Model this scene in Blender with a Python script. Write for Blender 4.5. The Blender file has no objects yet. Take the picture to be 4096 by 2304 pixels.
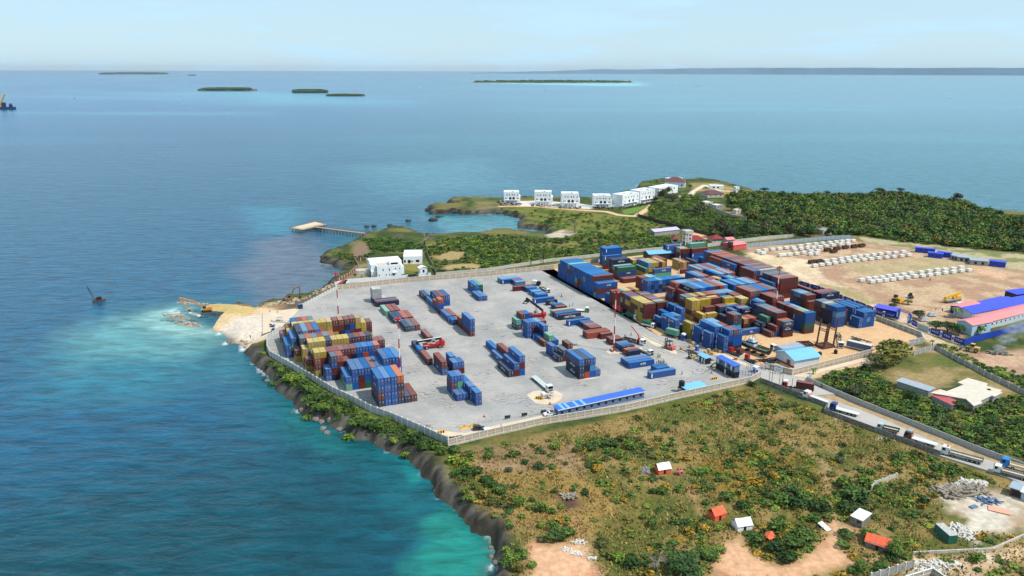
import bpy, math, random, numpy as np
from mathutils import Matrix, Vector
from mathutils.geometry import tessellate_polygon
HAZE = 1.1e-5
R_ = random.Random(7)
rng = np.random.default_rng(7)
C = bpy.context.scene
COL = bpy.context.collection
rad = math.radians
# ------------------------------------------------------------------ camera, light, exposure
F_PX, PITCH, ROLL, CAM_H = 3089.0, .27393296, .00257238, 121.169
cp, sp, cr, sr = math.cos(PITCH), math.sin(PITCH), math.cos(ROLL), math.sin(ROLL)
FWD = np.array([0, cp, -sp]); _r = np.array([1., 0, 0]); _u = np.array([0, sp, cp])
RGT = cr*_r + sr*_u; UPV = -sr*_r + cr*_u
cam = bpy.data.cameras.new("camera"); co = bpy.data.objects.new("camera", cam); COL.objects.link(co)
cam.sensor_width = 36; cam.lens = F_PX/4096*36; cam.clip_start = 1; cam.clip_end = 400000
m = Matrix.Identity(4)
for i in range(3):
    m[i][0], m[i][1], m[i][2] = RGT[i], UPV[i], -FWD[i]
m[2][3] = CAM_H
co.matrix_world = m
C.camera = co
SUN_EL, SUN_DIR = rad(56), np.array([.896, -.442])
SUN_AZ = math.atan2(SUN_DIR[0], SUN_DIR[1])
w = bpy.data.worlds.new("World"); C.world = w; w.use_nodes = True
nt = w.node_tree; N = nt.nodes; Lk = nt.links
bg = N["Background"]; sky = N.new("ShaderNodeTexSky"); sky.sky_type = 'NISHITA'; sky.sun_disc = False
sky.sun_elevation = SUN_EL; sky.sun_rotation = SUN_AZ; sky.altitude = 100; sky.air_density = 1.0; sky.dust_density = .5; sky.ozone_density = 1.0
tc = N.new("ShaderNodeTexCoord"); sepd = N.new("ShaderNodeSeparateXYZ"); Lk.new(tc.outputs["Generated"], sepd.inputs[0])
def cloud(scale, stretch, lo, hi, rough, w_off):
    mp = N.new("ShaderNodeMapping"); Lk.new(tc.outputs["Generated"], mp.inputs[0]); mp.inputs["Scale"].default_value = (scale, scale, scale*stretch)
    mp.inputs["Location"].default_value = (w_off, w_off*.7, w_off*.3)
    n = N.new("ShaderNodeTexNoise"); n.inputs["Scale"].default_value = 1; n.inputs["Detail"].default_value = 7; n.inputs["Roughness"].default_value = rough
    Lk.new(mp.outputs[0], n.inputs["Vector"])
    r = N.new("ShaderNodeMapRange"); r.inputs[1].default_value = lo; r.inputs[2].default_value = hi; Lk.new(n.outputs[0], r.inputs[0]); return r.outputs[0]
def wmath(op, a, b):
    n = N.new("ShaderNodeMath"); n.operation = op
    for i, x in enumerate((a, b)):
        if isinstance(x, (int, float)): n.inputs[i].default_value = x
        else: Lk.new(x, n.inputs[i])
    return n.outputs[0]
c1 = cloud(4, 8, .5, .8, .55, 3.1); c2 = cloud(11, 5, .6, .76, .58, 8.3)
cl = wmath('MAXIMUM', wmath('MULTIPLY', c1, .5), wmath('MULTIPLY', c2, .55))
veil = N.new("ShaderNodeMapRange"); veil.inputs[1].default_value = -.05; veil.inputs[2].default_value = .5; veil.inputs[3].default_value = .72; veil.inputs[4].default_value = .55
Lk.new(sepd.outputs[2], veil.inputs[0])
cl = wmath('MINIMUM', wmath('ADD', cl, veil.outputs[0]), 1.0)
mixc = N.new("ShaderNodeMixRGB"); Lk.new(cl, mixc.inputs[0]); Lk.new(sky.outputs[0], mixc.inputs[1]); mixc.inputs[2].default_value = (5.0, 7.5, 9.2, 1)
Lk.new(mixc.outputs[0], bg.inputs[0]); bg.inputs[1].default_value = .095
sl = bpy.data.lights.new("sun", 'SUN'); so = bpy.data.objects.new("sun", sl); COL.objects.link(so)
sl.energy = 3.5; sl.angle = rad(1.5); sl.color = (1, .955, .89)
so.rotation_euler = Vector((SUN_DIR[0]*math.cos(SUN_EL), SUN_DIR[1]*math.cos(SUN_EL), math.sin(SUN_EL))).to_track_quat('Z', 'Y').to_euler()
so.location = (200, 0, 400)
C.view_settings.view_transform = 'Standard'; C.view_settings.look = 'None'; C.view_settings.exposure = .3; C.view_settings.gamma = 1
C.render.engine = 'CYCLES'; cy = C.cycles
cy.max_bounces = 5; cy.diffuse_bounces = 2; cy.glossy_bounces = 2; cy.transmission_bounces = 2; cy.transparent_max_bounces = 6; cy.volume_bounces = 0
cy.caustics_reflective = False; cy.caustics_refractive = False; cy.use_denoising = True; cy.sample_clamp_indirect = 4
# ------------------------------------------------------------------ survey: image measurement -> ground point
VIEWS = {'a':(1050,1050,3.22),'b':(1050,1350,3.22),'c':(1700,1050,3.22),'d':(1700,1350,3.22),'e':(2200,900,3.22),'f':(2200,1200,3.22),'g':(2800,900,3.22),'h':(2800,1200,3.22),'i':(1100,760,3.22),'j':(1900,680,3.22),'k':(2600,680,3.22),'l':(3296,700,3.22),'m':(3296,1050,3.22),'n':(3296,1450,3.22),'o':(3296,1854,3.22),'p':(2500,1750,2.616),'q':(1600,1750,2.616),'r':(600,1150,5.152),'D':(0,0,.62890625),'X':(0,0,1)}
def G(v, x, y, z=0.):
    a = VIEWS[v]; px = a[0]+x/a[2]; py = a[1]+y/a[2]
    d = FWD*F_PX + (px-2048)*RGT + (1152-py)*UPV
    t = (z-CAM_H)/d[2]
    return np.array([d[0]*t, d[1]*t, z])
def GP(v, pts, z=0.): return [G(v, x, y, z)[:2] for x, y in pts]
def hgt(v, x, y0, y1, z0=0.):
    "height of a vertical thing whose foot shows at y0 and top at y1"
    b = G(v, x, y0, z0); dist = b @ FWD - CAM_H*FWD[2]
    a = VIEWS[v]; lo, hi = 0, 80
    for _ in range(40):
        mid = (lo+hi)/2; X = np.array([b[0], b[1], z0+mid-CAM_H]); py = 1152-F_PX*(X@UPV)/(X@FWD)
        if (py-a[1])*a[2] > y1: lo = mid
        else: hi = mid
    return lo
def proj(p):
    X = np.asarray(p, float) - np.array([0, 0, CAM_H]); dz = X@FWD
    return 2048+F_PX*(X@RGT)/dz, 1152-F_PX*(X@UPV)/dz, dz
ORG = np.array([-49.67136, 265.7601]); TH = -1.1792973
UU = np.array([math.cos(TH), math.sin(TH)]); VV = np.array([-math.sin(TH), math.cos(TH)])
def Y(u, v): return ORG + u*UU + v*VV
def yaw(d): return math.atan2(d[1], d[0])
# ------------------------------------------------------------------ materials
def lin(c): c = c/255.; return c/12.92 if c <= .04045 else ((c+.055)/1.055)**2.4
def col(r, g, b, k=1.): return (lin(r)*k, lin(g)*k, lin(b)*k, 1)
MATS = {}
def mat(name, c, rough=.7, var=.18, scale=.6, metal=0., dirt=None, dirt_amt=0., bump=0., bscale=4., rnd=0., spec=.4, vcol=None):
    "principled material with two scales of value variation, optional dirt/rust patches and bump"
    if name in MATS: return MATS[name]
    M = bpy.data.materials.new(name); M.use_nodes = True; t = M.node_tree; n = t.nodes; l = t.links
    b = n["Principled BSDF"]; b.inputs["Roughness"].default_value = rough; b.inputs["Metallic"].default_value = metal
    b.inputs["Specular IOR Level"].default_value = spec
    if len(c) == 3: c = (*c, 1)
    g = n.new("ShaderNodeNewGeometry")
    n1 = n.new("ShaderNodeTexNoise"); n1.inputs["Scale"].default_value = scale; n1.inputs["Detail"].default_value = 6; n1.inputs["Roughness"].default_value = .65
    l.new(g.outputs["Position"], n1.inputs["Vector"])
    r = n.new("ShaderNodeMapRange"); r.inputs[1].default_value = .25; r.inputs[2].default_value = .75; r.inputs[3].default_value = 1-var; r.inputs[4].default_value = 1+var
    l.new(n1.outputs[0], r.inputs[0])
    last = r.outputs[0]
    if rnd:
        oi = n.new("ShaderNodeObjectInfo"); rr = n.new("ShaderNodeMapRange"); rr.inputs[3].default_value = 1-rnd; rr.inputs[4].default_value = 1+rnd
        l.new(oi.outputs["Random"], rr.inputs[0]); mm = n.new("ShaderNodeMath"); mm.operation = 'MULTIPLY'; l.new(last, mm.inputs[0]); l.new(rr.outputs[0], mm.inputs[1]); last = mm.outputs[0]
    hs = n.new("ShaderNodeVectorMath"); hs.operation = 'SCALE'
    if vcol:
        at = n.new("ShaderNodeAttribute"); at.attribute_name = vcol; l.new(at.outputs["Color"], hs.inputs[0])
    else: hs.inputs[0].default_value = c[:3]
    l.new(last, hs.inputs["Scale"]); out = hs.outputs[0]
    if dirt is not None:
        n2 = n.new("ShaderNodeTexNoise"); n2.inputs["Scale"].default_value = scale*2.3; n2.inputs["Detail"].default_value = 8; n2.inputs["Roughness"].default_value = .7
        l.new(g.outputs["Position"], n2.inputs["Vector"])
        r2 = n.new("ShaderNodeMapRange"); r2.inputs[1].default_value = .62-dirt_amt*.35; r2.inputs[2].default_value = .74-dirt_amt*.2; r2.inputs[4].default_value = .85; l.new(n2.outputs[0], r2.inputs[0])
        mx = n.new("ShaderNodeMixRGB"); l.new(r2.outputs[0], mx.inputs[0]); l.new(out, mx.inputs[1]); mx.inputs[2].default_value = (*dirt[:3], 1); out = mx.outputs[0]
    l.new(out, b.inputs["Base Color"])
    if bump:
        n3 = n.new("ShaderNodeTexNoise"); n3.inputs["Scale"].default_value = bscale; n3.inputs["Detail"].default_value = 6
        l.new(g.outputs["Position"], n3.inputs["Vector"]); bp = n.new("ShaderNodeBump"); bp.inputs["Strength"].default_value = 1; bp.inputs["Distance"].default_value = bump
        l.new(n3.outputs[0], bp.inputs["Height"]); l.new(bp.outputs[0], b.inputs["Normal"])
    MATS[name] = M; return M
# ------------------------------------------------------------------ mesh builder
class MB:
    def __init__(s): s.v = []; s.f = []; s.mi = []
    def add(s, vs, fs, mi=0):
        o = len(s.v); s.v += [tuple(map(float, p)) for p in vs]; s.f += [tuple(i+o for i in f) for f in fs]; s.mi += [mi]*len(fs); return s
    def box(s, x0, x1, y0, y1, z0, z1, mi=0):
        vs = [(x, y, z) for z in (z0, z1) for y in (y0, y1) for x in (x0, x1)]
        return s.add(vs, [(0,2,3,1),(4,5,7,6),(0,1,5,4),(2,6,7,3),(0,4,6,2),(1,3,7,5)], mi)
    def bar(s, p, q, w, h=None, mi=0):
        "box section bar from p to q"
        h = h or w; p = Vector(p); q = Vector(q); d = (q-p).normalized()
        up = Vector((0, 0, 1)) if abs(d.z) < .95 else Vector((0, 1, 0))
        a = d.cross(up).normalized()*w/2; b = a.cross(d).normalized()*h/2
        vs = [e+sa*a+sb*b for e in (p, q) for sa, sb in ((-1,-1),(1,-1),(1,1),(-1,1))]
        return s.add(vs, [(3,2,1,0),(4,5,6,7),(0,1,5,4),(1,2,6,5),(2,3,7,6),(3,0,4,7)], mi)
    def cyl(s, p, q, r0, r1=None, n=10, mi=0, cap=True):
        r1 = r0 if r1 is None else r1; p = Vector(p); q = Vector(q); d = (q-p).normalized()
        up = Vector((0, 0, 1)) if abs(d.z) < .95 else Vector((1, 0, 0)); a = d.cross(up).normalized(); b = d.cross(a)
        vs = []
        for e, r in ((p, r0), (q, r1)):
            for i in range(n): t = 2*math.pi*i/n; vs.append(e+(a*math.cos(t)+b*math.sin(t))*r)
        fs = [(i, (i+1) % n, n+(i+1) % n, n+i) for i in range(n)]
        if cap: fs += [tuple(range(n))[::-1], tuple(range(n, 2*n))]
        return s.add(vs, fs, mi)
    def prism(s, pts, z0, z1, mi=0, top=True, bottom=True):
        n = len(pts); A = sum(pts[i][0]*pts[(i+1) % n][1]-pts[(i+1) % n][0]*pts[i][1] for i in range(n))
        if A < 0: pts = pts[::-1]
        vs = [(p[0], p[1], z0) for p in pts]+[(p[0], p[1], z1) for p in pts]
        fs = [(i, (i+1) % n, n+(i+1) % n, n+i) for i in range(n)]
        if top and n > 8: fs += [tuple(n+i for i in (t if sum(pts[t[k]][0]*pts[t[(k+1) % 3]][1]-pts[t[(k+1) % 3]][0]*pts[t[k]][1] for k in range(3)) > 0 else t[::-1])) for t in tessellate_polygon([[Vector((p[0], p[1], 0)) for p in pts]])]
        elif top: fs.append(tuple(range(n, 2*n)))
        if bottom: fs.append(tuple(range(n))[::-1])
        return s.add(vs, fs, mi)
    def side(s, pts, y0, y1, mi=0):
        "profile in x,z extruded along y"
        n = len(pts); vs = [(p[0], y0, p[1]) for p in pts]+[(p[0], y1, p[1]) for p in pts]
        fs = [(i, (i+1) % n, n+(i+1) % n, n+i) for i in range(n)]+[tuple(range(n))[::-1], tuple(range(n, 2*n))]
        return s.add(vs, fs, mi)
    def gable(s, x0, x1, y0, y1, ze, zr, th=.12, over=.4, mi=0, ridge='x'):
        "two slabs of a pitched roof"
        if ridge == 'x':
            ym = (y0+y1)/2
            for ya in (y0-over, y1+over):
                s.add([(x0-over,ya,ze),(x1+over,ya,ze),(x1+over,ym,zr),(x0-over,ym,zr),(x0-over,ya,ze+th),(x1+over,ya,ze+th),(x1+over,ym,zr+th),(x0-over,ym,zr+th)],
                      [(0,1,2,3),(4,7,6,5),(0,4,5,1),(1,5,6,2),(2,6,7,3),(3,7,4,0)], mi)
        else:
            xm = (x0+x1)/2
            for xa in (x0-over, x1+over):
                s.add([(xa,y0-over,ze),(xa,y1+over,ze),(xm,y1+over,zr),(xm,y0-over,zr),(xa,y0-over,ze+th),(xa,y1+over,ze+th),(xm,y1+over,zr+th),(xm,y0-over,zr+th)],
                      [(0,1,2,3),(4,7,6,5),(0,4,5,1),(1,5,6,2),(2,6,7,3),(3,7,4,0)], mi)
        return s
    def hip(s, x0, x1, y0, y1, ze, zr, over=.6, mi=0):
        x0 -= over; x1 += over; y0 -= over; y1 += over; h = min(x1-x0, y1-y0)/2*.9
        if x1-x0 >= y1-y0: r = [(x0+h, (y0+y1)/2, zr), (x1-h, (y0+y1)/2, zr)]
        else: r = [((x0+x1)/2, y0+h, zr), ((x0+x1)/2, y1-h, zr)]
        v = [(x0,y0,ze),(x1,y0,ze),(x1,y1,ze),(x0,y1,ze)]+r
        f = [(0,1,5,4),(1,2,5),(2,3,4,5),(3,0,4)] if x1-x0 >= y1-y0 else [(0,1,4),(1,2,5,4),(2,3,5),(3,0,4,5)]
        return s.add(v, f+[(3,2,1,0)], mi)
    def mesh(s, name):
        me = bpy.data.meshes.new(name); me.from_pydata(s.v, [], s.f); me.update(); return me
    def build(s, name, mats, parent=None, smooth=False):
        me = s.mesh(name)
        for k in (mats if isinstance(mats, (list, tuple)) else [mats]): me.materials.append(k)
        if any(s.mi): me.polygons.foreach_set("material_index", s.mi)
        if smooth: me.polygons.foreach_set("use_smooth", [True]*len(me.polygons))
        o = bpy.data.objects.new(name, me); COL.objects.link(o)
        if parent is not None: o.parent = parent
        return o
def tag(o, label=None, cat=None, group=None, kind=None):
    for k, x in (("label", label), ("category", cat), ("group", group), ("kind", kind)):
        if x: o[k] = x
    return o
def thing(name, label, cat, loc=(0,0,0), rot=0., group=None):
    o = bpy.data.objects.new(name, None); COL.objects.link(o); o.empty_display_size = .5
    o.location = (float(loc[0]), float(loc[1]), float(loc[2]) if len(loc) > 2 else 0.); o.rotation_euler = (0, 0, rot)
    return tag(o, label, cat, group)
def dup(root, loc, rot=None, label=None, group=None, scale=None):
    def cpy(o, par):
        c = o.copy(); COL.objects.link(c)
        if par is not None: c.parent = par
        for ch in o.children: cpy(ch, c)
        return c
    r = cpy(root, None); r.location = (float(loc[0]), float(loc[1]), float(loc[2]) if len(loc) > 2 else 0.)
    if rot is not None: r.rotation_euler = (0, 0, rot)
    if scale is not None: r.scale = (scale,)*3 if not isinstance(scale, tuple) else scale
    if label: r["label"] = label
    if group: r["group"] = group
    return r
def vattr(me, name, arr):
    a = me.attributes.new(name, 'FLOAT_COLOR', 'POINT'); d = np.ones((len(arr), 4), np.float32); d[:, :3] = arr; a.data.foreach_set("color", d.ravel())
def np_mesh(name, V, Fq, mats, smooth=False, nv=4):
    me = bpy.data.meshes.new(name); nf = len(Fq)
    me.vertices.add(len(V)); me.vertices.foreach_set("co", np.asarray(V, np.float32).ravel())
    me.loops.add(nf*nv); me.loops.foreach_set("vertex_index", np.asarray(Fq, np.int32).ravel())
    me.polygons.add(nf); me.polygons.foreach_set("loop_start", np.arange(0, nf*nv, nv, dtype=np.int32))
    for k in mats: me.materials.append(k)
    if smooth: me.polygons.foreach_set("use_smooth", np.ones(nf, bool))
    me.update(calc_edges=True); me.validate(); return me
def link(name, me, parent=None):
    o = bpy.data.objects.new(name, me); COL.objects.link(o)
    if parent is not None: o.parent = parent
    return o
_font = {}
def text(name, s, size, m, parent, loc, rot, ext=.02, sx=1.):
    k = (s, size, ext, sx, m.name)
    if k not in _font:
        cu = bpy.data.curves.new("t", 'FONT'); cu.body = s; cu.size = size; cu.align_x = 'CENTER'; cu.align_y = 'CENTER'; cu.extrude = ext; cu.resolution_u = 2; cu.offset = size*.015
        o = bpy.data.objects.new("t", cu); COL.objects.link(o); dg = bpy.context.evaluated_depsgraph_get()
        me = bpy.data.meshes.new_from_object(o.evaluated_get(dg)); bpy.data.objects.remove(o)
        me.materials.clear(); me.materials.append(m); _font[k] = me
    o = link(name, _font[k], parent); o.location = loc; o.rotation_euler = rot; o.scale = (sx, 1, 1); return o
# numpy value noise
def vnoise(x, y, seed=0):
    xi = np.floor(x).astype(np.int64); yi = np.floor(y).astype(np.int64); fx = x-xi; fy = y-yi
    def h(a, b):
        n = (a*374761393 + b*668265263 + seed*974711) & 0x7fffffff; n = ((n ^ (n >> 13))*1274126177) & 0x7fffffff; return ((n ^ (n >> 16)) & 0xffff)/65535.
    fx = fx*fx*(3-2*fx); fy = fy*fy*(3-2*fy)
    return (h(xi, yi)*(1-fx)+h(xi+1, yi)*fx)*(1-fy)+(h(xi, yi+1)*(1-fx)+h(xi+1, yi+1)*fx)*fy
def fbm(x, y, seed=0, o=4):
    s = 0; a = .5
    for i in range(o): s = s+a*vnoise(x*2**i, y*2**i, seed+i*17); a *= .5
    return s/(1-.5**o)
def inpoly(px, py, poly):
    r = np.zeros(px.shape, bool); n = len(poly); j = n-1
    for i in range(n):
        xi, yi = poly[i]; xj, yj = poly[j]
        if yi != yj: r ^= ((yi > py) != (yj > py)) & (px < (xj-xi)*(py-yi)/(yj-yi)+xi)
        j = i
    return r
def dpoly(px, py, poly, closed=True):
    d = np.full(px.shape, 1e9); n = len(poly)
    for i in range(n if closed else n-1):
        a = poly[i]; b = poly[(i+1) % n]; vx, vy = b[0]-a[0], b[1]-a[1]; L = vx*vx+vy*vy+1e-9
        t = np.clip(((px-a[0])*vx+(py-a[1])*vy)/L, 0, 1); d = np.minimum(d, (px-a[0]-t*vx)**2+(py-a[1]-t*vy)**2)
    return np.sqrt(d)
# ================================================================== terrain, coast, sea
SEA = -4.0
coast = GP('q', [(1010,1449),(1000,1380),(985,1330),(1010,1250),(1020,1150),(985,1050),(960,1000),(880,1010),(800,990),(760,900),(700,850),(640,800),(600,740),(560,690),(500,640),(430,610),(370,560),(400,500),(350,450),(280,400),(270,340),(200,280),(150,250),(100,200)], SEA)
coast += GP('b', [(2280,1440),(1450,1385),(1370,1310),(1230,1310),(1160,1260),(1080,1190),(960,1190),(880,1170),(850,1090),(640,1060),(580,990),(460,920),(430,800),(330,780),(320,720),(200,680),(200,600),(190,530),(60,470)], SEA)[1:]
coast += GP('r', [(1970,1340),(1960,1240),(2000,1160),(1730,1150),(1590,1150),(1600,1080),(1540,1000),(1480,950),(1330,910),(1210,850),(1050,830),(930,800),(760,760),(620,720),(560,660),(380,620),(230,592),(380,540),(480,450),(640,420),(1000,395),(1150,370),(1400,392),(1800,425),(2000,440),(2200,450)], SEA)
coast += GP('a', [(0,560),(250,520),(300,480),(450,470),(560,450),(720,400),(800,340),(870,290),(900,270)], SEA)
coast += GP('i', [(710,1190),(830,1120),(840,1080),(950,1010),(900,1000),(820,1000),(760,960),(640,950),(590,910),(620,860),(700,820),(780,800),(930,740),(1010,690),(1100,650),(1120,610),(1350,560),(1430,540),(1520,510),(1680,510),(1760,550),(1900,600),(2050,610),(2300,600),(2500,590)], SEA)
coast += GP('j', [(0,850),(250,810),(450,790),(520,810),(650,830),(800,845),(900,845),(950,790),(700,760),(570,745),(570,700),(600,640),(500,600),(380,570),(250,560),(0,575)], SEA)
coast += GP('i', [(2420,318),(2300,290),(2180,310),(2000,305),(1960,240),(2080,210),(2340,200),(2230,170),(2240,140),(2440,125)], SEA)
coast += GP('j', [(60,385),(320,395),(570,385),(760,375),(1000,390),(1100,375),(1350,380),(1530,390),(1770,370),(1820,330),(1900,300),(2100,270),(2080,240),(2120,190),(2250,160)], SEA)
coast += GP('k', [(60,150),(300,130),(500,150),(640,130),(900,170),(1050,210),(1250,260),(1350,300),(1550,320),(1840,340),(2350,330)], SEA)
coast += GP('l', [(100,290),(500,270),(750,240),(1000,250),(1150,280),(1400,320),(1600,350),(1800,350),(2000,450),(2250,490),(2576,520),(2900,590)], SEA)
coast += [np.array(p) for p in ((900, 560), (900, 60), (10, 60), (-6, 120))]
coast = [tuple(p) for p in coast]
RES = 2.0
gx = np.arange(-150, 650, RES); gy = np.arange(126, 960, RES); nx, ny = len(gx), len(gy)
X, Yg = np.meshgrid(gx, gy); X = X.ravel(); Yg = Yg.ravel()
ins = inpoly(X, Yg, coast); sd = dpoly(X, Yg, coast); sd = np.where(ins, sd, -sd)
sd = sd + (fbm(X/7, Yg/7, 3, 3)-.5)*3.2
spit = GP('r', [(150,560),(480,400),(1000,360),(2576,300),(2700,700),(2500,1000),(1900,1200),(1480,1120),(1500,900),(1000,850),(500,760)], 0)
spit_in = inpoly(X, Yg, spit); beach2 = inpoly(X, Yg, GP('j', [(850,860),(900,780),(1050,770),(1300,800),(1000,900)]))
w_cl = np.where(spit_in | beach2, 11., 3.6); top = -.45 + (fbm(X/14, Yg/14, 5)-.5)*.5
tt = np.clip((sd+.8)/w_cl, 0, 1); prof = np.where(w_cl > 5, tt**.8, 1-(1-tt)**2.2)
Z = np.where(sd < -.8, SEA-.25+np.maximum(sd+.8, -14)*.4, SEA-.25+(top-SEA+.25)*prof)
Z = Z + np.where((sd > -.5) & (sd < 6) & (w_cl < 5), (fbm(X/3, Yg/3, 9, 3)-.45)*2.2*(1-np.abs(np.clip(sd, 0, 6)-2.5)/3.5), 0)
Z = np.where(sd > 3.2, np.minimum(Z, -.14), Z)
# land cover, painted per vertex: what grows or lies there
K = np.zeros((len(X), 3)); n1 = fbm(X/9, Yg/9, 21, 5); n2 = fbm(X/30, Yg/30, 31, 4); n3 = fbm(X/4, Yg/4, 41, 3)
def L3(c): return np.array(col(*c)[:3])
def blend(mask, c): 
    global K
    K = K*(1-mask[:, None]) + np.asarray(c)*mask[:, None]
def sm(x, a, b): t = np.clip((x-a)/(b-a), 0, 1); return t*t*(3-2*t)
K[:] = L3((62, 74, 36)); blend(sm(n1, .45, .62), L3((92, 98, 48))); blend(sm(n2, .5, .66)*.7, L3((128, 112, 66)))
def area(pts, c, c2=None, lo=.42, hi=.62, edge=2.5, wob=5., amt=1.):
    "a patch with a wobbly outline; c2 shows through by noise"
    inside = inpoly(X, Yg, pts); d = dpoly(X, Yg, pts); d = np.where(inside, d, -d) + (n3-.5)*wob
    k = sm(d, -edge, edge)*amt
    cc = np.broadcast_to(L3(c), K.shape) if c2 is None else L3(c)*(1-sm(n1, lo, hi))[:, None]+L3(c2)*sm(n1, lo, hi)[:, None]
    blend(k, cc)
def trail(pts, wd, c, edge=1.2, amt=1., wob=1.5):
    d = dpoly(X, Yg, pts, False) + (n3-.5)*wob; blend((1-sm(d, wd/2-edge/2, wd/2+edge))*amt, L3(c))
FIELD = GP('X', [(1780,1800),(1900,1795),(3010,1535),(3500,1720),(4200,1960),(4200,2400),(1950,2400),(1960,2200),(1830,2000)])
area(FIELD, (138,116,70), (88,92,42), .40, .6)
area(GP('q', [(600,110),(1500,50),(2000,60),(1900,330),(1300,340),(850,330),(680,200)]), (150,122,90), (128,104,74), wob=8)
area(GP('q', [(1000,380),(2000,400),(2574,500),(2574,900),(1900,1000),(1300,900),(1050,600)]), (146,118,66), (108,100,50), .45, .62, wob=9)
area(GP('p', [(900,150),(1500,100),(2050,250),(2050,600),(1500,700),(1000,600),(700,400)]), (132,106,44), (84,88,36), .42, .6, wob=9)
area(GP('q', [(1640,600),(1800,560),(1930,640),(1880,730),(1720,740)]), (84,62,52), wob=4)
sandc = (205,158,122)
area(GP('q', [(1370,1050),(1480,1090),(1620,1110),(1700,1080),(1830,1060),(1960,1150),(1990,1230),(2070,1330),(2130,1449),(2180,1600),(1350,1600),(1380,1449),(1350,1300),(1340,1160)]), (206,160,125), (188,124,92), .5, .66, wob=3)
area(GP('p', [(1075,1080),(1150,1070),(1180,980),(1270,930),(1300,960),(1215,1000),(1230,1120),(1400,1270),(1550,1310),(1700,1320),(1850,1230),(2000,1130),(2110,1040),(2150,960),(2110,860),(2250,850),(2400,960),(2330,1020),(2260,1150),(2360,1240),(2450,1330),(2200,1350),(1950,1420),(1850,1500),(880,1500),(930,1350),(985,1200)]), sandc, (184,132,98), .5, .68, wob=2.5)
trail(GP('p', [(1650,-20),(1850,100),(2000,180),(2100,270),(2115,450),(2140,580),(2180,760),(2250,880)]), 2.6, (158,132,92), amt=.85)
trail(GP('p', [(690,500),(740,620),(780,760),(900,860),(1060,1060)]), 1.6, (165,128,90), amt=.6)
trail(GP('q', [(1850,790),(1840,900),(1880,1060)]), 1.6, (165,122,86), amt=.6)
area(GP('o', [(560,1210),(1130,1190),(2060,1170),(2576,1000),(2700,1120),(2050,1410),(1900,1560),(1450,1560),(1650,1380),(1000,1290),(640,1230)]), (205,174,138), (190,160,128), wob=2)
area(GP('o', [(1500,330),(1780,230),(2100,300),(2700,440),(2700,860),(1920,850),(1880,680),(1620,620)]), (196,184,166), (165,140,112), .48, .66, wob=5)
trail(GP('o', [(1960,660),(1920,800),(1930,930),(2010,1060),(2110,1180)]), 1.6, (206,194,172))
area(GP('o', [(1150,1270),(1650,1290),(1500,1400),(1100,1390)]), (205,198,188), (160,140,118), wob=4)
# construction field, sand lot and tracks on the right
BUILD = GP('g', [(590,280),(1950,190)])+GP('l', [(700,880),(1200,960),(2340,1190),(2700,1230)])+GP('m', [(2700,640),(2000,700),(1700,1040),(1330,820),(600,560),(240,440)])+GP('g', [(1500,800),(1050,570),(600,390)])
area(GP('l', [(380,780),(1100,860),(2700,1030),(2700,1260),(1200,990),(700,900)]), (172,158,124), (120,122,74), .46, .62, wob=8)
area(BUILD, (166,132,106), (186,158,126), .44, .62, wob=5)
area(GP('l', [(700,1100),(1500,1050),(2000,1200),(1500,1330),(600,1280),(200,1180)]), (178,158,120), (156,140,100), wob=12, amt=.8)
area(GP('l', [(1930,1180),(2400,1280),(2300,1330),(1950,1250)]), (202,160,128), wob=3)
area(GP('g', [(560,330),(900,380),(1400,440),(1500,500),(1600,720),(1450,780),(1280,700),(1050,560),(700,430)]), (212,190,158), (198,172,138), wob=4)
trail(GP('g', [(1280,560),(1700,760),(2100,960),(2576,1180)])+GP('m', [(820,590),(1000,700),(1130,800),(1350,960),(1700,1120),(2050,1290),(2400,1420)]), 7, (198,172,142), wob=3, edge=3)
area(GP('g', [(1560,760),(1900,800),(2300,1000),(2100,1010),(1760,850)]), (142,132,82), wob=5, amt=.8)
area(GP('m', [(1200,1130),(1440,1040),(2000,1150),(2700,1100),(2700,1600),(2300,1500),(1900,1280),(1500,1170)]), (184,150,122), (160,128,104), wob=5)
area(GP('n', [(650,80),(1300,20),(1900,60),(2500,330),(2280,420),(1700,200),(1360,390),(950,270)]), (150,128,88), (112,104,58), .45, .65, wob=5)
trail(GP('n', [(-200,330),(200,480),(800,730),(1500,1030),(2300,1300),(2800,1480)]), 9, (168,142,108), wob=3, edge=3)
trail(GP('h', [(1300,985),(1600,915),(2200,760),(2700,590)]), 6, (198,166,130), wob=2)
# peninsula
area(GP('j', [(250,480),(900,480),(1900,590),(2150,640),(2450,720),(2200,800),(1400,850),(1000,720),(650,620),(400,560)]), (112,112,52), (80,92,40), .42, .6, wob=9)
area(GP('j', [(0,400),(320,405),(330,470),(150,520),(0,540)]), (126,112,78), (96,98,52), wob=6)
trail(GP('j', [(330,462),(720,458),(1010,485),(1300,505),(1700,530),(1860,575),(2070,590),(2230,490),(2290,440)]), 5.5, (214,176,134), wob=1.5)
area(GP('j', [(1890,512),(2110,452),(2215,462),(2050,550),(1930,560)]), (98,128,52), wob=.6, edge=1.2)
area(GP('j', [(560,395),(770,390),(1010,400),(1370,430),(1530,450),(1530,500),(1000,470),(560,455)]), (206,196,180), wob=1.5, edge=1.5)
area(GP('j', [(1760,370),(1850,370),(1850,410),(1760,410)]), (98,128,52), wob=.6, edge=1)
area(GP('k', [(520,160),(900,170),(1200,260),(960,310),(750,290),(560,250)]), (166,136,92), (138,122,76), wob=4)
trail(GP('k', [(400,330),(480,370),(560,270),(700,190),(900,260),(1080,270)]), 5, (212,194,166), wob=1)
trail(GP('k', [(540,800),(640,830),(830,890)]), 9, (208,170,122), wob=1)
area(GP('k', [(780,470),(900,510),(1240,600),(1130,620),(900,560)]), (150,132,112), wob=2)
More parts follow.
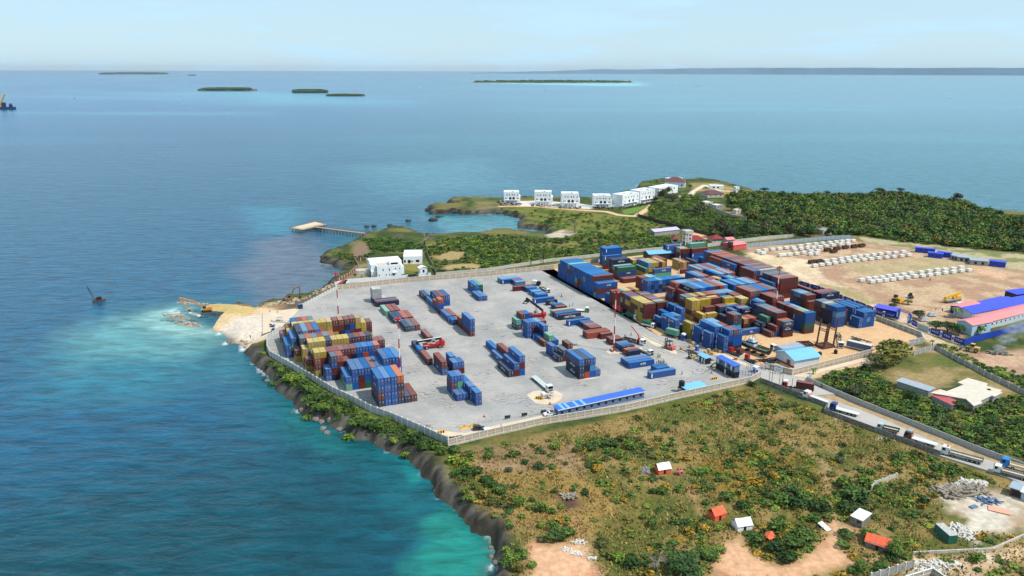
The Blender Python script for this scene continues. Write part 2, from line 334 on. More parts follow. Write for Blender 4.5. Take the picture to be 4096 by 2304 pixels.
area(GP('i', [(970,840),(1010,700),(1110,670),(1220,700),(1230,790),(1080,860)]), (128,106,84), wob=2)
area(GP('i', [(2020,860),(2250,780),(2480,790),(2400,880),(2100,900)]), (158,134,92), wob=4)
area(GP('i', [(2170,960),(2576,930),(2700,990),(2180,1020)]), (166,140,96), wob=3)
area(GP('i', [(1960,700),(2150,640),(2200,700),(2060,860),(1990,860)]), (140,124,66), wob=4)
area(GP('i', [(930,1140),(1070,950),(1250,920),(1320,1120),(1100,1140)]), (132,120,82), wob=2)
area(GP('i', [(1640,1020),(1660,950),(1900,930),(1870,1060)]), (128,118,58), wob=2)
area(GP('j', [(900,850),(960,790),(1180,760),(1330,800),(1180,860),(950,860)]), (192,176,152), (150,130,110), wob=3)
# spit
area(spit, (208,178,140), (190,152,112), .46, .66, wob=4)
area(GP('r', [(1150,380),(1500,400),(1900,440),(2250,470),(1900,540),(1500,520),(1250,480)]), (188,164,104), wob=3)
area(GP('r', [(1350,770),(1900,590),(2576,480),(2700,900),(2400,980),(1900,1000),(1600,950)]), (206,190,172), wob=2)
area(GP('r', [(1220,830),(1400,800),(1800,980),(1620,1050)]), (120,110,106), wob=2)
area(GP('r', [(230,590),(640,570),(1100,700),(1050,830),(700,760)]), (178,146,118), (130,104,80), wob=4)
area(GP('a', [(0,560),(300,500),(720,410),(900,280),(940,330),(500,560),(250,600)]), (140,110,84), (96,80,66), wob=3)
# rock face and wet foot of the cliff
rk = 1-sm(sd, 2.2, 4.6+n3*3); rk = np.where(w_cl > 5, 0, rk)
blend(rk, L3((96,90,82))*(1-sm(n3, .35, .65))[:, None]+L3((48,46,40))*sm(n3, .35, .65)[:, None])
blend((1-sm(Z, SEA-.3, SEA+.7))*.8, L3((70,62,50)))
keep = (sd > -9).reshape(ny, nx); I = np.arange(nx*ny).reshape(ny, nx)
kq = keep[:-1, :-1] | keep[1:, :-1] | keep[:-1, 1:] | keep[1:, 1:]
Q = np.stack([I[:-1, :-1], I[:-1, 1:], I[1:, 1:], I[1:, :-1]], -1)[kq]
used, inv = np.unique(Q, return_inverse=True)
LAND_P = np.stack([X, Yg, Z], 1)[used]
gm = mat("land_cover", (1,1,1), .95, .34, .55, bump=.12, bscale=1.6, spec=.15, vcol="cover")
me = np_mesh("ground", LAND_P, inv.reshape(-1, 4), [gm], True); vattr(me, "cover", K[used])
tag(link("ground", me), kind='structure')
Zg = Z.reshape(ny, nx); SDg = sd.reshape(ny, nx)
def gz(x, y):
    i = int(min(max((x-gx[0])/RES, 0), nx-2)); j = int(min(max((y-gy[0])/RES, 0), ny-2)); fx = (x-gx[i])/RES; fy = (y-gy[j])/RES
    return float((Zg[j, i]*(1-fx)+Zg[j, i+1]*fx)*(1-fy)+(Zg[j+1, i]*(1-fx)+Zg[j+1, i+1]*fx)*fy)
def gzv(x, y):
    i = np.clip(((x-gx[0])/RES).astype(int), 0, nx-2); j = np.clip(((y-gy[0])/RES).astype(int), 0, ny-2); return Zg[j, i], SDg[j, i]
# ---- sea: polar sheet to the horizon, depth, bottom colours and painted far sheen per vertex
ra = [88.]; 
while ra[-1] < 240000: ra.append(ra[-1]*(1.011 if ra[-1] < 900 else 1.02 if ra[-1] < 4000 else 1.06))
ra = np.array(ra); an = np.radians(np.linspace(-62, 62, 340)); A_, R2 = np.meshgrid(an, ra); sx_ = (R2*np.sin(A_)).ravel(); sy_ = (R2*np.cos(A_)).ravel()
near = R2.ravel() < 1300; csd = np.full(sx_.shape, 900.); csd[near] = dpoly(sx_[near], sy_[near], coast); csd[near] = np.where(inpoly(sx_[near], sy_[near], coast), -csd[near], csd[near])
K = np.zeros((len(sx_), 3)); ang = np.degrees(A_.ravel()); Rr = R2.ravel()
s1 = fbm(sx_/60, sy_/60, 51, 4); s2 = fbm(sx_/(14+Rr*.02), sy_/(14+Rr*.02), 61, 4); s3 = fbm(sx_/6, sy_/6, 71, 3)
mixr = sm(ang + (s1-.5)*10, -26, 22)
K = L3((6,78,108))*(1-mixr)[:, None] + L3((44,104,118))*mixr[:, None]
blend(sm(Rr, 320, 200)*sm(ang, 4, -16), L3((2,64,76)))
far = sm(Rr, 700, 3500); blend(far*.5*(1-mixr), L3((14,92,150))); blend(far*.5*mixr, L3((90,140,165)))  # paler far right: haze and sky reflection painted into the water colour
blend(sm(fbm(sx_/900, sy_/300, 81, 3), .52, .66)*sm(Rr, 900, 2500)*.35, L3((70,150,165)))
def pool(v, pts, c, edge, amt=1., z=SEA, wob=10, ns=None):
    p = GP(v, pts, z); ok = Rr < 4000; k = np.zeros(len(sx_)); x, y = sx_[ok], sy_[ok]
    d = dpoly(x, y, p); d = np.where(inpoly(x, y, p), d, -d)+((s3 if ns is None else ns)[ok]-.5)*wob; k[ok] = sm(d, -edge, edge)*amt; blend(k, L3(c))
blend(sm(csd, 30, 3)*.4*sm(ang, 12, -4), L3((12,98,96)))
pool('q', [(60,1380),(230,1200),(280,1000),(230,900),(450,760),(560,740),(650,810),(720,880),(860,1010),(980,1050),(1000,1200),(950,1330),(900,1470),(100,1560)], (26,124,108), 4.5, .8, wob=9)
pool('q', [(880,1010),(1000,1050),(1020,1449),(860,1449),(930,1250)], (60,92,84), 3, .7, wob=9)
pool('q', [(0,190),(120,230),(160,420),(110,470),(40,420)], (30,140,130), 4, .55)
pool('b', [(330,780),(560,1000),(640,1090),(1000,1290),(1300,1449),(900,1449),(500,1250),(380,1000)], (10,104,96), 7, .5, wob=16)
pool('D', [(200,860),(250,800),(380,775),(470,780),(560,830),(575,860),(480,890),(330,910),(230,920)], (120,166,156), 16, .5, wob=34, ns=s2)
pool('r', [(480,470),(0,520),(-200,700),(100,900),(800,1000),(1450,960),(1200,850),(700,770),(230,610),(380,540)], (160,198,188), 7, .6, wob=12)
pool('D', [(80,900),(200,830),(330,780),(560,860),(560,930),(400,1000),(150,1000)], (50,142,146), 24, .3, wob=40, ns=s1)
pool('D', [(650,610),(760,590),(830,640),(840,700),(740,770),(640,760),(600,690)], (96,98,112), 14, .72, wob=34, ns=s2)
pool('D', [(1060,545),(1300,540),(1350,590),(1150,600)], (92,150,158), 9, .6)
pool('D', [(600,520),(760,520),(760,590),(640,590)], (40,140,160), 16, .4, wob=30, ns=s1)
for p, rr_, c, a_ in ((((1190,205),(1600,205),(1620,216),(1500,216),(1200,209)), 160, (120,200,200), .8), (((500,226),(900,240),(930,262),(640,262),(480,240)), 400, (70,170,178), .45), (((880,420),(1200,400),(1300,470),(1000,500)), 60, (96,160,170), .3)):
    g_ = GP('D', p, SEA); d = dpoly(sx_, sy_, g_); d = np.where(inpoly(sx_, sy_, g_), d, -d); blend(sm(d, -rr_, rr_)*a_, L3(c))
foam = (1-sm(csd, .6, 2.6))*sm(s3+.12*s1, .66, .74)*(np.abs(csd) < 6); foam = foam*np.where(inpoly(sx_, sy_, GP('D', [(560,800),(1400,1500),(1000,1500),(500,900)], SEA)), 1, .35)
blend(np.clip(foam, 0, 1), (.75,.8,.8))
nr, na = len(ra), len(an); I = np.arange(nr*na).reshape(nr, na); Q = np.stack([I[:-1, :-1], I[:-1, 1:], I[1:, 1:], I[1:, :-1]], -1).reshape(-1, 4)
okq = ~np.all(csd[Q] < -14, 1)
sm_ = bpy.data.materials.new("sea_water"); sm_.use_nodes = True; t = sm_.node_tree; n = t.nodes; l = t.links; b = n["Principled BSDF"]
at = n.new("ShaderNodeAttribute"); at.attribute_name = "depth"  # vertex water colour, including the painted haze and sky reflection far out
g = n.new("ShaderNodeNewGeometry"); cd = n.new("ShaderNodeVectorMath"); cd.operation = 'LENGTH'; l.new(g.outputs["Position"], cd.inputs[0])
def wv(sc, rotz, sy, detail):
    mp = n.new("ShaderNodeMapping"); mp.inputs["Rotation"].default_value = (0, 0, rotz); mp.inputs["Scale"].default_value = (sc*sy, sc, sc)
    no = n.new("ShaderNodeTexNoise"); no.inputs["Scale"].default_value = 1; no.inputs["Detail"].default_value = detail; no.inputs["Roughness"].default_value = .6; no.inputs["Distortion"].default_value = .5
    l.new(g.outputs["Position"], mp.inputs[0]); l.new(mp.outputs[0], no.inputs["Vector"]); return no.outputs[0]
def mth(op, a, b_):
    q = n.new("ShaderNodeMath"); q.operation = op
    for i, x in enumerate((a, b_)):
        if isinstance(x, (int, float)): q.inputs[i].default_value = x
        else: l.new(x, q.inputs[i])
    return q.outputs[0]
h1 = wv(.22, rad(28), .34, 4); h2 = wv(.06, rad(20), .4, 3); h3 = wv(.9, rad(40), .5, 3)
hh = mth('ADD', mth('MULTIPLY', h1, 1.0), mth('ADD', mth('MULTIPLY', h2, 1.6), mth('MULTIPLY', h3, .22)))
fade = n.new("ShaderNodeMapRange"); l.new(cd.outputs["Value"], fade.inputs[0]); fade.inputs[1].default_value = 250; fade.inputs[2].default_value = 4000; fade.inputs[3].default_value = 1; fade.inputs[4].default_value = .35
bp = n.new("ShaderNodeBump"); bp.inputs["Distance"].default_value = 1.1; l.new(fade.outputs[0], bp.inputs["Strength"]); l.new(hh, bp.inputs["Height"]); l.new(bp.outputs[0], b.inputs["Normal"])
cv = n.new("ShaderNodeMapRange"); l.new(h1, cv.inputs[0]); cv.inputs[1].default_value = .3; cv.inputs[2].default_value = .7; cv.inputs[3].default_value = .6; cv.inputs[4].default_value = 1.4
cs = n.new("ShaderNodeVectorMath"); cs.operation = 'SCALE'; l.new(at.outputs["Color"], cs.inputs[0]); l.new(cv.outputs[0], cs.inputs["Scale"]); l.new(cs.outputs[0], b.inputs["Base Color"])
b.inputs["Roughness"].default_value = .22; b.inputs["IOR"].default_value = 1.33; b.inputs["Specular IOR Level"].default_value = .5
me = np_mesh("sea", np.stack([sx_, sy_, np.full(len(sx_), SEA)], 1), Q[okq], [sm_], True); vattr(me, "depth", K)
tag(link("sea", me), kind='structure')
# ---- laid surfaces: concrete yard, sand lot, road
def sheet(name, pts, z, m, skirt=1.2):
    mb = MB(); mb.prism([tuple(p) for p in pts], z-skirt, z, bottom=False); o = mb.build(name, m); return tag(o, kind='structure')
def concrete(name, base, patch, light, tracks=True):
    M = bpy.data.materials.new(name); M.use_nodes = True; t = M.node_tree; n = t.nodes; l = t.links; b = n["Principled BSDF"]; b.inputs["Roughness"].default_value = .85; b.inputs["Specular IOR Level"].default_value = .25
    g = n.new("ShaderNodeNewGeometry"); mp = n.new("ShaderNodeMapping"); mp.inputs["Rotation"].default_value = (0, 0, -TH); l.new(g.outputs["Position"], mp.inputs[0])
    def noise(s, d, r=.6, dist=0., st=1.):
        m2 = n.new("ShaderNodeMapping"); m2.inputs["Scale"].default_value = (s*st, s, s); l.new(mp.outputs[0], m2.inputs[0])
        q = n.new("ShaderNodeTexNoise"); q.inputs["Scale"].default_value = 1; q.inputs["Detail"].default_value = d; q.inputs["Roughness"].default_value = r; q.inputs["Distortion"].default_value = dist; l.new(m2.outputs[0], q.inputs["Vector"]); return q.outputs[0]
    def ramp(x, a, b_, lo=0., hi=1.):
        q = n.new("ShaderNodeMapRange"); l.new(x, q.inputs[0]); q.inputs[1].default_value = a; q.inputs[2].default_value = b_; q.inputs[3].default_value = lo; q.inputs[4].default_value = hi; return q.outputs[0]
    def mix(f, a, c):
        q = n.new("ShaderNodeMixRGB"); l.new(f, q.inputs[0])
        if isinstance(a, tuple): q.inputs[1].default_value = a
        else: l.new(a, q.inputs[1])
        q.inputs[2].default_value = c; return q.outputs[0]
    c = mix(ramp(noise(.045, 5), .38, .62), base, patch)
    c = mix(ramp(noise(.11, 7, .7), .5, .68, 0, .7), c, light)
    if tracks:
        wv_ = n.new("ShaderNodeTexWave"); wv_.wave_type = 'RINGS'; wv_.rings_direction = 'Z'; wv_.inputs["Scale"].default_value = .16; wv_.inputs["Distortion"].default_value = 26; wv_.inputs["Detail"].default_value = 3; wv_.inputs["Detail Scale"].default_value = .6; l.new(mp.outputs[0], wv_.inputs["Vector"])
        a = n.new("ShaderNodeMath"); a.operation = 'MULTIPLY'; l.new(ramp(wv_.outputs[1], .78, .96, 0, .8), a.inputs[0]); l.new(ramp(noise(.06, 3, .5), .46, .62), a.inputs[1]); c = mix(a.outputs[0], c, col(108,105,102))
        a = n.new("ShaderNodeMath"); a.operation = 'MULTIPLY'; l.new(ramp(noise(.35, 4, .6, 3.), .57, .66, 0, .6), a.inputs[0]); l.new(ramp(noise(.03, 3), .45, .6), a.inputs[1]); c = mix(a.outputs[0], c, col(118,116,114))
        br = n.new("ShaderNodeTexBrick"); br.offset = 0; br.inputs["Scale"].default_value = 1; br.inputs["Brick Width"].default_value = 14; br.inputs["Row Height"].default_value = 9; br.inputs["Mortar Size"].default_value = .09; br.inputs["Mortar Smooth"].default_value = .5
        wm = n.new("ShaderNodeVectorMath"); l.new(mp.outputs[0], wm.inputs[0]); wn = n.new("ShaderNodeTexNoise"); wn.inputs["Scale"].default_value = .25; l.new(mp.outputs[0], wn.inputs["Vector"]); l.new(wn.outputs[1], wm.inputs[1]); l.new(wm.outputs[0], br.inputs["Vector"])
        c = mix(ramp(br.outputs["Fac"], 0, 1, 0, .45), c, col(130,126,120))
    l.new(c, b.inputs["Base Color"]); return M
M_CONC = concrete("yard_concrete", col(152,149,146), col(170,164,158), col(186,174,160)); M_ROAD = concrete("road_concrete", col(168,163,156), col(180,172,164), col(188,178,166), False)
M_SAND = mat("lot_sand", col(206,166,122)[:3], .95, .16, .18, dirt=col(186,142,100)[:3], dirt_amt=.3, bump=.06, bscale=2)
M_PALE = mat("pale_sand", col(206,186,160)[:3], .95, .14, .2)
gate = GP('h', [(790,870),(785,985)])
YARD = GP('b', [(2392,1362),(1945,1165),(1655,1040),(1395,945),(1145,815),(905,705),(605,520),(375,390),(100,235),(62,160)])+GP('a', [(60,1000),(235,870),(320,760),(420,640),(515,575),(945,350),(1800,255),(2576,195)])+GP('c', [(1000,150),(1660,85)])+[Y(-176,142),Y(-30,142),Y(-21,151),Y(6,151),Y(9,164)]+gate
sheet("container_yard_floor", YARD, 0, M_CONC)
LOT = [Y(-176,142.02),Y(-30,142.02),Y(-21,151.02),Y(6,151.02),Y(9,164)]+[gate[0]]+GP('h', [(840,880),(1185,965),(2205,700)])+GP('m', [(620,1160),(1090,1060),(1275,1030),(1245,960),(670,740),(640,640),(540,560),(215,440)])+[Y(-55,258),Y(-135,258),Y(-178,240)]
sheet("sand_lot", LOT, -.004, M_SAND)
ROAD = GP('h', [(795,872),(1180,968),(1400,1010),(1480,1100),(1760,1210)])+GP('n', [(-100,420),(450,600),(780,735),(1480,1045),(2250,1300),(2950,1540),(2950,1720),(2300,1450),(1500,1200),(0,595)])+GP('h', [(1640,1350),(790,1045),(785,988)])
sheet("road", ROAD, -.008, M_ROAD, 1.)
sheet("track", GP('h', [(1400,1004),(1560,925),(2240,760),(2230,715),(1190,972)]), -.016, M_PALE, 1.)
# pale sand under the mast feet, weigh stand and around the yard edge
def patch(name, v, pts, z=.004): 
    mb = MB(); p = [tuple(q) for q in GP(v, pts, z)]; A = sum(p[i][0]*p[(i+1) % len(p)][1]-p[(i+1) % len(p)][0]*p[i][1] for i in range(len(p)))
    if A < 0: p = p[::-1]
    mb.add([(x, y, z) for x, y in p], [tuple(range(len(p)))]); return tag(mb.build(name, M_PALE), kind='structure')
patch("sand_apron", 'd', [(1310,740),(1400,690),(1560,670),(1700,690),(1770,730),(1760,790),(1680,840),(1540,865),(1420,840)])
patch("sand_apron", 'd', [(1900,520),(2000,550),(2180,530),(2280,495),(2250,470),(1980,500)], .005)
patch("sand_apron", 'f', [(720,660),(780,640),(900,640),(950,680),(880,690),(760,690)], .004)
patch("sand_apron", 'd', [(0,1180),(110,1240),(300,1315),(900,1200),(1800,990),(1700,960),(1000,1110),(500,1230)], .004)
for kk, (v, pts) in enumerate((('f', [(1135,425),(1200,440),(1620,640),(1640,700),(1560,680),(1300,560)]), ('f', [(1790,500),(1850,500),(2200,640),(2576,820),(2576,870),(2150,690)]), ('a', [(0,640),(450,590),(500,580),(340,740),(230,850),(0,920)]))):
    patch("sand_verge", v, pts, .004+.001*kk)
# ================================================================== shipping containers
PAL = {'B':("blue",(10,88,172)),'N':("navy",(20,36,76)),'R':("maroon",(112,40,36)),'O':("orange",(216,104,44)),'o':("rust red",(176,74,52)),'Y':("mustard yellow",(196,164,66)),'G':("green",(34,104,80)),'T':("mint green",(106,176,150)),'W':("white",(196,196,192)),'S':("slate grey",(70,84,104)),'L':("pale blue",(88,140,188)),'K':("brown",(128,76,44)),'k':("ochre",(190,122,70))}
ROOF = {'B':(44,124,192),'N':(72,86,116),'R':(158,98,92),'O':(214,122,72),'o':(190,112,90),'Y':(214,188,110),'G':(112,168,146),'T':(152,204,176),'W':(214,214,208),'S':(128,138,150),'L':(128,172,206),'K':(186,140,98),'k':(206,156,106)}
def box_mat(nm, c, roof):
    M = bpy.data.materials.new(nm); M.use_nodes = True; t = M.node_tree; n = t.nodes; l = t.links; b = n["Principled BSDF"]; b.inputs["Roughness"].default_value = .55 if not roof else .7
    oi = n.new("ShaderNodeObjectInfo"); g = n.new("ShaderNodeNewGeometry"); tc = n.new("ShaderNodeTexCoord")
    hsv = n.new("ShaderNodeHueSaturation"); hsv.inputs["Color"].default_value = c
    for out, inp, a, b_ in ((0, "Value", .8, 1.18),):
        r = n.new("ShaderNodeMapRange"); l.new(oi.outputs["Random"], r.inputs[0]); r.inputs[3].default_value = a; r.inputs[4].default_value = b_; l.new(r.outputs[0], hsv.inputs[inp])
    r = n.new("ShaderNodeMath"); r.operation = 'MULTIPLY'; l.new(oi.outputs["Random"], r.inputs[0]); r.inputs[1].default_value = 7.3; f = n.new("ShaderNodeMath"); f.operation = 'FRACT'; l.new(r.outputs[0], f.inputs[0])
    r2 = n.new("ShaderNodeMapRange"); l.new(f.outputs[0], r2.inputs[0]); r2.inputs[3].default_value = .75 if roof else .88; r2.inputs[4].default_value = 1.12; l.new(r2.outputs[0], hsv.inputs["Saturation"])
    no = n.new("ShaderNodeTexNoise"); no.inputs["Scale"].default_value = .9; no.inputs["Detail"].default_value = 8; no.inputs["Roughness"].default_value = .7; l.new(g.outputs["Position"], no.inputs["Vector"])
    rr = n.new("ShaderNodeMapRange"); l.new(no.outputs[0], rr.inputs[0]); rr.inputs[1].default_value = .54; rr.inputs[2].default_value = .8; rr.inputs[4].default_value = .6 if roof else .5
    mx = n.new("ShaderNodeMixRGB"); l.new(rr.outputs[0], mx.inputs[0]); l.new(hsv.outputs[0], mx.inputs[1]); mx.inputs[2].default_value = col(150,134,118) if roof else col(96,70,54)
    l.new(mx.outputs[0], b.inputs["Base Color"])
    w_ = n.new("ShaderNodeTexWave"); w_.wave_profile = 'SIN'; w_.inputs["Scale"].default_value = 3.4 if not roof else 2.2; w_.bands_direction = 'X'; l.new(tc.outputs["Object"], w_.inputs["Vector"])
    bp = n.new("ShaderNodeBump"); bp.inputs["Distance"].default_value = .05; bp.inputs["Strength"].default_value = .8; l.new(w_.outputs[1], bp.inputs["Height"]); l.new(bp.outputs[0], b.inputs["Normal"]); return M
WALL_M = {k: box_mat("steel_"+k2.replace(' ', '_'), col(*c, .62), False) for k, (k2, c) in PAL.items()}
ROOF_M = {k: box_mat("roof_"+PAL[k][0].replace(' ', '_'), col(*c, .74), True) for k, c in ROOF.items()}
M_ROD = mat("galvanised", col(168,170,172)[:3], .5, .1, metal=.3); M_WHITE = mat("white_paint", col(222,222,218)[:3], .6, .06); M_BLACK = mat("black_paint", col(26,26,28)[:3], .6, .2)
M_YEL = mat("emblem_yellow", col(226,176,44)[:3], .6, .05)
# local axes: x along the length (front end at x=0 going to -L), y width 0..2.44, z up
_cm = {}
def cmesh(L, h):
    k = (L, round(h, 2))
    if k in _cm: return _cm[k]
    W = 2.438; b = MB(); e = .035
    b.box(-L+e, -e, e, W-e, .12, h-.12)
    for y in (0, W-.1):
        b.box(-L+.14, -.14, y, y+.1, 0, .15); b.box(-L+.14, -.14, y, y+.1, h-.11, h-.012)
    for x in (-L, -.14):
        for y in (0, W-.14): b.box(x, x+.14, y, y+.14, 0, h)
        b.box(x+.02, x+.12, .14, W-.14, h-.12, h-.012); b.box(x+.02, x+.12, .14, W-.14, 0, .14)
    body = b.mesh("box_body"); body.materials.append(None)
    r = MB(); r.box(-L+.12, -.12, .1, W-.1, h-.118, h-.02)
    roof = r.mesh("box_roof"); roof.materials.append(None)
    d = MB(); d.box(-.036, -.012, .15, W-.15, .15, h-.13)
    for y in (.42, .86, 1.58, 2.0): d.box(-.012, .03, y, y+.05, .1, h-.1, 1)
    d.box(-.012, .002, 1.19, 1.25, .15, h-.13, 2)
    d.box(-.012, .004, 1.62, 1.95, h*.55, h*.72, 1); d.box(-.012, .004, .55, .75, h*.62, h*.74, 1)
    door = d.mesh("box_door"); door.materials.append(None); door.materials.append(M_ROD); door.materials.append(M_BLACK); door.polygons.foreach_set("material_index", d.mi)
    _cm[k] = (body, roof, door); return _cm[k]
ROWS = []   # (axis, u, v, length, tier height, pitch, columns, where, marks)
def row(ax, u, v, L, h, cols, where, pitch=2.5, mark=None, plain=()):
    ROWS.append((ax, u, v, 12.192 if L == 40 else 6.058, h, pitch, cols.split(), where, mark, plain))
# -- left block by the sea wall
row('u',0,0,40,2.84,"NRBB BBBB BBBB NRNO N R","tall stack by the sea wall",2.5,'ESL')
row('u',-19.7,-8.3,40,2.85,"TB BBB RRB GBB RRR BBB BBBB NBBB BBBB","blue row behind the front stack",2.5,'ESL')
row('u',-32.6,-14,20,2.59,"BB NRBS RRRo RRR","short mixed row behind the blue row",2.46)
row('u',-39.2,-17.1,20,2.59,"YRoY RRRY RRRR RRRR RRRR RRRR RRNR RoBB BooB RNBB RRRo","long maroon and blue topped row",2.46)
row('u',-46,-19.7,20,2.59,"YR RRS RRL RRB RRR RRR RRR RR RR RR LL LL","low row behind the maroon row",2.46)
row('u',-52.7,-20.1,20,2.59,"YYY YRYY YRYY RRYY RNNN RRYY YYYY RYYY RNNN RRRR RRRR RNNN","yellow topped row of the sea block",2.47)
row('u',-59.2,-22.6,20,2.59,"YR RRRS RRRo RRRS RRRR RRNS RRRo","grey and red topped row",2.47)
row('u',-59,11.6,20,2.59,"RR RR","pair of maroon columns beside the yellow row",2.5)
row('u',-65.8,-25.6,40,2.87,"BB NTB NNNN NNNL RRRR NNNB RRR","long row with white lettered navy sides",2.5)
row('u',-78.3,-25.8,20,2.6,"YN RYY RYYY YYYY YYYY YYYY YYYY YYYY YYYY","yellow row before the spit",2.52)
row('u',-84.7,-25.8,20,2.6,"RR RRR RRRB RRRR RRRo RRRS","last small row before the spit",2.54)
row('u',-79,-5.4,20,2.59,"RBB YYRR RNRK RBNR RRBR RRYY RYY YRR","red row behind the sea block",2.6)
# -- white stack and scattered lines in the middle
row('u',-133.3,27.6,20,2.6,"NWW NWW W","white stack near the back wall",2.46)
row('v',-125.8,27.8,40,2.62,"N R N","long trio before the white stack",2.5)
row('u',-108.6,28.5,40,2.62,"T R R","mint and maroon trio",2.75)
row('u',-94.6,29.5,40,2.75,"N N o R","flat row of four",2.5)
row('u',-80.5,31.5,40,2.75,"N S R","flat row of three",2.5)
row('u',-62,37.3,40,2.75,"R","behind the reach stacker boom")
row('u',-54.4,29,20,2.6,"N","under the reach stacker spreader")
row('u',-47.6,28.9,20,2.6,"B","beside the reach stacker wheel")
row('u',-34.3,28.9,40,2.8,"R","ahead of the reach stacker")
row('u',-21.1,31.3,40,2.9,"BR","pair right of the lone maroon box",2.5,'PIL')
row('u',-26.6,36.7,20,2.75,"NB","two behind the blue over red columns",2.5,None)
row('u',-20,35.8,20,2.6,"RB RB","blue over red columns",2.46)
row('u',-.4,28.7,20,2.59,"BRB BTB BB","three tier corner stack",2.5)
row('u',5.9,28.7,20,2.59,"B B BB","low front of the corner stack",2.5)
row('u',12.5,34,20,2.59,"BB","front end of the corner stack")
row('u',-127.3,55,40,2.9,"N L","farthest navy pair of the second line",2.5,'CMA')
row('u',-114.2,55.1,40,2.9,"B BN BR BB","step stack of the second line",2.5,'CMA')
row('u',-107.7,55,20,2.6,"BR","small stack before the rust one")
row('u',-101.4,55,20,2.6,"RBo","stack with a rust red top")
row('u',-88.6,55.2,40,2.85,"B R","blue and maroon long pair",2.55)
row('u',-82,55.5,20,2.6,"B R","small pair left of the brown box",2.5)
row('u',-75,57.9,20,2.6,"RK","brown topped small stack")
row('u',-62.4,58.1,40,2.87,"RBB","blue over maroon tall stack")
row('u',-128.4,84.2,40,2.75,"BB NG","green topped pair near the back wall",2.5,'ESL')
row('u',-115.7,82,40,2.65,"B B","flat blue pair near the back wall",2.46)
row('u',-35.3,60.4,40,2.75,"B","alone behind the middle stack")
row('u',-22.9,58.4,40,2.75,"B BR","second step of the middle stack",2.5,'ESL')
row('u',-8.8,55.9,40,2.87,"N RB BRB","front step of the middle stack",2.46,'CMAPIL')
row('u',4,81.8,40,2.85,"NNB oNN BLB B","big navy stack by the truck",2.48,'CMA')
row('u',-63,82.1,20,2.59,"NT RBR BBB","stack beneath the raised boom",2.5,'CMA')
row('u',-49.8,82,20,2.59,"BBB BRB NBL NRR","four column blue stack",2.48)
row('u',-42.8,84.6,20,2.59,"B BNB","step behind the mint box",2.5,'CMA')
row('u',-36.2,84.5,20,2.59,"R RT B","mint topped step",2.52)
row('u',-22.9,82.1,20,2.59,"BB","pair left of the grey roofed box")
row('u',-16.5,82,20,2.59,"N RS","navy box and grey topped stack",2.46,'CMA')
row('u',-29.6,93.3,20,2.59,"R","alone behind the big navy stack")
# -- the flat line crossing the yard
row('v',-143.5,106.6,40,2.6,"B L L","far end of the flat line",2.5)
row('v',-136.3,112.5,20,2.6,"L B R","small trio of the flat line",2.5)
row('v',-126.7,107.3,40,2.6,"R","long maroon one near the far mast")
row('v',-121.5,113.3,20,2.6,"B S","small pair by the far mast",2.55)
row('v',-106.8,113.3,20,2.6,"B L B L B","blue five of the flat line",2.6)
row('v',-100,108,40,2.65,"B","long blue one beside the five")
row('v',-94.4,113.3,20,2.6,"N","dark one with a white swoosh",2.5,'CMA')
row('v',-82.7,113.2,20,2.6,"R N B","trio before the green trucks",2.5)
row('v',-72.4,107.9,40,2.65,"B R T","long mint red and blue trio",2.5)
row('v',-69,108.2,40,2.65,"N","long navy one with big letters",2.5,'CMAL')
row('v',-62.6,112.9,20,2.5,"N","small navy one before the long letters",2.5,'CMA')
row('v',-59.1,108,40,2.65,"B","long blue one by the maroon boxes")
row('v',-45.6,113.4,20,2.6,"R R S R B","small five before the long maroon pair",2.52)
row('v',-38.4,108,40,2.85,"o R","long maroon pair by the near mast",2.5)
row('v',-35.8,113.8,20,2.6,"R","small red one beside the long pair")
row('v',-26.8,114.1,20,2.85,"R R","dark red pair behind the near mast",2.5)
row('v',-16.6,114.2,20,2.7,"N B S","navy blue and grey trio",2.5,'CMA')
row('v',-10.6,113.7,20,2.6,"N o","pair before the white truck",2.5)
row('v',1.7,106.8,40,2.6,"B B B","long blue trio with white letters",2.55,'ESL1')
row('v',14.6,108.9,40,2.6,"B","nearest long blue one of the flat line")
row('v',11.3,114.3,20,2.6,"B B","pair behind the nearest blue one",2.5)
# -- right block
row('v',-95.4,144.4,40,2.87,"BRB TRB BBBR BBBB BBBB BBBB BBTB BBBB BRBB RRBB oTBB BBBB BBBB BBRB BBRT BBBB BBBB BBBB BBBB BBB","blue wall along the lane",2.55,'ESL1')
row('v',-158.9,184,40,2.9,"BBBB BBLB BBBB","tallest blue stack at the back wall",2.5)
row('v',-152,179.6,40,2.9,"RSB","step below the tallest blue stack")
row('v',-141,179.6,40,2.9,"NSN RNN","navy step behind the blue wall",3.,'CMAV')
row('v',-125.3,174.8,40,2.6,"RBG NRN RRT","green topped stack behind the wall",2.5,'ESLV')
row('v',-118.4,174.2,40,2.7,"R R","maroon pair below the green stack",2.5)
row('u',-126,195.6,40,2.87,"RYL YYY RRY YRR YYY","yellow and maroon striped stack",2.5)
row('u',-125.3,193,40,2.87,"YG","dark green step of the striped stack")
row('v',-122.2,197.8,40,2.7,"TB","blue over mint pair",2.5,'ESLV')
row('u',-139.5,193,20,2.6,"RYY RRS RRR RRR","small reds behind the striped stack",2.5)
row('u',-143,215.5,40,2.6,"RR RR","maroon pairs beyond the shed",2.5)
row('u',-129.5,223.5,40,2.9,"YY RR","yellow pair below the red mast")
row('v',-124.5,218.5,20,2.7,"R","under the far mast foot")
row('u',-138.2,239,40,2.9,"N","flat navy one by the red wall")
row('u',-134.4,242.5,20,2.8,"NB","small blue one by the red wall")
row('v',-150.2,237.1,20,2.9,"RNR BNY BST RRR","far corner stack before the pavilions",2.5)
row('v',-163,233.5,40,2.9,"BBB NNN","rearmost blue stack",2.5)
row('v',-148.6,243.4,40,2.9,"BBR BBRT","mint topped far stack",2.6)
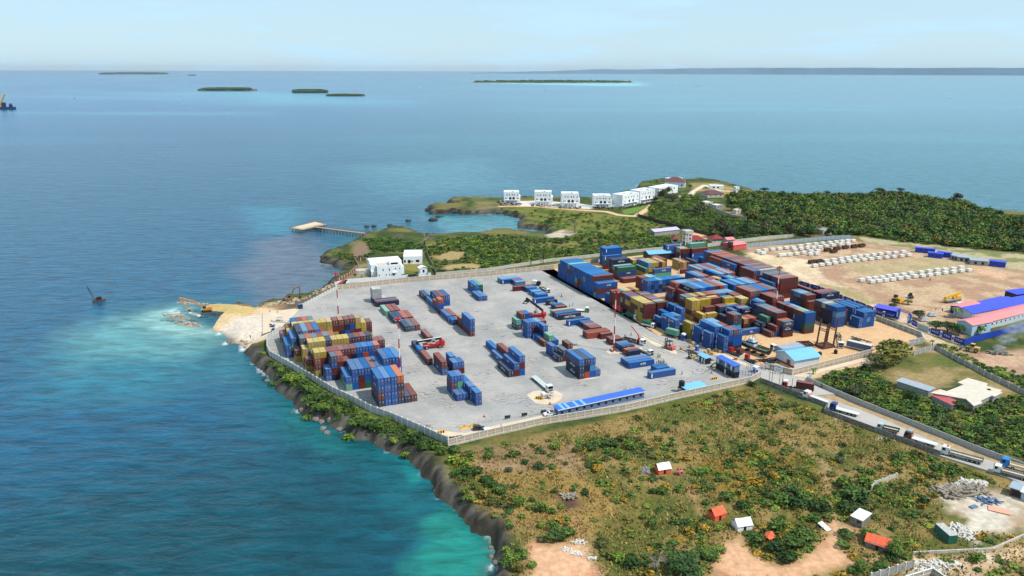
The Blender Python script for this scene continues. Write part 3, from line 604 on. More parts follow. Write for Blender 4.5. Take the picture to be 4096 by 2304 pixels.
row('u',-92.6,174.1,20,2.59,"BBB BNB NBB BNL NSB BNB NBB BBB BBB BBL","blue row with white door plates",2.5)
row('u',-100.2,174.9,20,2.59,"RRR RRR BRT BRL","maroon and mint row behind the blue",2.5)
row('v',-47.3,144.6,20,2.6,"YRRR YYRY YYYY YYRY RRRY YRRY YRYR RRYB SNRR RRTR","checkered wall along the lane",2.45)
row('v',-47.5,151.6,20,2.6,"RRRR RRRT RRRR RRRS RRRR RRRR RRRS RRRR","second layer of the checkered wall",2.6)
row('v',-79.5,145.4,20,2.7,"RRR RRR BB BB","maroon end beyond the checkered wall",2.5)
row('u',-80.7,151.6,20,2.6,"BRT RRY RRR RRY","mint topped quartet",2.5)
row('v',-75.5,159.6,20,2.6,"RR","maroon pair behind the second layer")
row('u',-33,148.5,20,2.59,"BBB BBB BBL","lettered triple tower row",2.5,'ESL')
row('u',-26.8,148.5,20,2.59,"BBB NS","nearest lettered tower",2.5,'ESL')
row('u',-39.5,148.3,20,2.59,"NB BBB","step left of the lettered towers",2.6)
row('u',-34.2,156.4,20,2.59,"BBBB","high blue tower at the lane")
row('u',-40.7,156.4,20,2.59,"BBBB","second high blue tower")
row('u',-20,152.2,20,2.59,"YYY","yellow tower at the kerb",2.5,'MSC')
row('u',-12.4,152.2,20,2.59,"BBB","first kerb tower")
row('u',-5.2,152.3,20,2.59,"BBB","second kerb tower")
row('u',-11.4,154.8,20,2.6,"BBBB BBBL BBBL","upper left of the kerb block",2.5)
row('u',-5.3,154.8,20,2.6,"BBBB BBBL BBRR","upper middle of the kerb block",2.5)
row('u',1,155.3,20,2.59,"BBB BNBB RBBR NBBB","front of the kerb block",2.5)
row('u',-43.5,169.5,20,2.6,"YRYY RYYY","yellow double tower",2.5,'MSC')
row('v',-43.4,174.7,20,2.6,"RRYY RRYR","yellow face beside the double tower",2.5,'MSC1')
row('v',-43.5,181,20,2.6,"RRRR RRRY","maroon face with a white stripe",2.5)
row('v',-38.9,174.3,20,2.6,"RYR","maroon step before the yellow face")
row('v',-36.4,173.9,20,2.6,"RY","low yellow box with a black emblem",2.5,'MSC1')
row('u',-36.2,170.7,20,2.6,"RY","low yellow end of the double tower",2.5,'MSC')
row('v',-41,187.7,20,2.6,"RBNY RRRS","yellow face in the middle",2.5,'MSC1')
row('u',-37.3,194.5,20,2.6,"YYYY YYYY","second yellow double tower",2.5,'MSC')
row('v',-36.8,181.5,20,2.6,"BNS RRR","grey and red roofed step",2.5)
row('v',-36,187.6,20,2.6,"RBB RRY","blue and yellow roofed step",2.5)
row('u',-29.9,184.1,20,2.6,"NBB NB","blue box between the steps",2.6)
row('u',-29.6,179.3,20,2.6,"RN","navy box below the steps")
row('u',-23,179.2,20,2.6,"NNR TSS","grey and red doors stack",2.5)
row('v',-15,178.4,40,2.7,"B","long blue one with white letters",2.5,'PILV')
row('u',-22.6,185.3,20,2.6,"Rk SR Ro SR","rust coloured row above the long blue",2.5)
row('u',-14.3,189.2,20,2.6,"NN NNG","green topped pair by the sand",2.6,'CMA')
row('u',-7.8,189.2,20,2.6,"R BR","maroon pair on the sand",2.55)
row('v',-5.8,194.5,20,2.6,"RNS NRo","grey lettered tower on the sand",2.5,'CMAV')
row('v',-11.2,195,20,2.6,"NNRR NBNS RRRo SSNS NNNS NNSS NNSN","grey topped spine",2.52)
row('v',-29.1,189.4,20,2.6,"RRN BBL RRR","navy face with white mark",2.5,'CMAV')
row('u',-29.9,198.8,20,2.6,"BBBB BBBL","pale blue pair behind the spine",2.5)
row('u',-33,211,40,2.6,"RRRR RRRo RRRR","long maroon triple",2.5)
row('u',-21.3,208,20,2.6,"RRRR","maroon tower behind the brown box")
row('u',-14.9,208.1,20,2.6,"RRRR RRRL","maroon tower beside the brown box",2.5)
row('u',-8.7,208,20,2.6,"BBBK BBBT","brown topped tower",2.5)
row('v',-6.1,207.7,20,2.6,"RGBB","green banded tower on the sand")
row('u',-27,217,20,2.6,"BBB","small blue tower behind the maroons")
row('u',-62.3,183.3,40,2.6,"RRNN RBBB BBBL SNNB BBSB NNNS RRRR RRRo BBBL","broad row with a white lettered navy end",2.47,'CMA')
row('u',-74.9,181,20,2.6,"RRRo BBBL SSSL BBBL NNNS RRRR WWWW RRRR SSSS RRRR RRRR YYYY","patchwork row behind the broad one",2.5)
row('u',-74.3,178.2,20,2.6,"RBR","maroon and blue tower in the middle")
row('u',-61.6,180.6,40,2.6,"RRR","long maroon step below the navy end")
row('u',-50.3,170.2,20,2.6,"RRNS RRNS RRRY YRRR RYYY RRRR RRRR RRRo RNBL BNBL BBBL BBBL","ochre and blue striped row",2.52,'CMA')
row('u',-44,195.5,20,2.6,"RRRR RRRR","maroon pair above the yellow tower",2.5)
row('u',-78.8,197.8,40,2.9,"BBBB BBBL RRRo","left tower of the far trio",2.5)
row('u',-91.6,208.2,40,2.9,"BBBL RRRR BBBL RRRR RRRR BBBL","six striped roofs at the back",2.46)
row('u',-79,211,40,2.9,"BBBB BBBL RRRR BBBL RRRo","five striped roofs at the back",2.46)
row('u',-60.4,208.2,40,2.6,"BBBB BBBB BBBL BBSB NNNL BBBL RRRR","blue roofs right of the broad row",2.52)
row('u',-73.2,214,20,2.6,"BBBB BBBT NNNN","mint topped piece behind the blue roofs",2.5)
row('u',-43,204.8,40,2.9,"RRRo BBBS RRRR BBBB BBBB RRRR NNNS","seven striped roofs before the red mast",2.5)
row('v',-57.7,237.3,40,2.9,"RRRR RRRo RRNS RNRR RNNS RRRS","near end of the red wall",2.55)
row('v',-77.3,239.6,40,2.9,"NRRW RRRR RRRS RRRR RRRR RNRS RRRR RRRR RRRR RRRS RRRR RRRR RRRR RRRS RRRo RRRo RRRR RRRo RRRR RRRS BBBB","long red wall at the hoarding",2.58)
row('u',-76.8,234.4,40,2.9,"RRRR RRRB","maroon and blue pair at the red wall",2.46)
row('u',-60.3,234.4,40,2.9,"BBB","blue one in front of the red wall")
row('u',-110,237,40,2.6,"BRBR","maroon one leaning on the red wall",2.5)
row('u',-97.4,237,40,2.6,"BBBB","blue pair on the red wall",2.5,'ESL')
row('v',-36.6,237,20,2.6,"RRR NNS BNL BRL BBS","dark stack left of the lettered navy",2.52)
row('v',-33.9,236.3,20,2.6,"RR","maroon step of the dark stack")
row('v',-33.8,244.1,40,2.9,"RNN RRR RRR","lettered navy stack at the hoarding",2.5,'CMAV')
row('u',-50.5,252,40,2.9,"RR","long maroon one along the hoarding")
row('v',-31.1,244,40,2.5,"NS","grey roofed long one at the hoarding")
row('v',-7.9,228.6,20,2.6,"BBLB NNNB NNNS RNNW SNRS SRRS","near grey topped wall on the sand",2.5)
row('u',-9.4,235.1,20,2.6,"RSR","red and grey end beside the grey wall")
row('u',-11,242.3,40,2.6,"BBB BBB BBB","long blue roofs by the hoarding",3.)
row('u',-2.7,238.5,20,2.6,"BB BBB BLB BBB","blue corner nearest the hoarding gate",2.56)
BOX = []
ordn = ["first","second","third","fourth","fifth","sixth","seventh","eighth","ninth","tenth","eleventh","twelfth"]+["%dth" % i for i in range(13, 30)]
for ri, (ax, u, v, L, h, pitch, cols, where, mark, plain) in enumerate(ROWS):
    for ci, cs_ in enumerate(cols):
        for ti, c in enumerate(cs_):
            ju, jv = R_.uniform(-.12, .12), R_.uniform(-.025, .025)
            if ax == 'u': o = Y(u+ju, v+ci*pitch+jv); ang = TH
            else: o = Y(u-ci*pitch+jv, v+ju); ang = TH+math.pi/2     # x axis along +V; origin at far end
            BOX.append(dict(ax=ax, row=ri, ci=ci, ti=ti, nt=len(cs_), nc=len(cols), c=c, L=L, h=h, o=o, z=.02+ti*h, ang=ang, where=where, mark=mark))
# local frame: 'u' boxes run from x=-L..0, y 0..W ; 'v' boxes: x axis = +V: place so that near-left corner is the origin
def corners(b):
    L, W, h = b['L'], 2.438, b['h']
    if b['ax'] == 'u': e1, e2, p0 = UU, VV, b['o']-UU*L
    else: e1, e2, p0 = VV, -UU, b['o']
    out = []
    for z in (b['z'], b['z']+h):
        for k, m_ in ((0, 0), (1, 0), (1, 1), (0, 1)): q = p0+e1*L*k+e2*W*m_; out.append((q[0], q[1], z))
    return out
# which boxes show largest from where the photograph was taken: coarse depth sort
Wz, Hz = 2048, 1152; zb = np.full((Hz, Wz), 1e9); ib = np.full((Hz, Wz), -1, np.int32)
for bi, b in enumerate(BOX):
    P = np.array(corners(b)); d = P-np.array([0, 0, CAM_H]); dz = d@FWD; sx0 = (2048+F_PX*(d@RGT)/dz)/2; sy0 = (1152-F_PX*(d@UPV)/dz)/2
    for f in ((4,5,6,7),(0,1,5,4),(1,2,6,5),(2,3,7,6),(3,0,4,7)):
        fx, fy, fd = sx0[list(f)], sy0[list(f)], 1/dz[list(f)]; ar = sum(fx[i]*fy[(i+1) % 4]-fx[(i+1) % 4]*fy[i] for i in range(4))
        if abs(ar) < .3: continue
        x0, x1, y0, y1 = max(int(fx.min()), 0), min(int(fx.max())+2, Wz), max(int(fy.min()), 0), min(int(fy.max())+2, Hz)
        if x0 >= x1 or y0 >= y1: continue
        gx_, gy_ = np.meshgrid(np.arange(x0, x1)+.5, np.arange(y0, y1)+.5); ok = np.ones(gx_.shape, bool)
        for i in range(4): j = (i+1) % 4; ok &= ((fx[j]-fx[i])*(gy_-fy[i])-(fy[j]-fy[i])*(gx_-fx[i]))*np.sign(ar) >= 0
        A3 = np.linalg.lstsq(np.stack([fx, fy, np.ones(4)], 1), fd, rcond=None)[0]; zz = 1/np.maximum(A3[0]*gx_+A3[1]*gy_+A3[2], 1e-9)
        s_ = zb[y0:y1, x0:x1]; ok &= zz < s_-.02; s_[ok] = zz[ok]; ib[y0:y1, x0:x1][ok] = bi
cnt = np.bincount(ib[ib >= 0], minlength=len(BOX)); order = np.argsort(-cnt); single = set(int(i) for i in order[:296] if cnt[i] > 0)
GRP = {}
def tier(b):
    if b['nt'] == 1: return "unstacked,"
    if b['ti'] == b['nt']-1: return "on top,"
    return ["at the bottom,", "second up,", "third up,"][b['ti']]
def setm(o, i, m): o.material_slots[i].link = 'OBJECT'; o.material_slots[i].material = m
NAVY_TXT = {}
for bi in sorted(single):
    b = BOX[bi]; body, roof, door = cmesh(b['L'], b['h']); c = b['c']
    pos = "" if b['nc'] == 1 else ((ordn[b['ci']]+" from left," if b['ax'] == 'u' else ordn[b['ci']]+" from front,"))
    lab = " ".join(("%s %s container %s %s %s" % (PAL[c][0], "long" if b['L'] > 8 else "short", tier(b), pos, b['where'])).split())

    o = link("shipping_container", body); tag(o, lab, "container", "stacked shipping containers")
    b['obj'] = o; b['label'] = lab
    base = b['o'] if b['ax'] == 'u' else b['o']+VV*b['L']
    o.location = (base[0], base[1], b['z']); o.rotation_euler = (0, 0, b['ang']); setm(o, 0, WALL_M[c])
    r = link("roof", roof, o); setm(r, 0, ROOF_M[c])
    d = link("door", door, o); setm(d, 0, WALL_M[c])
    if c == 'B' and b['L'] < 8 and b['ax'] == 'u' and R_.random() < .8 or (c == 'B' and b['ax'] == 'v' and b['mark'] is None and b['L'] > 8 and b['ci'] == 0):
        q = MB()
        if b['ax'] == 'u': q.box(-b['L']+.45, -b['L']+.85, -.012, .02, .45, b['h']-.4)
        else: q.box(-b['L']+.5, -b['L']+.95, -.012, .02, .45, b['h']-.4)
        q.build("marking_stripe", M_WHITE, o)
    mk = b['mark'] or ''; rt = (math.pi/2, 0, 0)
    if mk.startswith('ESL') and c == 'B' and (mk == 'ESL' and b['ci'] < 3 or mk != 'ESL' and b['ci'] == 0) and R_.random() < .9:
        x = -b['L']*.4; text("lettering", "ESL", 1.15, M_WHITE, o, (x, .025, b['h']*.56), rt)
        e = MB(); e.cyl((0, .03, 0), (0, -.012, 0), .42, n=8); e = e.build("emblem", M_YEL, o); e.location = (x-1.55, 0, b['h']*.55)
    elif 'CMA' in mk and c in 'NS' and b['L'] > 5:
        x = -b['L']*.52; s_ = .95 if b['L'] > 8 else .72; big = mk == 'CMAL'
        text("lettering", "CMA CGM", s_*(1.4 if big else 1), M_WHITE, o, (x, .025, b['h']*.5), rt)
        e = MB(); 
        for i in range(7): t0 = rad(150-i*14); t1 = rad(150-(i+1)*14); e.bar((x+1.5*math.cos(t0)*.8, .012, b['h']*.62+.7*math.sin(t0)*.8), (x+1.5*math.cos(t1)*.8, .012, b['h']*.62+.7*math.sin(t1)*.8), .05, .04+.03*i*(7-i)/6)
        e.build("emblem", M_WHITE, o)
    elif 'PIL' in mk and c == 'B': text("lettering", "PIL", 1.2, M_WHITE, o, (-b['L']*.55, .025, b['h']*.52), rt, sx=1.15)
    elif mk.startswith('MSC') and c == 'Y': 
        text("emblem", "m\nsc", .8, M_BLACK, o, (-b['L']*.5, .025, b['h']*.52), rt)
# the rest of the containers, too hidden or too far to tell apart
mb = MB(); vc = []
cm = mat("stacked_steel", (1,1,1), .6, .16, .9, vcol="paint")
for bi, b in enumerate(BOX):
    if bi in single: continue
    P = corners(b); P = [(np.array(p)) for p in P]; ctr = sum(P)/8; P = [tuple(ctr+(p-ctr)*np.array([.994, .994, .985])) for p in P]
    k = R_.uniform(.82, 1.15); wc = np.array(col(*PAL[b['c']][1])[:3])*k*.6; rc = np.array(col(*ROOF[b['c']])[:3])*k*.72
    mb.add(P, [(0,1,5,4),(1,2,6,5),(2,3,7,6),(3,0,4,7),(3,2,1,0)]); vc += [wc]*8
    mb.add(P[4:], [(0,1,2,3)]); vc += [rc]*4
o = mb.build("stacked_containers", cm); vattr(o.data, "paint", np.array(vc)); tag(o, kind='stuff')
# ================================================================== walls, fences
for k_, v_ in {'Gd':(1640,1330,10.0625),'Kl':(2580,1220,4.55),'Kg':(2420,1150,4.55),'Kc':(2660,950,4.55),'Kb':(2380,970,4.55),'Kk':(3200,1210,4.55),'Ka':(2220,1010,4.55)}.items(): VIEWS[k_] = v_
M_PRE = mat("precast_panel", col(176,158,136)[:3], .9, .16, .5, dirt=col(120,104,88)[:3], dirt_amt=.25); M_POST = mat("precast_post", col(206,198,186)[:3], .85, .1, .8)
M_LAT = mat("breeze_block", col(190,190,186)[:3], .85, .12, 1.5, dirt=col(140,140,134)[:3], dirt_amt=.4); M_LPOST = mat("white_post", col(224,224,220)[:3], .8, .08)
M_GREY = mat("grey_block_wall", col(160,158,154)[:3], .9, .2, .6, dirt=col(110,106,100)[:3], dirt_amt=.4, bump=.04, bscale=3); M_STONE = mat("stone_wall", col(172,172,170)[:3], .9, .26, 1.4, dirt=col(120,118,114)[:3], dirt_amt=.5, bump=.08, bscale=2.5)
M_STAIN = mat("stained_wall", col(138,132,124)[:3], .9, .3, .5, dirt=col(84,80,74)[:3], dirt_amt=.6); M_BASE = mat("plinth_concrete", col(196,188,176)[:3], .9, .18, .6, dirt=col(140,126,108)[:3], dirt_amt=.35)
M_NAVY = mat("hoarding_blue", col(24,38,140)[:3], .5, .1, .6); M_HOARD = mat("hoarding_bright_blue", col(30,64,170)[:3], .5, .1, .6); M_SHEETM = mat("grey_sheet", col(160,172,184)[:3], .5, .1, .5, metal=.2)
M_GLASS = mat("dark_glass", col(24,30,38)[:3], .15, .1); M_DARK = mat("dark_steel", col(44,42,42)[:3], .6, .2); M_RUST = mat("rusty_steel", col(92,58,46)[:3], .8, .3, 1.2); M_TYRE = mat("tyre_rubber", col(34,32,31)[:3], .9, .2)
M_WALLW = mat("white_render", col(228,230,232)[:3], .7, .05, .4); M_RED = mat("red_paint", col(176,26,32)[:3], .4, .12); M_GREEN = mat("green_tarp", col(26,92,70)[:3], .7, .2, 1.); M_TARP = mat("red_tarp", col(206,30,38)[:3], .6, .15); M_ORT = mat("orange_tarp", col(226,96,60)[:3], .7, .16, 1.2)
M_WOOD = mat("pale_timber", col(186,152,108)[:3], .8, .2, 1.); M_BLUEP = mat("blue_paint", col(30,76,160)[:3], .45, .1); M_LBR = mat("light_blue_roof", col(116,178,216)[:3], .5, .08, .4); M_BR = mat("blue_roof", col(58,104,196)[:3], .5, .08, .4); M_YELP = mat("yellow_paint", col(224,166,40)[:3], .5, .12); M_PINK = mat("pink_roof", col(226,134,132)[:3], .6, .08, .4); M_MRF = mat("maroon_roof", col(130,38,42)[:3], .65, .15, .6); M_BRF = mat("bright_blue_roof", col(62,78,206)[:3], .5, .1, .4)
def wall(name, label, runs, h, m_pan, m_post, step=3., th=.16, pw=.34, base=None, cope=None, cat="wall", z0=None, over=.15, panels=None):
    "runs: world polyline(s) along the foot; panels between posts, each post its own part"
    o0 = runs[0]; t = thing(name, label, cat, (o0[0], o0[1], 0)); pan = MB(); cp_ = MB(); bs = MB(); pm = None; np_ = 0; total = sum(math.dist(a, b) for a, b in zip(runs, runs[1:])); step = max(step, total/95)
    for a, b in zip(runs, runs[1:]):
        L = math.dist(a, b); n = max(1, round(L/step)); d = (np.array(b)-np.array(a))/L; an = yaw(d); nv = np.array([-d[1], d[0]])
        for i in range(n+1):
            p = np.array(a)+d*L*i/n; zb = gz(*p)-.3 if z0 is None else z0
            if i < n:
                q = np.array(a)+d*L*(i+1)/n; zt = (0. if z0 is None or True else z0)+h
                v = [(*(e+nv*s*th/2-o0), z) for z in (zb, zt) for e, s in ((p, -1), (q, -1), (q, 1), (p, 1))]
                pan.add(v, [(3,2,1,0),(4,5,6,7),(0,1,5,4),(1,2,6,5),(2,3,7,6),(3,0,4,7)])
                if cope: 
                    v = [(*(e+nv*s*(th/2+.07)-o0), z) for z in (zt+.002, zt+.1) for e, s in ((p, -1), (q, -1), (q, 1), (p, 1))]; cp_.add(v, [(3,2,1,0),(4,5,6,7),(0,1,5,4),(1,2,6,5),(2,3,7,6),(3,0,4,7)])
                    for zz in (h*.45,): 
                        v = [(*(e+nv*s*(th/2+.03)-o0), z) for z in (zz, zz+.16) for e, s in ((p, -1), (q, -1), (q, 1), (p, 1))]; cp_.add(v, [(3,2,1,0),(4,5,6,7),(0,1,5,4),(1,2,6,5),(2,3,7,6),(3,0,4,7)])
                if base:
                    v = [(*(e+nv*s*(th/2+.22)-o0), z) for z in (min(zb, -.2)-1.4, base) for e, s in ((p, -1), (q, -1), (q, 1), (p, 1))]; bs.add(v, [(3,2,1,0),(4,5,6,7),(0,1,5,4),(1,2,6,5),(2,3,7,6),(3,0,4,7)])
            if m_post is not None and (i < n or b is runs[-1]):
                if pm is None: pb = MB(); pb.box(-pw/2, pw/2, -pw/2, pw/2, -1.2, h+over); pb.box(-pw/2-.05, pw/2+.05, -pw/2-.05, pw/2+.05, h+over, h+over+.08); pm = pb.mesh("post"); pm.materials.append(m_post)
                o = link("post", pm, t); o.location = (p[0]-o0[0], p[1]-o0[1], 0); o.rotation_euler = (0, 0, an)
    pan.build("panel", m_pan, t)
    if cope: cp_.build("coping", cope, t)
    if base: bs.build("plinth", M_BASE, t)
    return t
b_pts = [tuple(p) for p in GP('b', [(2392,1362),(1945,1165),(1655,1040),(1395,945),(1145,815),(905,705),(605,520),(375,390),(100,235),(62,160)])+GP('a', [(60,1000),(235,870)])]
wall("breeze_block_wall", "pale grey breeze block wall with white posts along the sea cliff", b_pts, 2.3, M_LAT, M_LPOST, 3.)
wall("picket_fence", "light picket fence climbing beside the dug up shore", GP('a', [(515,577),(945,352)]), 2.0, M_LAT, M_LPOST, 3., cat="fence", th=.1)
wall("precast_wall", "tan precast wall with white posts at the back of the yard", GP('a', [(945,350),(1800,253),(2576,193)])+GP('c', [(1000,148),(1660,83)])+GP('e', [(110,548),(620,482)]), 2.6, M_PRE, M_POST, 4., cope=M_POST)
wall("plastered_wall", "weathered white plastered wall running behind the tan yard wall", GP('c', [(140,165),(800,105),(1330,25)])+GP('e', [(0,465),(620,400),(1100,345),(1560,300)]), 1.7, M_BASE, None, 6., th=.25)
wall("front_wall", "long two tier wall between the yard and the dry field", GP('d', [(300,1392),(700,1290),(1500,1110),(2576,935)])+GP('f', [(1700,1245),(2576,1058)])+GP('h', [(775,985)]), 2.2, M_PRE, M_POST, 3.2, base=.25, cope=M_POST)
gw = GP('h', [(845,882),(1185,968)])
wall("gate_wall", "short precast wall carrying the white name board at the gate", gw, 2.5, M_PRE, M_POST, 3., cope=M_POST)
wall("compound_wall", "precast wall with pale coping beside the light blue roofed store", GP('h', [(1190,966),(2205,700)])+GP('m', [(610,1165)]), 2.4, M_PRE, M_POST, 3.2, cope=M_POST)
wall("corner_wall", "grey wall turning the corner beyond the large round tree", GP('m', [(1090,1062),(1275,1030),(1245,958),(670,742)]), 2.4, M_GREY, M_POST, 3.4, cope=M_POST)
wall("stained_wall", "stained grey wall along the lower side of the truck road", GP('h', [(790,1048),(1640,1372)])+GP('n', [(0,640),(700,900),(1500,1195)]), 1.5, M_STAIN, None, 5., th=.2)
wall("stone_wall", "pale stone wall along the upper side of the truck road", GP('h', [(1430,985),(1385,1040)])+GP('n', [(0,335),(530,560),(1050,765),(1960,1130),(2800,1440)]), 1.7, M_STONE, None, 5., th=.3)
wall("plot_wall", "grey block wall around the plot with the flat concrete roof", GP('m', [(1160,1185),(1370,1125),(1430,1110),(2150,1485)])+GP('n', [(2500,365),(2900,560)]), 1.7, M_GREY, M_POST, 4.)
wall("kerb_wall", "low concrete kerb wall beside the dirt road at lower right", GP('o', [(1150,1150),(2050,1105),(2170,1100),(2576,920)]), .35, M_BASE, None, 6., th=.3)
wall("panel_fence", "short weathered panel fence at the bottom edge by the dirt road", GP('o', [(600,1500),(1150,1330)]), 1.9, M_GREY, M_POST, 3.)
wall("white_panel_wall", "white edged wall corner at the bottom edge of the road", GP('o', [(1000,1560),(1390,1440),(1560,1560)]), 2.1, M_PRE, M_LPOST, 3., cope=M_LPOST)
wall("ruined_wall", "ruined pale wall stub among the bushes near the rubble", GP('o', [(610,330),(650,275),(930,175)]), 1.2, M_BASE, M_POST, 3.)
wall("sheet_metal_fence", "grey corrugated sheet fence behind the concrete block yard", GP('g', [(590,285),(1160,228),(1740,178),(1945,172)]), 2.5, M_SHEETM, M_DARK, 4., th=.08, pw=.12, cat="fence")
wall("bamboo_fence", "dark bamboo fence curving along the orange track", GP('j', [(2100,565),(2110,600),(2250,640),(2576,730)])+GP('k', [(0,650),(330,735),(560,790),(830,860),(990,905)]), 2.2, mat("dark_thatch", col(66,58,54)[:3], .95, .25), None, 6., th=.15, cat="fence")
wall("estate_wall", "pale wall between the bamboo fence and the metal fence", GP('k', [(740,985),(1080,935),(1520,885),(1840,860)]), 2.2, M_BASE, None, 6., th=.25)
def hoard(label, pts, letters=True, h=2.7, bright=False):
    t = thing("site_hoarding", label, "hoarding", (*pts[0], 0)); o0 = pts[0]; mb = MB(); k = 0
    for a, b in zip(pts, pts[1:]):
        L = math.dist(a, b); d = (np.array(b)-np.array(a))/L; n = max(1, round(L/7.5)); an = yaw(d)
        A3 = np.array(a)-o0; B3 = np.array(b)-o0; mb.bar((*A3, h/2), (*B3, h/2), .12, h)
        if letters:
            for i in range(n):
                q = A3+d*(i+.02)*L/n; o = MB(); o.box(-.1, 1.1, -.12, .12, 0, h+.05); o = o.build("white_panel", M_WHITE, t); o.location = (*q, 0); o.rotation_euler = (0, 0, an)
                o2 = MB(); o2.box(.1, .9, -.13, -.121, h*.3, h*.8); o2.build("notice", M_NAVY, o)
                q = A3+d*(i+.58)*L/n; nv = np.array([d[1], -d[0]])
                text("lettering", "C R J E", 1.15, M_WHITE, t, (*(q+nv*.075), h*.55), (math.pi/2, 0, an))
    mb.build("panel", M_HOARD if bright else M_NAVY, t); return t
hoard("navy hoarding with white letters behind the red container wall", [np.array(p) for p in GP('g', [(1265,770),(1545,850),(1830,965),(2130,1080)])+GP('m', [(630,640)])])
hoard("navy hoarding with white letters left of the site gate", [np.array(p) for p in GP('m', [(635,655),(750,690),(925,725)])])
hoard("short navy hoarding right of the site gate arch", [np.array(p) for p in GP('m', [(1110,790),(1195,835)])])
hoard("navy hoarding with three large names beside the dirt track", [np.array(p) for p in GP('m', [(1340,900),(1490,950),(1640,1010),(1800,1062)])])
hoard("long plain bright blue hoarding leading to the burning rubbish", [np.array(p) for p in GP('m', [(1805,1062),(2150,965),(2700,830)])], False, 3., True)
wall("grey_sheet_wall", "grey sheet wall between two navy hoardings", GP('m', [(1200,838),(1338,895)]), 2.4, M_SHEETM, None, 6., cat="fence")
ga, gb = GP('m', [(945,728),(1093,780)]); t = thing("site_gate", "blue site gate arch with two printed columns", "gate", (*ga, 0), yaw(gb-ga)); L = math.dist(ga, gb)
for x in (0, L): mb = MB(); mb.box(x-.6, x+.6, -.5, .5, 0, 4.6); c_ = mb.build("column", M_HOARD, t); q = MB(); q.box(x-.35, x+.35, -.53, -.505, 1.2, 4.2); q.build("notice", M_WHITE, c_)
mb = MB(); 
for z in (4.7, 5.6): mb.bar((-.6, 0, z), (L+.6, 0, z), .2)
for i in range(12): mb.bar((L*i/12, 0, 4.7), (L*(i+1)/12, 0, 5.6), .12)
mb.build("truss", M_BLUEP, t)
# gate name board and posts
p0, p1 = GP('h', [(958,935),(1060,962)]); t = thing("name_board", "white name board with blue words on the gate wall", "sign", (*p0, 0), yaw(p1-p0)); L = math.dist(p0, p1)
mb = MB(); mb.box(0, L, -.45, -.3, 1.0, 4.0); mb.build("board", M_WHITE, t); mb = MB(); mb.box(.3, .5, -.29, -.2, 0, 1.2); mb.box(L-.5, L-.3, -.29, -.2, 0, 1.2); mb.build("support", M_DARK, t)
mtx = mat("sign_blue", col(30,62,120)[:3], .5, .05); text("lettering", "FUMBA", L*.22, mtx, t, (L/2, -.47, 3.05), (math.pi/2, 0, 0), .01); text("lettering", "PORTS", L*.22, mtx, t, (L/2, -.47, 1.85), (math.pi/2, 0, 0), .01)
p0, p1 = GP('h', [(845,905),(892,915)]); t = thing("notice_board", "small white notice board left of the name board", "sign", (*p0, 0), yaw(p1-p0)); L = math.dist(p0, p1); mb = MB(); mb.box(0, L, -.4, -.3, 1.4, 2.9); mb.build("board", M_WHITE, t); mb = MB(); mb.box(.1, .2, -.29, -.2, 0, 1.5); mb.box(L-.2, L-.1, -.29, -.2, 0, 1.5); mb.build("support", M_DARK, t)
# ================================================================== generic buildings
def bld(name, label, cat, v, pl, pr_, depth, h, m_wall, roof='flat', m_roof=None, rise=1.5, wins=(), z0=0., parapet=.5, mwin=None, over=.4, doors=(), group=None, left=()):
    "front face foot from pl to pr in the image, depth away from the viewer; wins: (x fraction, sill z, w, h)"
    a = G(v, *pl, z0)[:2]; b = G(v, *pr_, z0)[:2]; L = math.dist(a, b); t = thing(name, label, cat, (*a, z0), yaw(b-a), group)
    w_ = MB(); w_.box(0, L, 0, depth, -1.2, h)
    if roof in ('gx', 'gy'):
        if roof == 'gx': 
            for x in (0, L-.2): w_.add([(x,0,h),(x+.2,0,h),(x+.2,depth,h),(x,depth,h),(x,depth/2,h+rise),(x+.2,depth/2,h+rise)], [(0,1,5,4),(2,3,4,5),(0,4,3),(1,2,5)])
        else:
            for y in (0, depth-.2): w_.add([(0,y,h),(0,y+.2,h),(L,y+.2,h),(L,y,h),(L/2,y,h+rise),(L/2,y+.2,h+rise)], [(0,1,5,4),(2,3,4,5),(0,4,3),(1,2,5)])
    w_.build("wall", m_wall, t); r = MB()
    if roof == 'flat': 
        for x0, x1, y0, y1 in ((0, L, 0, .25), (0, L, depth-.25, depth), (0, .25, .25, depth-.25), (L-.25, L, .25, depth-.25)): r.box(x0-.03, x1+.03, y0-.03, y1+.03, h-.02, h+parapet)
        r.build("parapet", m_wall, t)
        if m_roof: q = MB(); q.box(.26, L-.26, .26, depth-.26, h, h+.05); q.build("roof", m_roof, t)
    elif roof == 'gx': r.gable(0, L, 0, depth, h, h+rise, over=over); r.build("roof", m_roof, t)
    elif roof == 'gy': r.gable(0, L, 0, depth, h, h+rise, over=over, ridge='y'); r.build("roof", m_roof, t)
    elif roof == 'hip': r.hip(0, L, 0, depth, h, h+rise); r.build("roof", m_roof, t)
    elif roof == 'shed':
        r.add([(-over,-over,h+.02),(L+over,-over,h+.02),(L+over,depth+over,h+rise),(-over,depth+over,h+rise),(-over,-over,h+.16),(L+over,-over,h+.16),(L+over,depth+over,h+rise+.14),(-over,depth+over,h+rise+.14)], [(3,2,1,0),(4,5,6,7),(0,1,5,4),(1,2,6,5),(2,3,7,6),(3,0,4,7)]); r.build("roof", m_roof, t)
    for x, z, ww, hh in wins:
        q = MB(); x *= L; q.box(x-ww/2, x+ww/2, -.04, .05, z, z+hh); q.build("window", mwin or M_GLASS, t)
    for y, z, ww, hh in left:
        q = MB(); y *= depth; q.box(-.04, .05, y-ww/2, y+ww/2, z, z+hh); q.build("window", mwin or M_GLASS, t)
    for x, ww, hh, m_ in doors:
        q = MB(); x *= L; q.box(x-ww/2, x+ww/2, -.05, .05, 0, hh); q.build("door", m_, t)
    return t, L
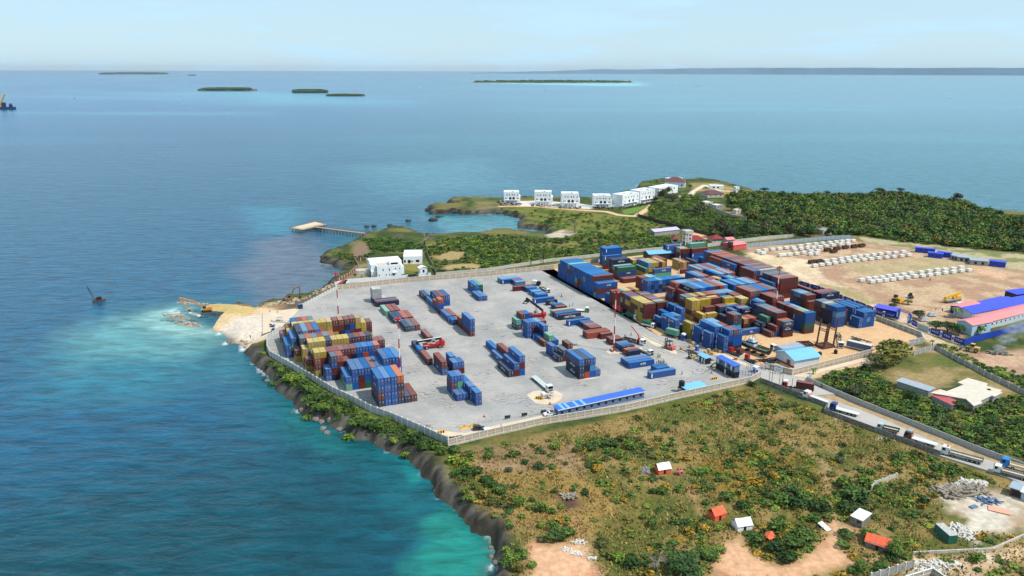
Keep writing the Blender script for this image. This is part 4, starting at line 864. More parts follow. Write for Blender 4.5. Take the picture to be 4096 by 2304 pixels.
M_SLATE = mat("slate_cladding", col(96,116,146)[:3], .5, .1, .5); 
t, L = bld("office_building", "long low grey office with blue roof along the front wall", "building", 'd', (1715,1022), (2820,778), 3.0, 2.7, M_SLATE, 'shed', M_BR, .35, [((i+.5)/12, 1.0, 1.0, .9) for i in range(12)])
q = MB(); q.box(-.4, L+.4, -.46, -.4, 2.55, 2.88); q.build("fascia", M_WHITE, t)
for x in (.045, .1, .2, .28): q = MB(); q.add([(x*L,-.42,2.87),(x*L+1.1,-.42,2.87),(x*L+1.1,3.4,3.2),(x*L,3.4,3.2)], [(0,1,2,3)]); q.build("skylight", M_LBR, t)
a = G('f', 1765, 1160, 2.2)[:2]; b = G('f', 2030, 1105, 2.2)[:2]; t = thing("lean_to_shed", "light blue lean-to roof behind the front wall beside the water tank", "shed", (*a, 0), yaw(b-a)); L = math.dist(a, b)
q = MB(); q.add([(0,0,2.1),(L,0,2.1),(L-.5,4,2.9),(-1.2,4,2.9),(0,0,2.2),(L,0,2.2),(L-.5,4,3.0),(-1.2,4,3.0)], [(3,2,1,0),(4,5,6,7),(0,1,5,4),(1,2,6,5),(2,3,7,6),(3,0,4,7)]); q.build("roof", M_LBR, t)
q = MB(); [q.box(x, x+.1, y, y+.1, 0, z) for x, y, z in ((.2,.2,2.1),(L-.4,.2,2.1),(L-.8,3.6,2.8),(.1,3.6,2.8))]; q.box(.1, L-.5, 3.4, 3.5, 0, 2.0); q.build("wall", M_SHEETM, t)
def tank(label, v, x, y, r, h, z=0., stand=None):
    p = G(v, x, y, z); t = thing("water_tank", label, "water tank", (p[0], p[1], z)); q = MB()
    if stand: s = MB(); [s.box(a_-.15, a_+.15, b_-.15, b_+.15, 0, stand) for a_ in (-r+.1, r-.1) for b_ in (-r+.1, r-.1)]; s.box(-r-.2, r+.2, -r-.2, r+.2, stand, stand+.15); s.build("stand", M_GREY, t)
    s0 = (stand or 0)+.16*(stand is not None); q.cyl((0,0,s0), (0,0,s0+h), r, n=14); q.cyl((0,0,s0+h), (0,0,s0+h+.3), r*.95, r*.4, n=14); q.cyl((0,0,s0+h+.3), (0,0,s0+h+.45), .3, n=8); q.build("vessel", M_BLACK, t)
    rr = MB(); [rr.cyl((0,0,s0+h*k), (0,0,s0+h*k+.06), r+.03, n=14) for k in (.25, .5, .75)]; rr.build("ribs", M_BLACK, t); return t
tank("tall black water tank on a concrete stand by the front wall", 'f', 1690, 1185, 1.15, 2.7, 0, 1.7); tank("black water tank beside the light blue roofed store", 'h', 1540, 725, .9, 1.8); tank("black water tank with blue bucket by the compound wall", 'h', 1745, 690, .8, 1.6); tank("black water tank under the small tree by the path", 'h', 2120, 885, 1.1, 1.9)
def cabin(label, o, ax_len, m1, m2, roof_m, two):
    t = thing("site_cabin", label, "cabin", (*o, 0), TH); W = 2.5
    q = MB(); q.box(-ax_len, 0, 0, W, .1, 2.7); q.build("wall", m1, t)
    if two: q = MB(); q.box(-ax_len, 0, .02, W-.02, 2.702, 5.3); q.build("upper_wall", m2, t)
    z = 5.3 if two else 2.7; q = MB(); q.add([(-ax_len-.3,-.4,z+.02),(.3,-.4,z+.02),(.3,W+.3,z+.3),(-ax_len-.3,W+.3,z+.3),(-ax_len-.3,-.4,z+.14),(.3,-.4,z+.14),(.3,W+.3,z+.42),(-ax_len-.3,W+.3,z+.42)], [(3,2,1,0),(4,5,6,7),(0,1,5,4),(1,2,6,5),(2,3,7,6),(3,0,4,7)]); q.build("roof", roof_m, t)
    for z0 in ((.1, 2.75) if two else (.1,)):
        for x, ww, dz, hh, m_ in ((.1, .9, .05, 2.1, M_WHITE), (.27, 1.1, .9, 1., M_GLASS), (.52, .9, .05, 2.1, M_WHITE), (.68, 1., .9, 1., M_GLASS), (.83, .9, .05, 2.1, M_WHITE), (.93, 1., .9, 1., M_GLASS)):
            if two and z0 < 1 and m_ is M_WHITE and x != .52: continue
            q = MB(); q.box(-ax_len*(1-x)-ww/2, -ax_len*(1-x)+ww/2, -.05, .05, z0+dz, z0+dz+hh); q.build("door" if m_ is M_WHITE else "window", m_, t)
    if two:
        q = MB(); q.box(-ax_len, 0, -1.1, -.06, 2.6, 2.7); [q.box(-ax_len*k-.03, -ax_len*k+.03, -1.1, -1.04, .0, 3.7) for k in (.02,.25,.5,.75,.98)]; q.box(-ax_len, 0, -1.1, -1.05, 3.65, 3.7); q.bar((-ax_len-2.6, -.6, 0), (-ax_len, -.6, 2.65), .8, .12); q.build("balcony", M_DARK, t)
    return t
cabin("two storey container office with blue roof and black lower floor", G('f', 2368, 1012)[:2], 12.2, M_BLACK, M_SLATE, M_BR, True); cabin("black weigh cabin with a light blue roof beside the ramp", G('f', 2003, 832)[:2], 5.6, M_BLACK, None, M_LBR, False)
a, b = G('f', 1760, 650)[:2], G('f', 2085, 795)[:2]; t = thing("weighbridge", "dark steel weighbridge deck ahead of the black cabin", "weighbridge", (*a, 0), yaw(b-a)); L = math.dist(a, b); q = MB(); q.box(0, L, -1.5, 1.5, .12, .4); q.build("deck", M_DARK, t); q = MB(); q.side([(-2.5,0),(0,0),(0,.38)], -1.5, 1.5); q.side([(L,0),(L+2.5,0),(L,.38)], -1.5, 1.5); q.box(0, L, -1.7, -1.5, .1, .6); q.build("ramp", M_CONC, t)
# kerb beams of the truck lane
for lab, pts in (("long concrete kerb beam starting in the middle of the lane", GP('f', [(1145,428),(1440,570),(1760,690)])), ("pale concrete kerb beam below the blue kerb towers", GP('f', [(1790,505),(2200,660),(2576,830)])+GP('h', [(780,880)]))):
    t = thing("kerb_beam", lab, "kerb", (*pts[0], 0)); q = MB(); [q.bar((*(a-pts[0]), .16), (*(b-pts[0]), .16), .45, .34) for a, b in zip(pts, pts[1:])]; q.build("beam", M_POST, t)
for i, (x, y, lab) in enumerate(((1810,612,"farthest timber faced block by the blue toilet"),(1840,590,"tall timber block behind the blue toilet"),(1700,640,"timber block beside the red forklift"),(1950,585,"timber block below the blue kerb towers"),(2000,690,"left block of the group by the weigh cabin"),(2040,680,"tall block of the group by the weigh cabin"),(2085,705,"dark striped block right of the cabin group"),(2145,665,"left block of the pair on the pale kerb"),(2190,680,"right block of the pair on the pale kerb"),(2390,770,"block at the corner of the container office"))):
    p = G('f', x, y); t = thing("buffer_block", lab, "block", (p[0], p[1], 0), TH+.1*i, "yellow and black buffer blocks"); q = MB(); q.box(-.65,.65,-.65,.65,0,1.25 if i not in (1,5) else 1.9); q.build("core", M_WOOD, t); q = MB(); [q.box(-.68,.68,-.68,.68,z,z+.12) for z in (.2,.75)]; q.build("stripe", M_DARK if i % 2 else M_YELP, t)
p = G('f', 1893, 652); t = thing("portable_toilet", "blue portable toilet beside the truck lane", "toilet", (p[0], p[1], 0), TH); q = MB(); q.box(-.65,.65,-.65,.65,0,2.3); q.build("body", M_BLUEP, t); q = MB(); q.hip(-.6,.6,-.6,.6,2.3,2.55,.1); q.build("roof", M_LBR, t); q = MB(); q.box(.65,.69,-.4,.4,.1,2.); q.build("door", M_BR, t)
p = G('a', 490, 592); t = thing("guard_booth", "dark blue guard booth at the end of the picket fence", "booth", (p[0], p[1], 0), TH+.2); q = MB(); q.box(-1,1,-1,1,0,2.5); q.build("body", mat("booth_blue", col(30,52,92)[:3]), t); q = MB(); q.hip(-1,1,-1,1,2.5,2.8,.25); q.build("roof", M_SLATE, t); q = MB(); q.box(1,1.04,-.6,.6,1.1,1.9); q.build("window", M_GLASS, t)
# store with light blue roof, jack-up frame, sheds
M_PALEB = mat("pale_blue_render", col(196,204,210)[:3], .7, .08, .4)
a = G('h', 1210, 878)[:2]; t = thing("store_building", "pale store with bright light blue pitched roof inside the gate", "building", (*a, 0), TH+math.pi/2); Lx, Wx = 13.5, 11.5
q = MB(); q.box(0, Lx, 0, Wx, 0, 3.4)
for x in (0, Lx-.2): q.add([(x,0,3.4),(x+.2,0,3.4),(x+.2,Wx,3.4),(x,Wx,3.4),(x,Wx/2,5.6),(x+.2,Wx/2,5.6)], [(0,1,5,4),(2,3,4,5),(0,4,3),(1,2,5)])
q.build("wall", M_PALEB, t); q = MB(); q.gable(0, Lx, 0, Wx, 3.4, 5.7, over=.7); q.build("roof", M_LBR, t); q = MB(); q.box(-.05, .05, 2.4, 4.6, 0, 2.6); q.build("door", mat("brown_door", col(110,84,66)[:3]), t); q = MB(); q.box(-.06,.0,0,Wx,0,.7); q.build("plinth_band", mat("red_band", col(150,52,56)[:3]), t)
bld("open_shelter", "low pale metal roof beside the light blue roofed store", "shed", 'h', (1065,700), (1330,660), 4, 2.4, M_SHEETM, 'shed', M_SHEETM, .3)
legs = [((1500,590),(1548,250)), ((1590,632),(1622,315)), ((1625,566),(1662,300)), ((1712,610),(1752,245))]; P4 = [G('h', *a) for a, _ in legs]; c4 = sum(P4)/4; t = thing("jack_up_frame", "rusty four legged jack-up frame standing on the sand lot", "rig", (c4[0], c4[1], 0))
for (a, b), p in zip(legs, P4): h_ = hgt('h', a[0], a[1], b[1]); q = MB(); d = p-c4; q.cyl((d[0], d[1], 0), (d[0]+1.3*h_/22, d[1], h_), .34, n=8); o = q.build("leg", M_RUST, t); q = MB(); [q.cyl((d[0]+1.3*z/22, d[1], z), (d[0]+1.3*z/22, d[1], z+.3), .5, n=8) for z in np.arange(1, 9, 1.)]; q.build("rack", M_RUST, o)
for i, j in ((0,1),(2,3)): q = MB(); a, b = P4[i]-c4, P4[j]-c4; [q.bar((a[0]+.5, a[1], z), (b[0]+.5, b[1], z), .25) for z in (8., 9.)]; [q.bar((a[0]+.5+(b[0]-a[0])*k/6, a[1]+(b[1]-a[1])*k/6, 8.), (a[0]+.5+(b[0]-a[0])*(k+1)/6, a[1]+(b[1]-a[1])*(k+1)/6, 9.), .12) for k in range(6)]; q.build("cross_beam", M_RUST, t)
q = MB(); pp = [tuple((p-c4)[:2]*1.25) for p in (P4[0], P4[1], P4[3], P4[2])]; q.prism(pp, .3, 1.1); q.build("platform", M_RUST, t); q = MB(); [q.bar((*pp[i], 2.1), (*pp[(i+1) % 4], 2.1), .06) for i in range(4)]; [q.bar((*p, 1.1), (*p, 2.1), .06) for p in pp]; q.build("railing", M_DARK, t)
a, b = G('h', 1310, 610)[:2], G('h', 1480, 600)[:2]; t = thing("steel_pontoon", "rusty open steel frame lying left of the jack-up frame", "frame", (*a, 0), yaw(b-a)); L = math.dist(a, b); q = MB(); [q.box(0, L, y, y+.3, .2, 1.1) for y in (0, 5)]; [q.box(x, x+.3, .3, 5, .2, .9) for x in np.linspace(0, L-.3, 5)]; q.build("frame", M_RUST, t)
# -- shed with light blue roof behind the containers; back buildings
t, L = bld("open_shed", "open shed with a light blue roof behind the striped containers", "shed", 'Kb', (985,330), (1390,300), 9, 4.2, M_DARK, 'gx', M_LBR, 1.5, z0=0., over=.6)
bld("long_shed", "long shed with a faded lilac roof in the scrub", "shed", 'e', (1345,135), (1665,100), 9, 2.6, M_GREY, 'gx', mat("lilac_roof", col(192,176,206)[:3], .6, .06), 1.4)
for lab, v, pl, pr_, dp, h, rs in (("maroon roofed pavilion left of the water tower", 'Kc', (140,95), (225,95), 7, 2.6, 2.6), ("wide maroon roofed pavilion right of the water tower", 'Kc', (415,100), (725,90), 9, 2.0, 2.6), ("maroon roofed pavilion beside the pale wall", 'Kc', (860,80), (1080,72), 9, 2.0, 2.4)): bld("pavilion", lab, "pavilion", v, pl, pr_, dp, h, M_BASE, 'hip', M_MRF, rs, [(.2,.9,1.2,1.2),(.5,.9,1.2,1.2),(.8,.9,1.2,1.2)])
t, L = bld("salmon_shed", "salmon red shed with a pink roof beside the block yard", "shed", 'g', (425,325), (595,300), 10, 3.4, mat("salmon_wall", col(206,92,80)[:3], .7, .1), 'gx', M_PINK, .9)
bld("pink_roof_house", "small house under a pale pink roof by the metal fence", "house", 'g', (345,265), (440,258), 6, 4.2, M_GREY, 'gx', M_PINK, 1.2)
p = G('e', 1760, 250); h_ = hgt('e', 1760, 250, 95); t = thing("water_tower", "white concrete water tower standing above the pavilions", "water tower", (p[0], p[1], 0), .3); w2 = 2.3
for x in (-w2, w2):
    for y_ in (-w2, w2): q = MB(); q.box(x-.25, x+.25, y_-.25, y_+.25, 0, h_); q.build("column", M_WALLW, t)
for z in (h_*.33, h_*.66): q = MB(); [q.box(-w2, w2, y_-.15, y_+.15, z-.2, z+.2) for y_ in (-w2, w2)]; [q.box(x-.14, x+.14, -w2, w2, z-.19, z+.19) for x in (-w2, w2)]; q.build("cross_beam", M_WALLW, t)
q = MB(); q.box(-3.2, 3.2, -3.2, 3.2, h_, h_+1.6); q.build("tank", M_BASE, t); q = MB(); [q.bar((s*3.1, -3.1, h_+2.5), (s*3.1, 3.1, h_+2.5), .06) for s in (-1, 1)]; [q.bar((-3.1, s*3.1, h_+2.5), (3.1, s*3.1, h_+2.5), .06) for s in (-1, 1)]; [q.bar((a_*3.1, b_*3.1, h_+1.6), (a_*3.1, b_*3.1, h_+2.5), .06) for a_ in (-1, 0, 1) for b_ in (-1, 1)]; q.build("railing", M_ROD, t)
# concrete batching hopper
p = G('g', 385, 335); t = thing("batching_plant", "rusty mixing hopper and frame beside the salmon shed", "hopper", (p[0], p[1], 0)); q = MB(); q.cyl((0,0,4.5), (0,0,2.2), 1.9, .5, 10); q.cyl((0,0,6.5), (0,0,4.5), 1.9, n=10); q.build("hopper", M_RUST, t); q = MB(); [q.bar((x, y_, 0), (x, y_, 4.6), .2) for x in (-1.7, 1.7) for y_ in (-1.7, 1.7)]; q.bar((-6, 0, .4), (0, 0, 3.), .8, .3); q.build("frame", M_DARK, t)
# villas
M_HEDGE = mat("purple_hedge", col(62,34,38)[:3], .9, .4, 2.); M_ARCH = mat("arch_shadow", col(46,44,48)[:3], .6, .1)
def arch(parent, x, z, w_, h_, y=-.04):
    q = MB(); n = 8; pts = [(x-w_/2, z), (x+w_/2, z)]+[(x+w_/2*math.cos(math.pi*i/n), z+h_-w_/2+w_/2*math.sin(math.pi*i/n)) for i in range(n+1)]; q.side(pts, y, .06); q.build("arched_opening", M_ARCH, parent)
vil = [((372,425),(568,425),290,"leftmost white villa on the headland road"),((765,447),(980,450),288,"second white villa from the left above the purple hedge"),((1115,472),(1335,472),308,"middle left white villa with two arches"),((1525,478),(1752,478),335,"white villa beside the small lawn gap"),((1895,480),(2110,440),312,"white villa behind the triangular lawn"),((2120,435),(2312,400),262,"rightmost tall white villa beside the dark trees")]
for pl, pr_, tp, lab in vil:
    h_ = hgt('j', (pl[0]+pr_[0])/2, (pl[1]+pr_[1])/2, tp); 
    t, L = bld("white_villa", lab, "villa", 'j', pl, pr_, 12, h_, M_WALLW, 'flat', M_WALLW, wins=[(x, h_*.72, .9, 1.2) for x in (.2,.36,.55,.68)]+[(x, h_*.05, .7, 1.3) for x in (.22,.3,.46,.6,.8)]+[(x, h_*.38, .7, 1.2) for x in (.12,.2,.86,.93)]+[(.9, h_*.68, .6, 1.7)], group="white villas on the headland")
    for x in (.42, .64): arch(t, x*L, h_*.32, 2.4, 2.6)
    q = MB(); q.box(L*.72, L+1.2, 2.4, 12.2, 0, h_*.62); q.box(L*.1, L*.9, -1.4, -.06, h_*.28, h_*.32); q.box(L*.35, L*.6, 3, 7, h_, h_+1.); q.build("wing", M_WALLW, t); q = MB(); q.box(L*.55, L*.66, 1, 2.5, h_+.5, h_+.9); q.build("solar_panel", M_SLATE, t)
    a = G('j', pl[0]-40, pl[1]+22)[:2]; b = G('j', pr_[0]+30, pr_[1]+26)[:2]; hd = thing("flower_hedge", "dark purple hedge in front of the "+lab.replace(' on the headland road', '').replace(' above the purple hedge', '').replace(' with two arches', '').replace(' beside the small lawn gap', ' by the lawn gap').replace(' behind the triangular lawn', ' by the lawn').replace(' beside the dark trees', ''), "hedge", (*a, -.2), yaw(b-a)); Lh = math.dist(a, b); q = MB()
    for i in range(int(Lh*5)):
        x, y_, z = R_.uniform(0, Lh), R_.uniform(-.7, .7), R_.uniform(.3, 2.1); s_ = R_.uniform(.25, .6); q.bar((x-s_, y_+R_.uniform(-.3, .3), z), (x+s_, y_, z+R_.uniform(-.4, .5)), s_, s_*.7)
    q.build("leaf_mass", M_HEDGE, hd)
wall("garden_wall", "low white garden wall linking the white villas", GP('j', [(320,400),(345,440),(590,445),(760,440)]), 1.6, M_WALLW, None, 8.); wall("garden_wall", "low white garden wall between the middle villas", GP('j', [(985,455),(1110,450),(1340,470),(1520,478)]), 1.5, M_WALLW, None, 8.); wall("garden_wall", "white garden wall right of the small lawn gap", GP('j', [(1755,470),(1850,475),(1895,485)]), 2., M_WALLW, None, 8.)
bld("white_house", "white terraced house below the maroon hip roof", "house", 'k', (115,330), (355,285), 14, 7, M_WALLW, 'flat', M_WALLW, wins=[(.2,4.2,1.2,1.4),(.5,4.2,1.2,1.4),(.8,4.,1.4,2.),(.3,1,1.2,1.6),(.7,1,1.4,2.)])
bld("hip_roof_house", "large house with a dark maroon hip roof at the point", "house", 'k', (185,215), (450,225), 18, 5.5, M_WALLW, 'hip', mat("dark_tile_roof", col(104,62,62)[:3], .7, .15), 4.5, [(.1,1,1.4,2),(.3,1,1.4,2),(.6,1,1.4,2),(.85,1,1.4,2)])
bld("low_house", "low house with a maroon hip roof among the trees", "house", 'k', (740,355), (950,345), 14, 3.4, M_BASE, 'hip', mat("dark_tile_roof", (.1,.05,.05)), 3., [(.2,1,1,1.2),(.5,1,1,1.2),(.8,1,1,1.2)])
bld("flat_roof_pavilion", "long white flat roofed pavilion on the bare point", "pavilion", 'k', (765,240), (950,245), 8, 3, M_WALLW, 'flat', M_WALLW, wins=[(.3,.6,2,1.6),(.6,.6,2,1.6)]); bld("white_wall_house", "white seaside house behind the hip roof", "house", 'k', (240,160), (420,150), 8, 4, M_WALLW, 'flat', M_WALLW)
bld("bungalow", "grey bungalow with a green white roof by the walled yard", "house", 'k', (700,470), (810,460), 9, 3.2, M_BASE, 'flat', M_WALLW, wins=[(.3,1,1.4,1.2),(.7,1,1.4,1.2)]); bld("bungalow", "pale bungalow below the trees inside the walled yard", "house", 'k', (850,500), (940,490), 8, 2.8, M_GREY, 'flat', M_WALLW, wins=[(.3,1,1.2,1.),(.7,1,1.2,1.)]); bld("gate_house", "small white roofed gate house near the round olive tree", "house", 'k', (1105,565), (1170,555), 4, 3.2, M_BASE, 'flat', M_WALLW, wins=[(.5,1,1,1.2)]); bld("roofless_house", "pale roofless walls at the edge of the wood", "ruin", 'k', (2230,835), (2345,820), 10, 3.2, M_BASE, 'flat', M_GREY, wins=[(.2,.3,1.6,2),(.6,.8,1.2,1.2)])
bld("tall_kiosk", "tall white chimney like kiosk near the sea", "tower", 'k', (1100,325), (1145,322), 4, 8, M_WALLW, 'flat', M_WALLW, wins=[(.5,5.5,1.5,1)])
wall("yard_wall", "brown grey wall of the yard among the trees", GP('k', [(770,490),(900,550),(1060,610),(1240,640)]), 2.4, M_GREY, M_POST, 5.)
# white modern house compound on the cove
zq = -.3
t, L = bld("modern_house", "white modern house with boxy storeys above the cove", "house", 'i', (1322,1130), (1630,1105), 11, 6.4, M_WALLW, 'flat', M_BASE, wins=[(.07,.9,.5,1.),(.36,.9,.5,1.),(.5,.9,.5,1.),(.24,3.8,.55,1.5),(.5,3.8,.55,1.5),(.76,4.4,.7,.8),(.93,4.4,.6,.8)], doors=[(.67,.9,2.1,mat("red_door", col(96,40,38)[:3]))], left=[(.3,.6,2.,2.2),(.3,3.6,2.,2.2),(.75,3.6,2.,2.)])
q = MB(); q.box(-3.2, -.05, 3, 11, 0, 3.4); q.box(-3.2, -.05, 4.5, 11, 3.4, 7.2); q.box(L*.55, L*.98, 3, 9, 6.45, 8.2); q.box(L+.05, L+2.5, 4, 14., 0, 5.); q.box(-2, L+3, 14.05, 27, 0, 6.2); q.box(L*.62, L*.8, -1., -.06, 2.5, 2.75); q.build("wing", M_WALLW, t); q = MB(); q.box(-3.25, -3.15, 5, 7.5, 4.2, 6.4); q.box(-3.25, -3.15, 4, 6.5, .8, 2.8); q.box(L*.6, L*.9, 2.95, 3.0, 6.9, 8.); q.build("glazing", M_GLASS, t)
t, L = bld("garden_wing", "white single storey wing behind the modern house garden", "house", 'i', (1655,950), (1895,945), 19, 4.4, M_WALLW, 'flat', M_WALLW, wins=[(.08,.8,1.2,1.6),(.3,.3,1.6,2.2),(.76,.9,2.2,1.6)])
wall("white_wall", "white boundary wall in front of the modern house", GP('i', [(770,1225),(950,1185),(1710,1130),(1710,1135)]), 1.9, M_WALLW, None, 6.); wall("white_wall", "short white wall right of the grey driveway gate", GP('i', [(1850,1115),(2010,1100)]), 1.9, M_WALLW, None, 6.)
wall("red_white_wall", "stepped wall with white posts and brick red panels by the cove", GP('i', [(830,1170),(960,1090),(1075,985),(1030,905),(1250,905)]), 1.5, mat("brick_red_panel", col(140,76,68)[:3], .8, .15), M_LPOST, 4.); wall("side_wall", "weathered grey wall descending past the palm", GP('i', [(1945,800),(2075,1080)]), 1.9, M_STAIN, None, 6.)
bld("pool_house", "pale low garden building with blank walls by the cove", "building", 'i', (1050,1105), (1220,1095), 6, 2.6, M_BASE, 'flat', M_BASE); bld("gate_pavilion", "small white gate pavilion beside the palm", "building", 'i', (1870,1075), (1960,1065), 4, 3., M_WALLW, 'gy', M_WALLW, 1.3, wins=[(.5,.4,1.2,1.8)])
a, b = GP('i', [(1715,1133), (1820,1122)]); t = thing("driveway_gate", "grey panelled driveway gate in the white boundary wall", "gate", (*a, 0), yaw(b-a)); L = math.dist(a, b); [MB().box(x0, x1, -.05, .05, .1, 2.).build("leaf", M_DARK, t) for x0, x1 in ((0, L*.49), (L*.51, L))]
a, b = GP('i', [(835,1235), (950,1190)]); t = thing("brick_ramp", "brick red ramp with a black tarpaulin by the white wall", "ramp", (*a, 0), yaw(b-a)); q = MB(); q.side([(0,0),(6,0),(6,2.2)], 0, 4); q.build("slope", mat("brick_red", col(132,66,56)[:3], .9, .2), t); q = MB(); q.side([(-.2,.1),(6,2.3),(6,2.4),(-.2,.25)], -1.6, -.05); q.build("tarpaulin", M_BLACK, t)
# jetty
M_DECK = mat("deck_boards", col(188,150,116)[:3], .8, .12, .8); M_PALED = mat("pale_deck", col(206,188,158)[:3], .8, .08); M_PILE = mat("jetty_pile", col(52,46,44)[:3], .8, .2)
zj = -.6; W0 = [G('i', x, y, zj)[:2] for x, y in ((1440,592),(510,472))]; PL = [G('i', x, y, zj)[:2] for x, y in ((195,488),(345,512),(662,440),(520,407))]
t = thing("jetty", "wooden jetty with a wide T head reaching into the bay", "jetty", (*W0[0], 0)); o0 = W0[0]; q = MB(); a, b = (0, 0), W0[1]-o0; q.bar((0, 0, zj-.15), (*b, zj-.15), 3., .3); q.build("walkway", M_DECK, t); q = MB(); q.prism([tuple(p-o0) for p in PL], zj-.3, zj+.02); q.build("platform", M_DECK, t); cpl = sum(PL)/4; q = MB(); q.prism([tuple(cpl+(p-cpl)*.86-o0) for p in PL], zj+.02, zj+.06); q.build("platform_floor", M_PALED, t)
dj = b/np.linalg.norm(b); nj = np.array([-dj[1], dj[0]]); Lj = np.linalg.norm(b); pm = MB(); pm.cyl((0,0,SEA-2), (0,0,zj-.25), .2, n=6); pm = pm.mesh("pile"); pm.materials.append(M_PILE)
for i in range(22):
    for s in (-1.2, 1.2): o = link("pile", pm, t); o.location = (*(dj*Lj*(i+.5)/22+nj*s), 0)
for i in range(6):
    for j in range(4): u_, v_ = (i+.3)/5.6, (j+.3)/3.6; p = (PL[0]*(1-v_)+PL[3]*v_)*(1-0)*1.; p = PL[0]+(PL[3]-PL[0])*min(u_, 1)+(PL[1]-PL[0])*min(v_, 1)*.95; o = link("pile", pm, t); o.location = (*(p-o0), 0)
br = MB(); [br.bar((*(dj*Lj*(i+.5)/22+nj*s*1.2), SEA+.4), (*(dj*Lj*(i+1.5)/22+nj*s*1.2), zj-.3), .1) for i in range(21) for s in (-1, 1)]; br.build("bracing", M_PILE, t)
rl = MB(); 
for s in (-1.4, 1.4):
    for z in (zj+.6, zj+1.1): rl.bar((*(nj*s), z), (*(b+nj*s), z), .07)
    for i in range(45): rl.bar((*(dj*Lj*i/45+nj*s), zj), (*(dj*Lj*i/45+nj*s), zj+1.1), .08)
for p, q_ in zip(PL, PL[1:]+PL[:1]):
    for z in (zj+.6, zj+1.1): rl.bar((*(p-o0), z), (*(q_-o0), z), .08)
    n_ = int(math.dist(p, q_)/2); [rl.bar((*(p+(q_-p)*i/n_-o0), zj), (*(p+(q_-p)*i/n_-o0), zj+1.1), .1) for i in range(n_)]
rl.build("railing", mat("brown_rail", col(120,86,66)[:3], .8, .15), t)
# ---- construction site sheds on the right
t, L = bld("long_blue_barrack", "front long barrack with a pink roof behind the blue hoarding", "building", 'm', (2130,840), (2900,640), 9, 3.2, M_PALEB, 'gx', M_PINK, 1.2, [((i+.5)/14, 1.2, .9, 1.) for i in range(14)])
bld("site_house", "two storey pale blue site house with a pink roof", "building", 'm', (1895,930), (2140,880), 8, 4.6, mat("pale_blue_wall", col(176,204,222)[:3], .7, .06), 'gx', M_PINK, 1.3, [(.3,.8,1.,1.),(.7,2.8,1.2,.9),(.7,.6,1.2,1.)])
bld("blue_roof_barrack", "long barrack with a bright blue roof and many windows", "building", 'm', (1900,740), (2900,545), 10, 3.4, M_PALEB, 'gx', M_BRF, 1.4, [((i+.5)/26, .9, .8, 1.5) for i in range(26)])
bld("blue_roof_shed", "farther bright blue roofed shed behind the pink porch", "building", 'm', (2060,640), (2460,545), 8, 2.6, M_NAVY, 'gx', M_BRF, .9); bld("pink_porch", "square pink roof on a dark blue base by the palm", "building", 'm', (1840,690), (2060,630), 9, 3.2, M_NAVY, 'gx', M_PINK, .8)
bld("corner_shed", "dark open shed with a blue roof at the right edge", "shed", 'm', (2470,490), (2700,460), 7, 3.4, M_DARK, 'shed', M_BRF, .4)
t, L = bld("gate_shed", "violet blue roofed shed behind the navy hoarding by the gate", "shed", 'm', (640,640), (925,700), 6, 2.8, M_NAVY, 'shed', mat("violet_roof", col(84,84,206)[:3], .5, .08), .3)
for lab, pl, pr_, dp in (("farthest dark blue site container with a blue roof", (1170,985), (1425,1010), 3), ("blue site container in front of the far pair", (1335,1050), (1520,1072), 3.5), ("dark blue site container left of the grey sheds", (1455,1040), (1630,1062), 3), ("solitary bright blue container at the right end", (2125,1160), (2335,1185), 4)): bld("site_container", lab, "container", 'l', pl, pr_, dp, 2.8, M_HOARD, 'shed', M_BRF, .1, [(.3,1,.8,.9)], group="blue site containers at the wood edge")
for lab, pl, pr_ in (("left grey open shed of the far work camp", (1630,1080), (1720,1100)), ("middle grey open shed of the far work camp", (1720,1105), (1880,1120)), ("right grey open shed of the far work camp", (1880,1145), (2110,1165))): bld("work_shed", lab, "shed", 'l', pl, pr_, 6, 2.6, M_GREY, 'shed', M_SHEETM, .3, [(.3,.1,1.4,1.8),(.7,.1,1.4,1.8)])
# flat concrete roof house and small roofs
pts = [(1370,390),(1495,345),(1580,370),(1800,285),(1720,255),(1855,200),(2110,270),(2090,300),(2290,355),(2265,375),(2300,385),(2200,440),(2160,425),(2020,490),(2040,520),(1930,560),(1830,470)]
p3 = [G('n', x, y, 2.8)[:2] for x, y in pts]; c_ = sum(p3)/len(p3); t = thing("flat_roof_house", "unfinished house with a broad stepped concrete slab roof", "house", (*c_, 0)); q = MB(); q.prism([tuple((p-c_)*.93) for p in p3], -.6, 2.55); q.build("wall", M_GREY, t); q = MB(); q.prism([tuple(p-c_) for p in p3], 2.551, 2.85); q.build("roof", mat("slab_concrete", col(206,194,176)[:3], .9, .14, .4), t); q = MB(); o = G('n', 2125, 350, 2.85)[:2]-c_; q.cyl((*o, 2.86), (*o, 3.05), .7, n=12); q.build("tyre", M_TYRE, t)
bld("tin_roof_hut", "long grey tin roofed hut among the bushes", "hut", 'n', (935,300), (1340,430), 4, 2., M_GREY, 'shed', mat("grey_tin", col(168,174,182)[:3], .5, .1, metal=.2), .3); bld("red_tin_hut", "low hut with a faded red tin roof below the slab house", "hut", 'n', (1390,490), (1640,610), 4, 1.9, M_GREY, 'shed', mat("faded_red_tin", col(176,84,88)[:3], .6, .12), .3)
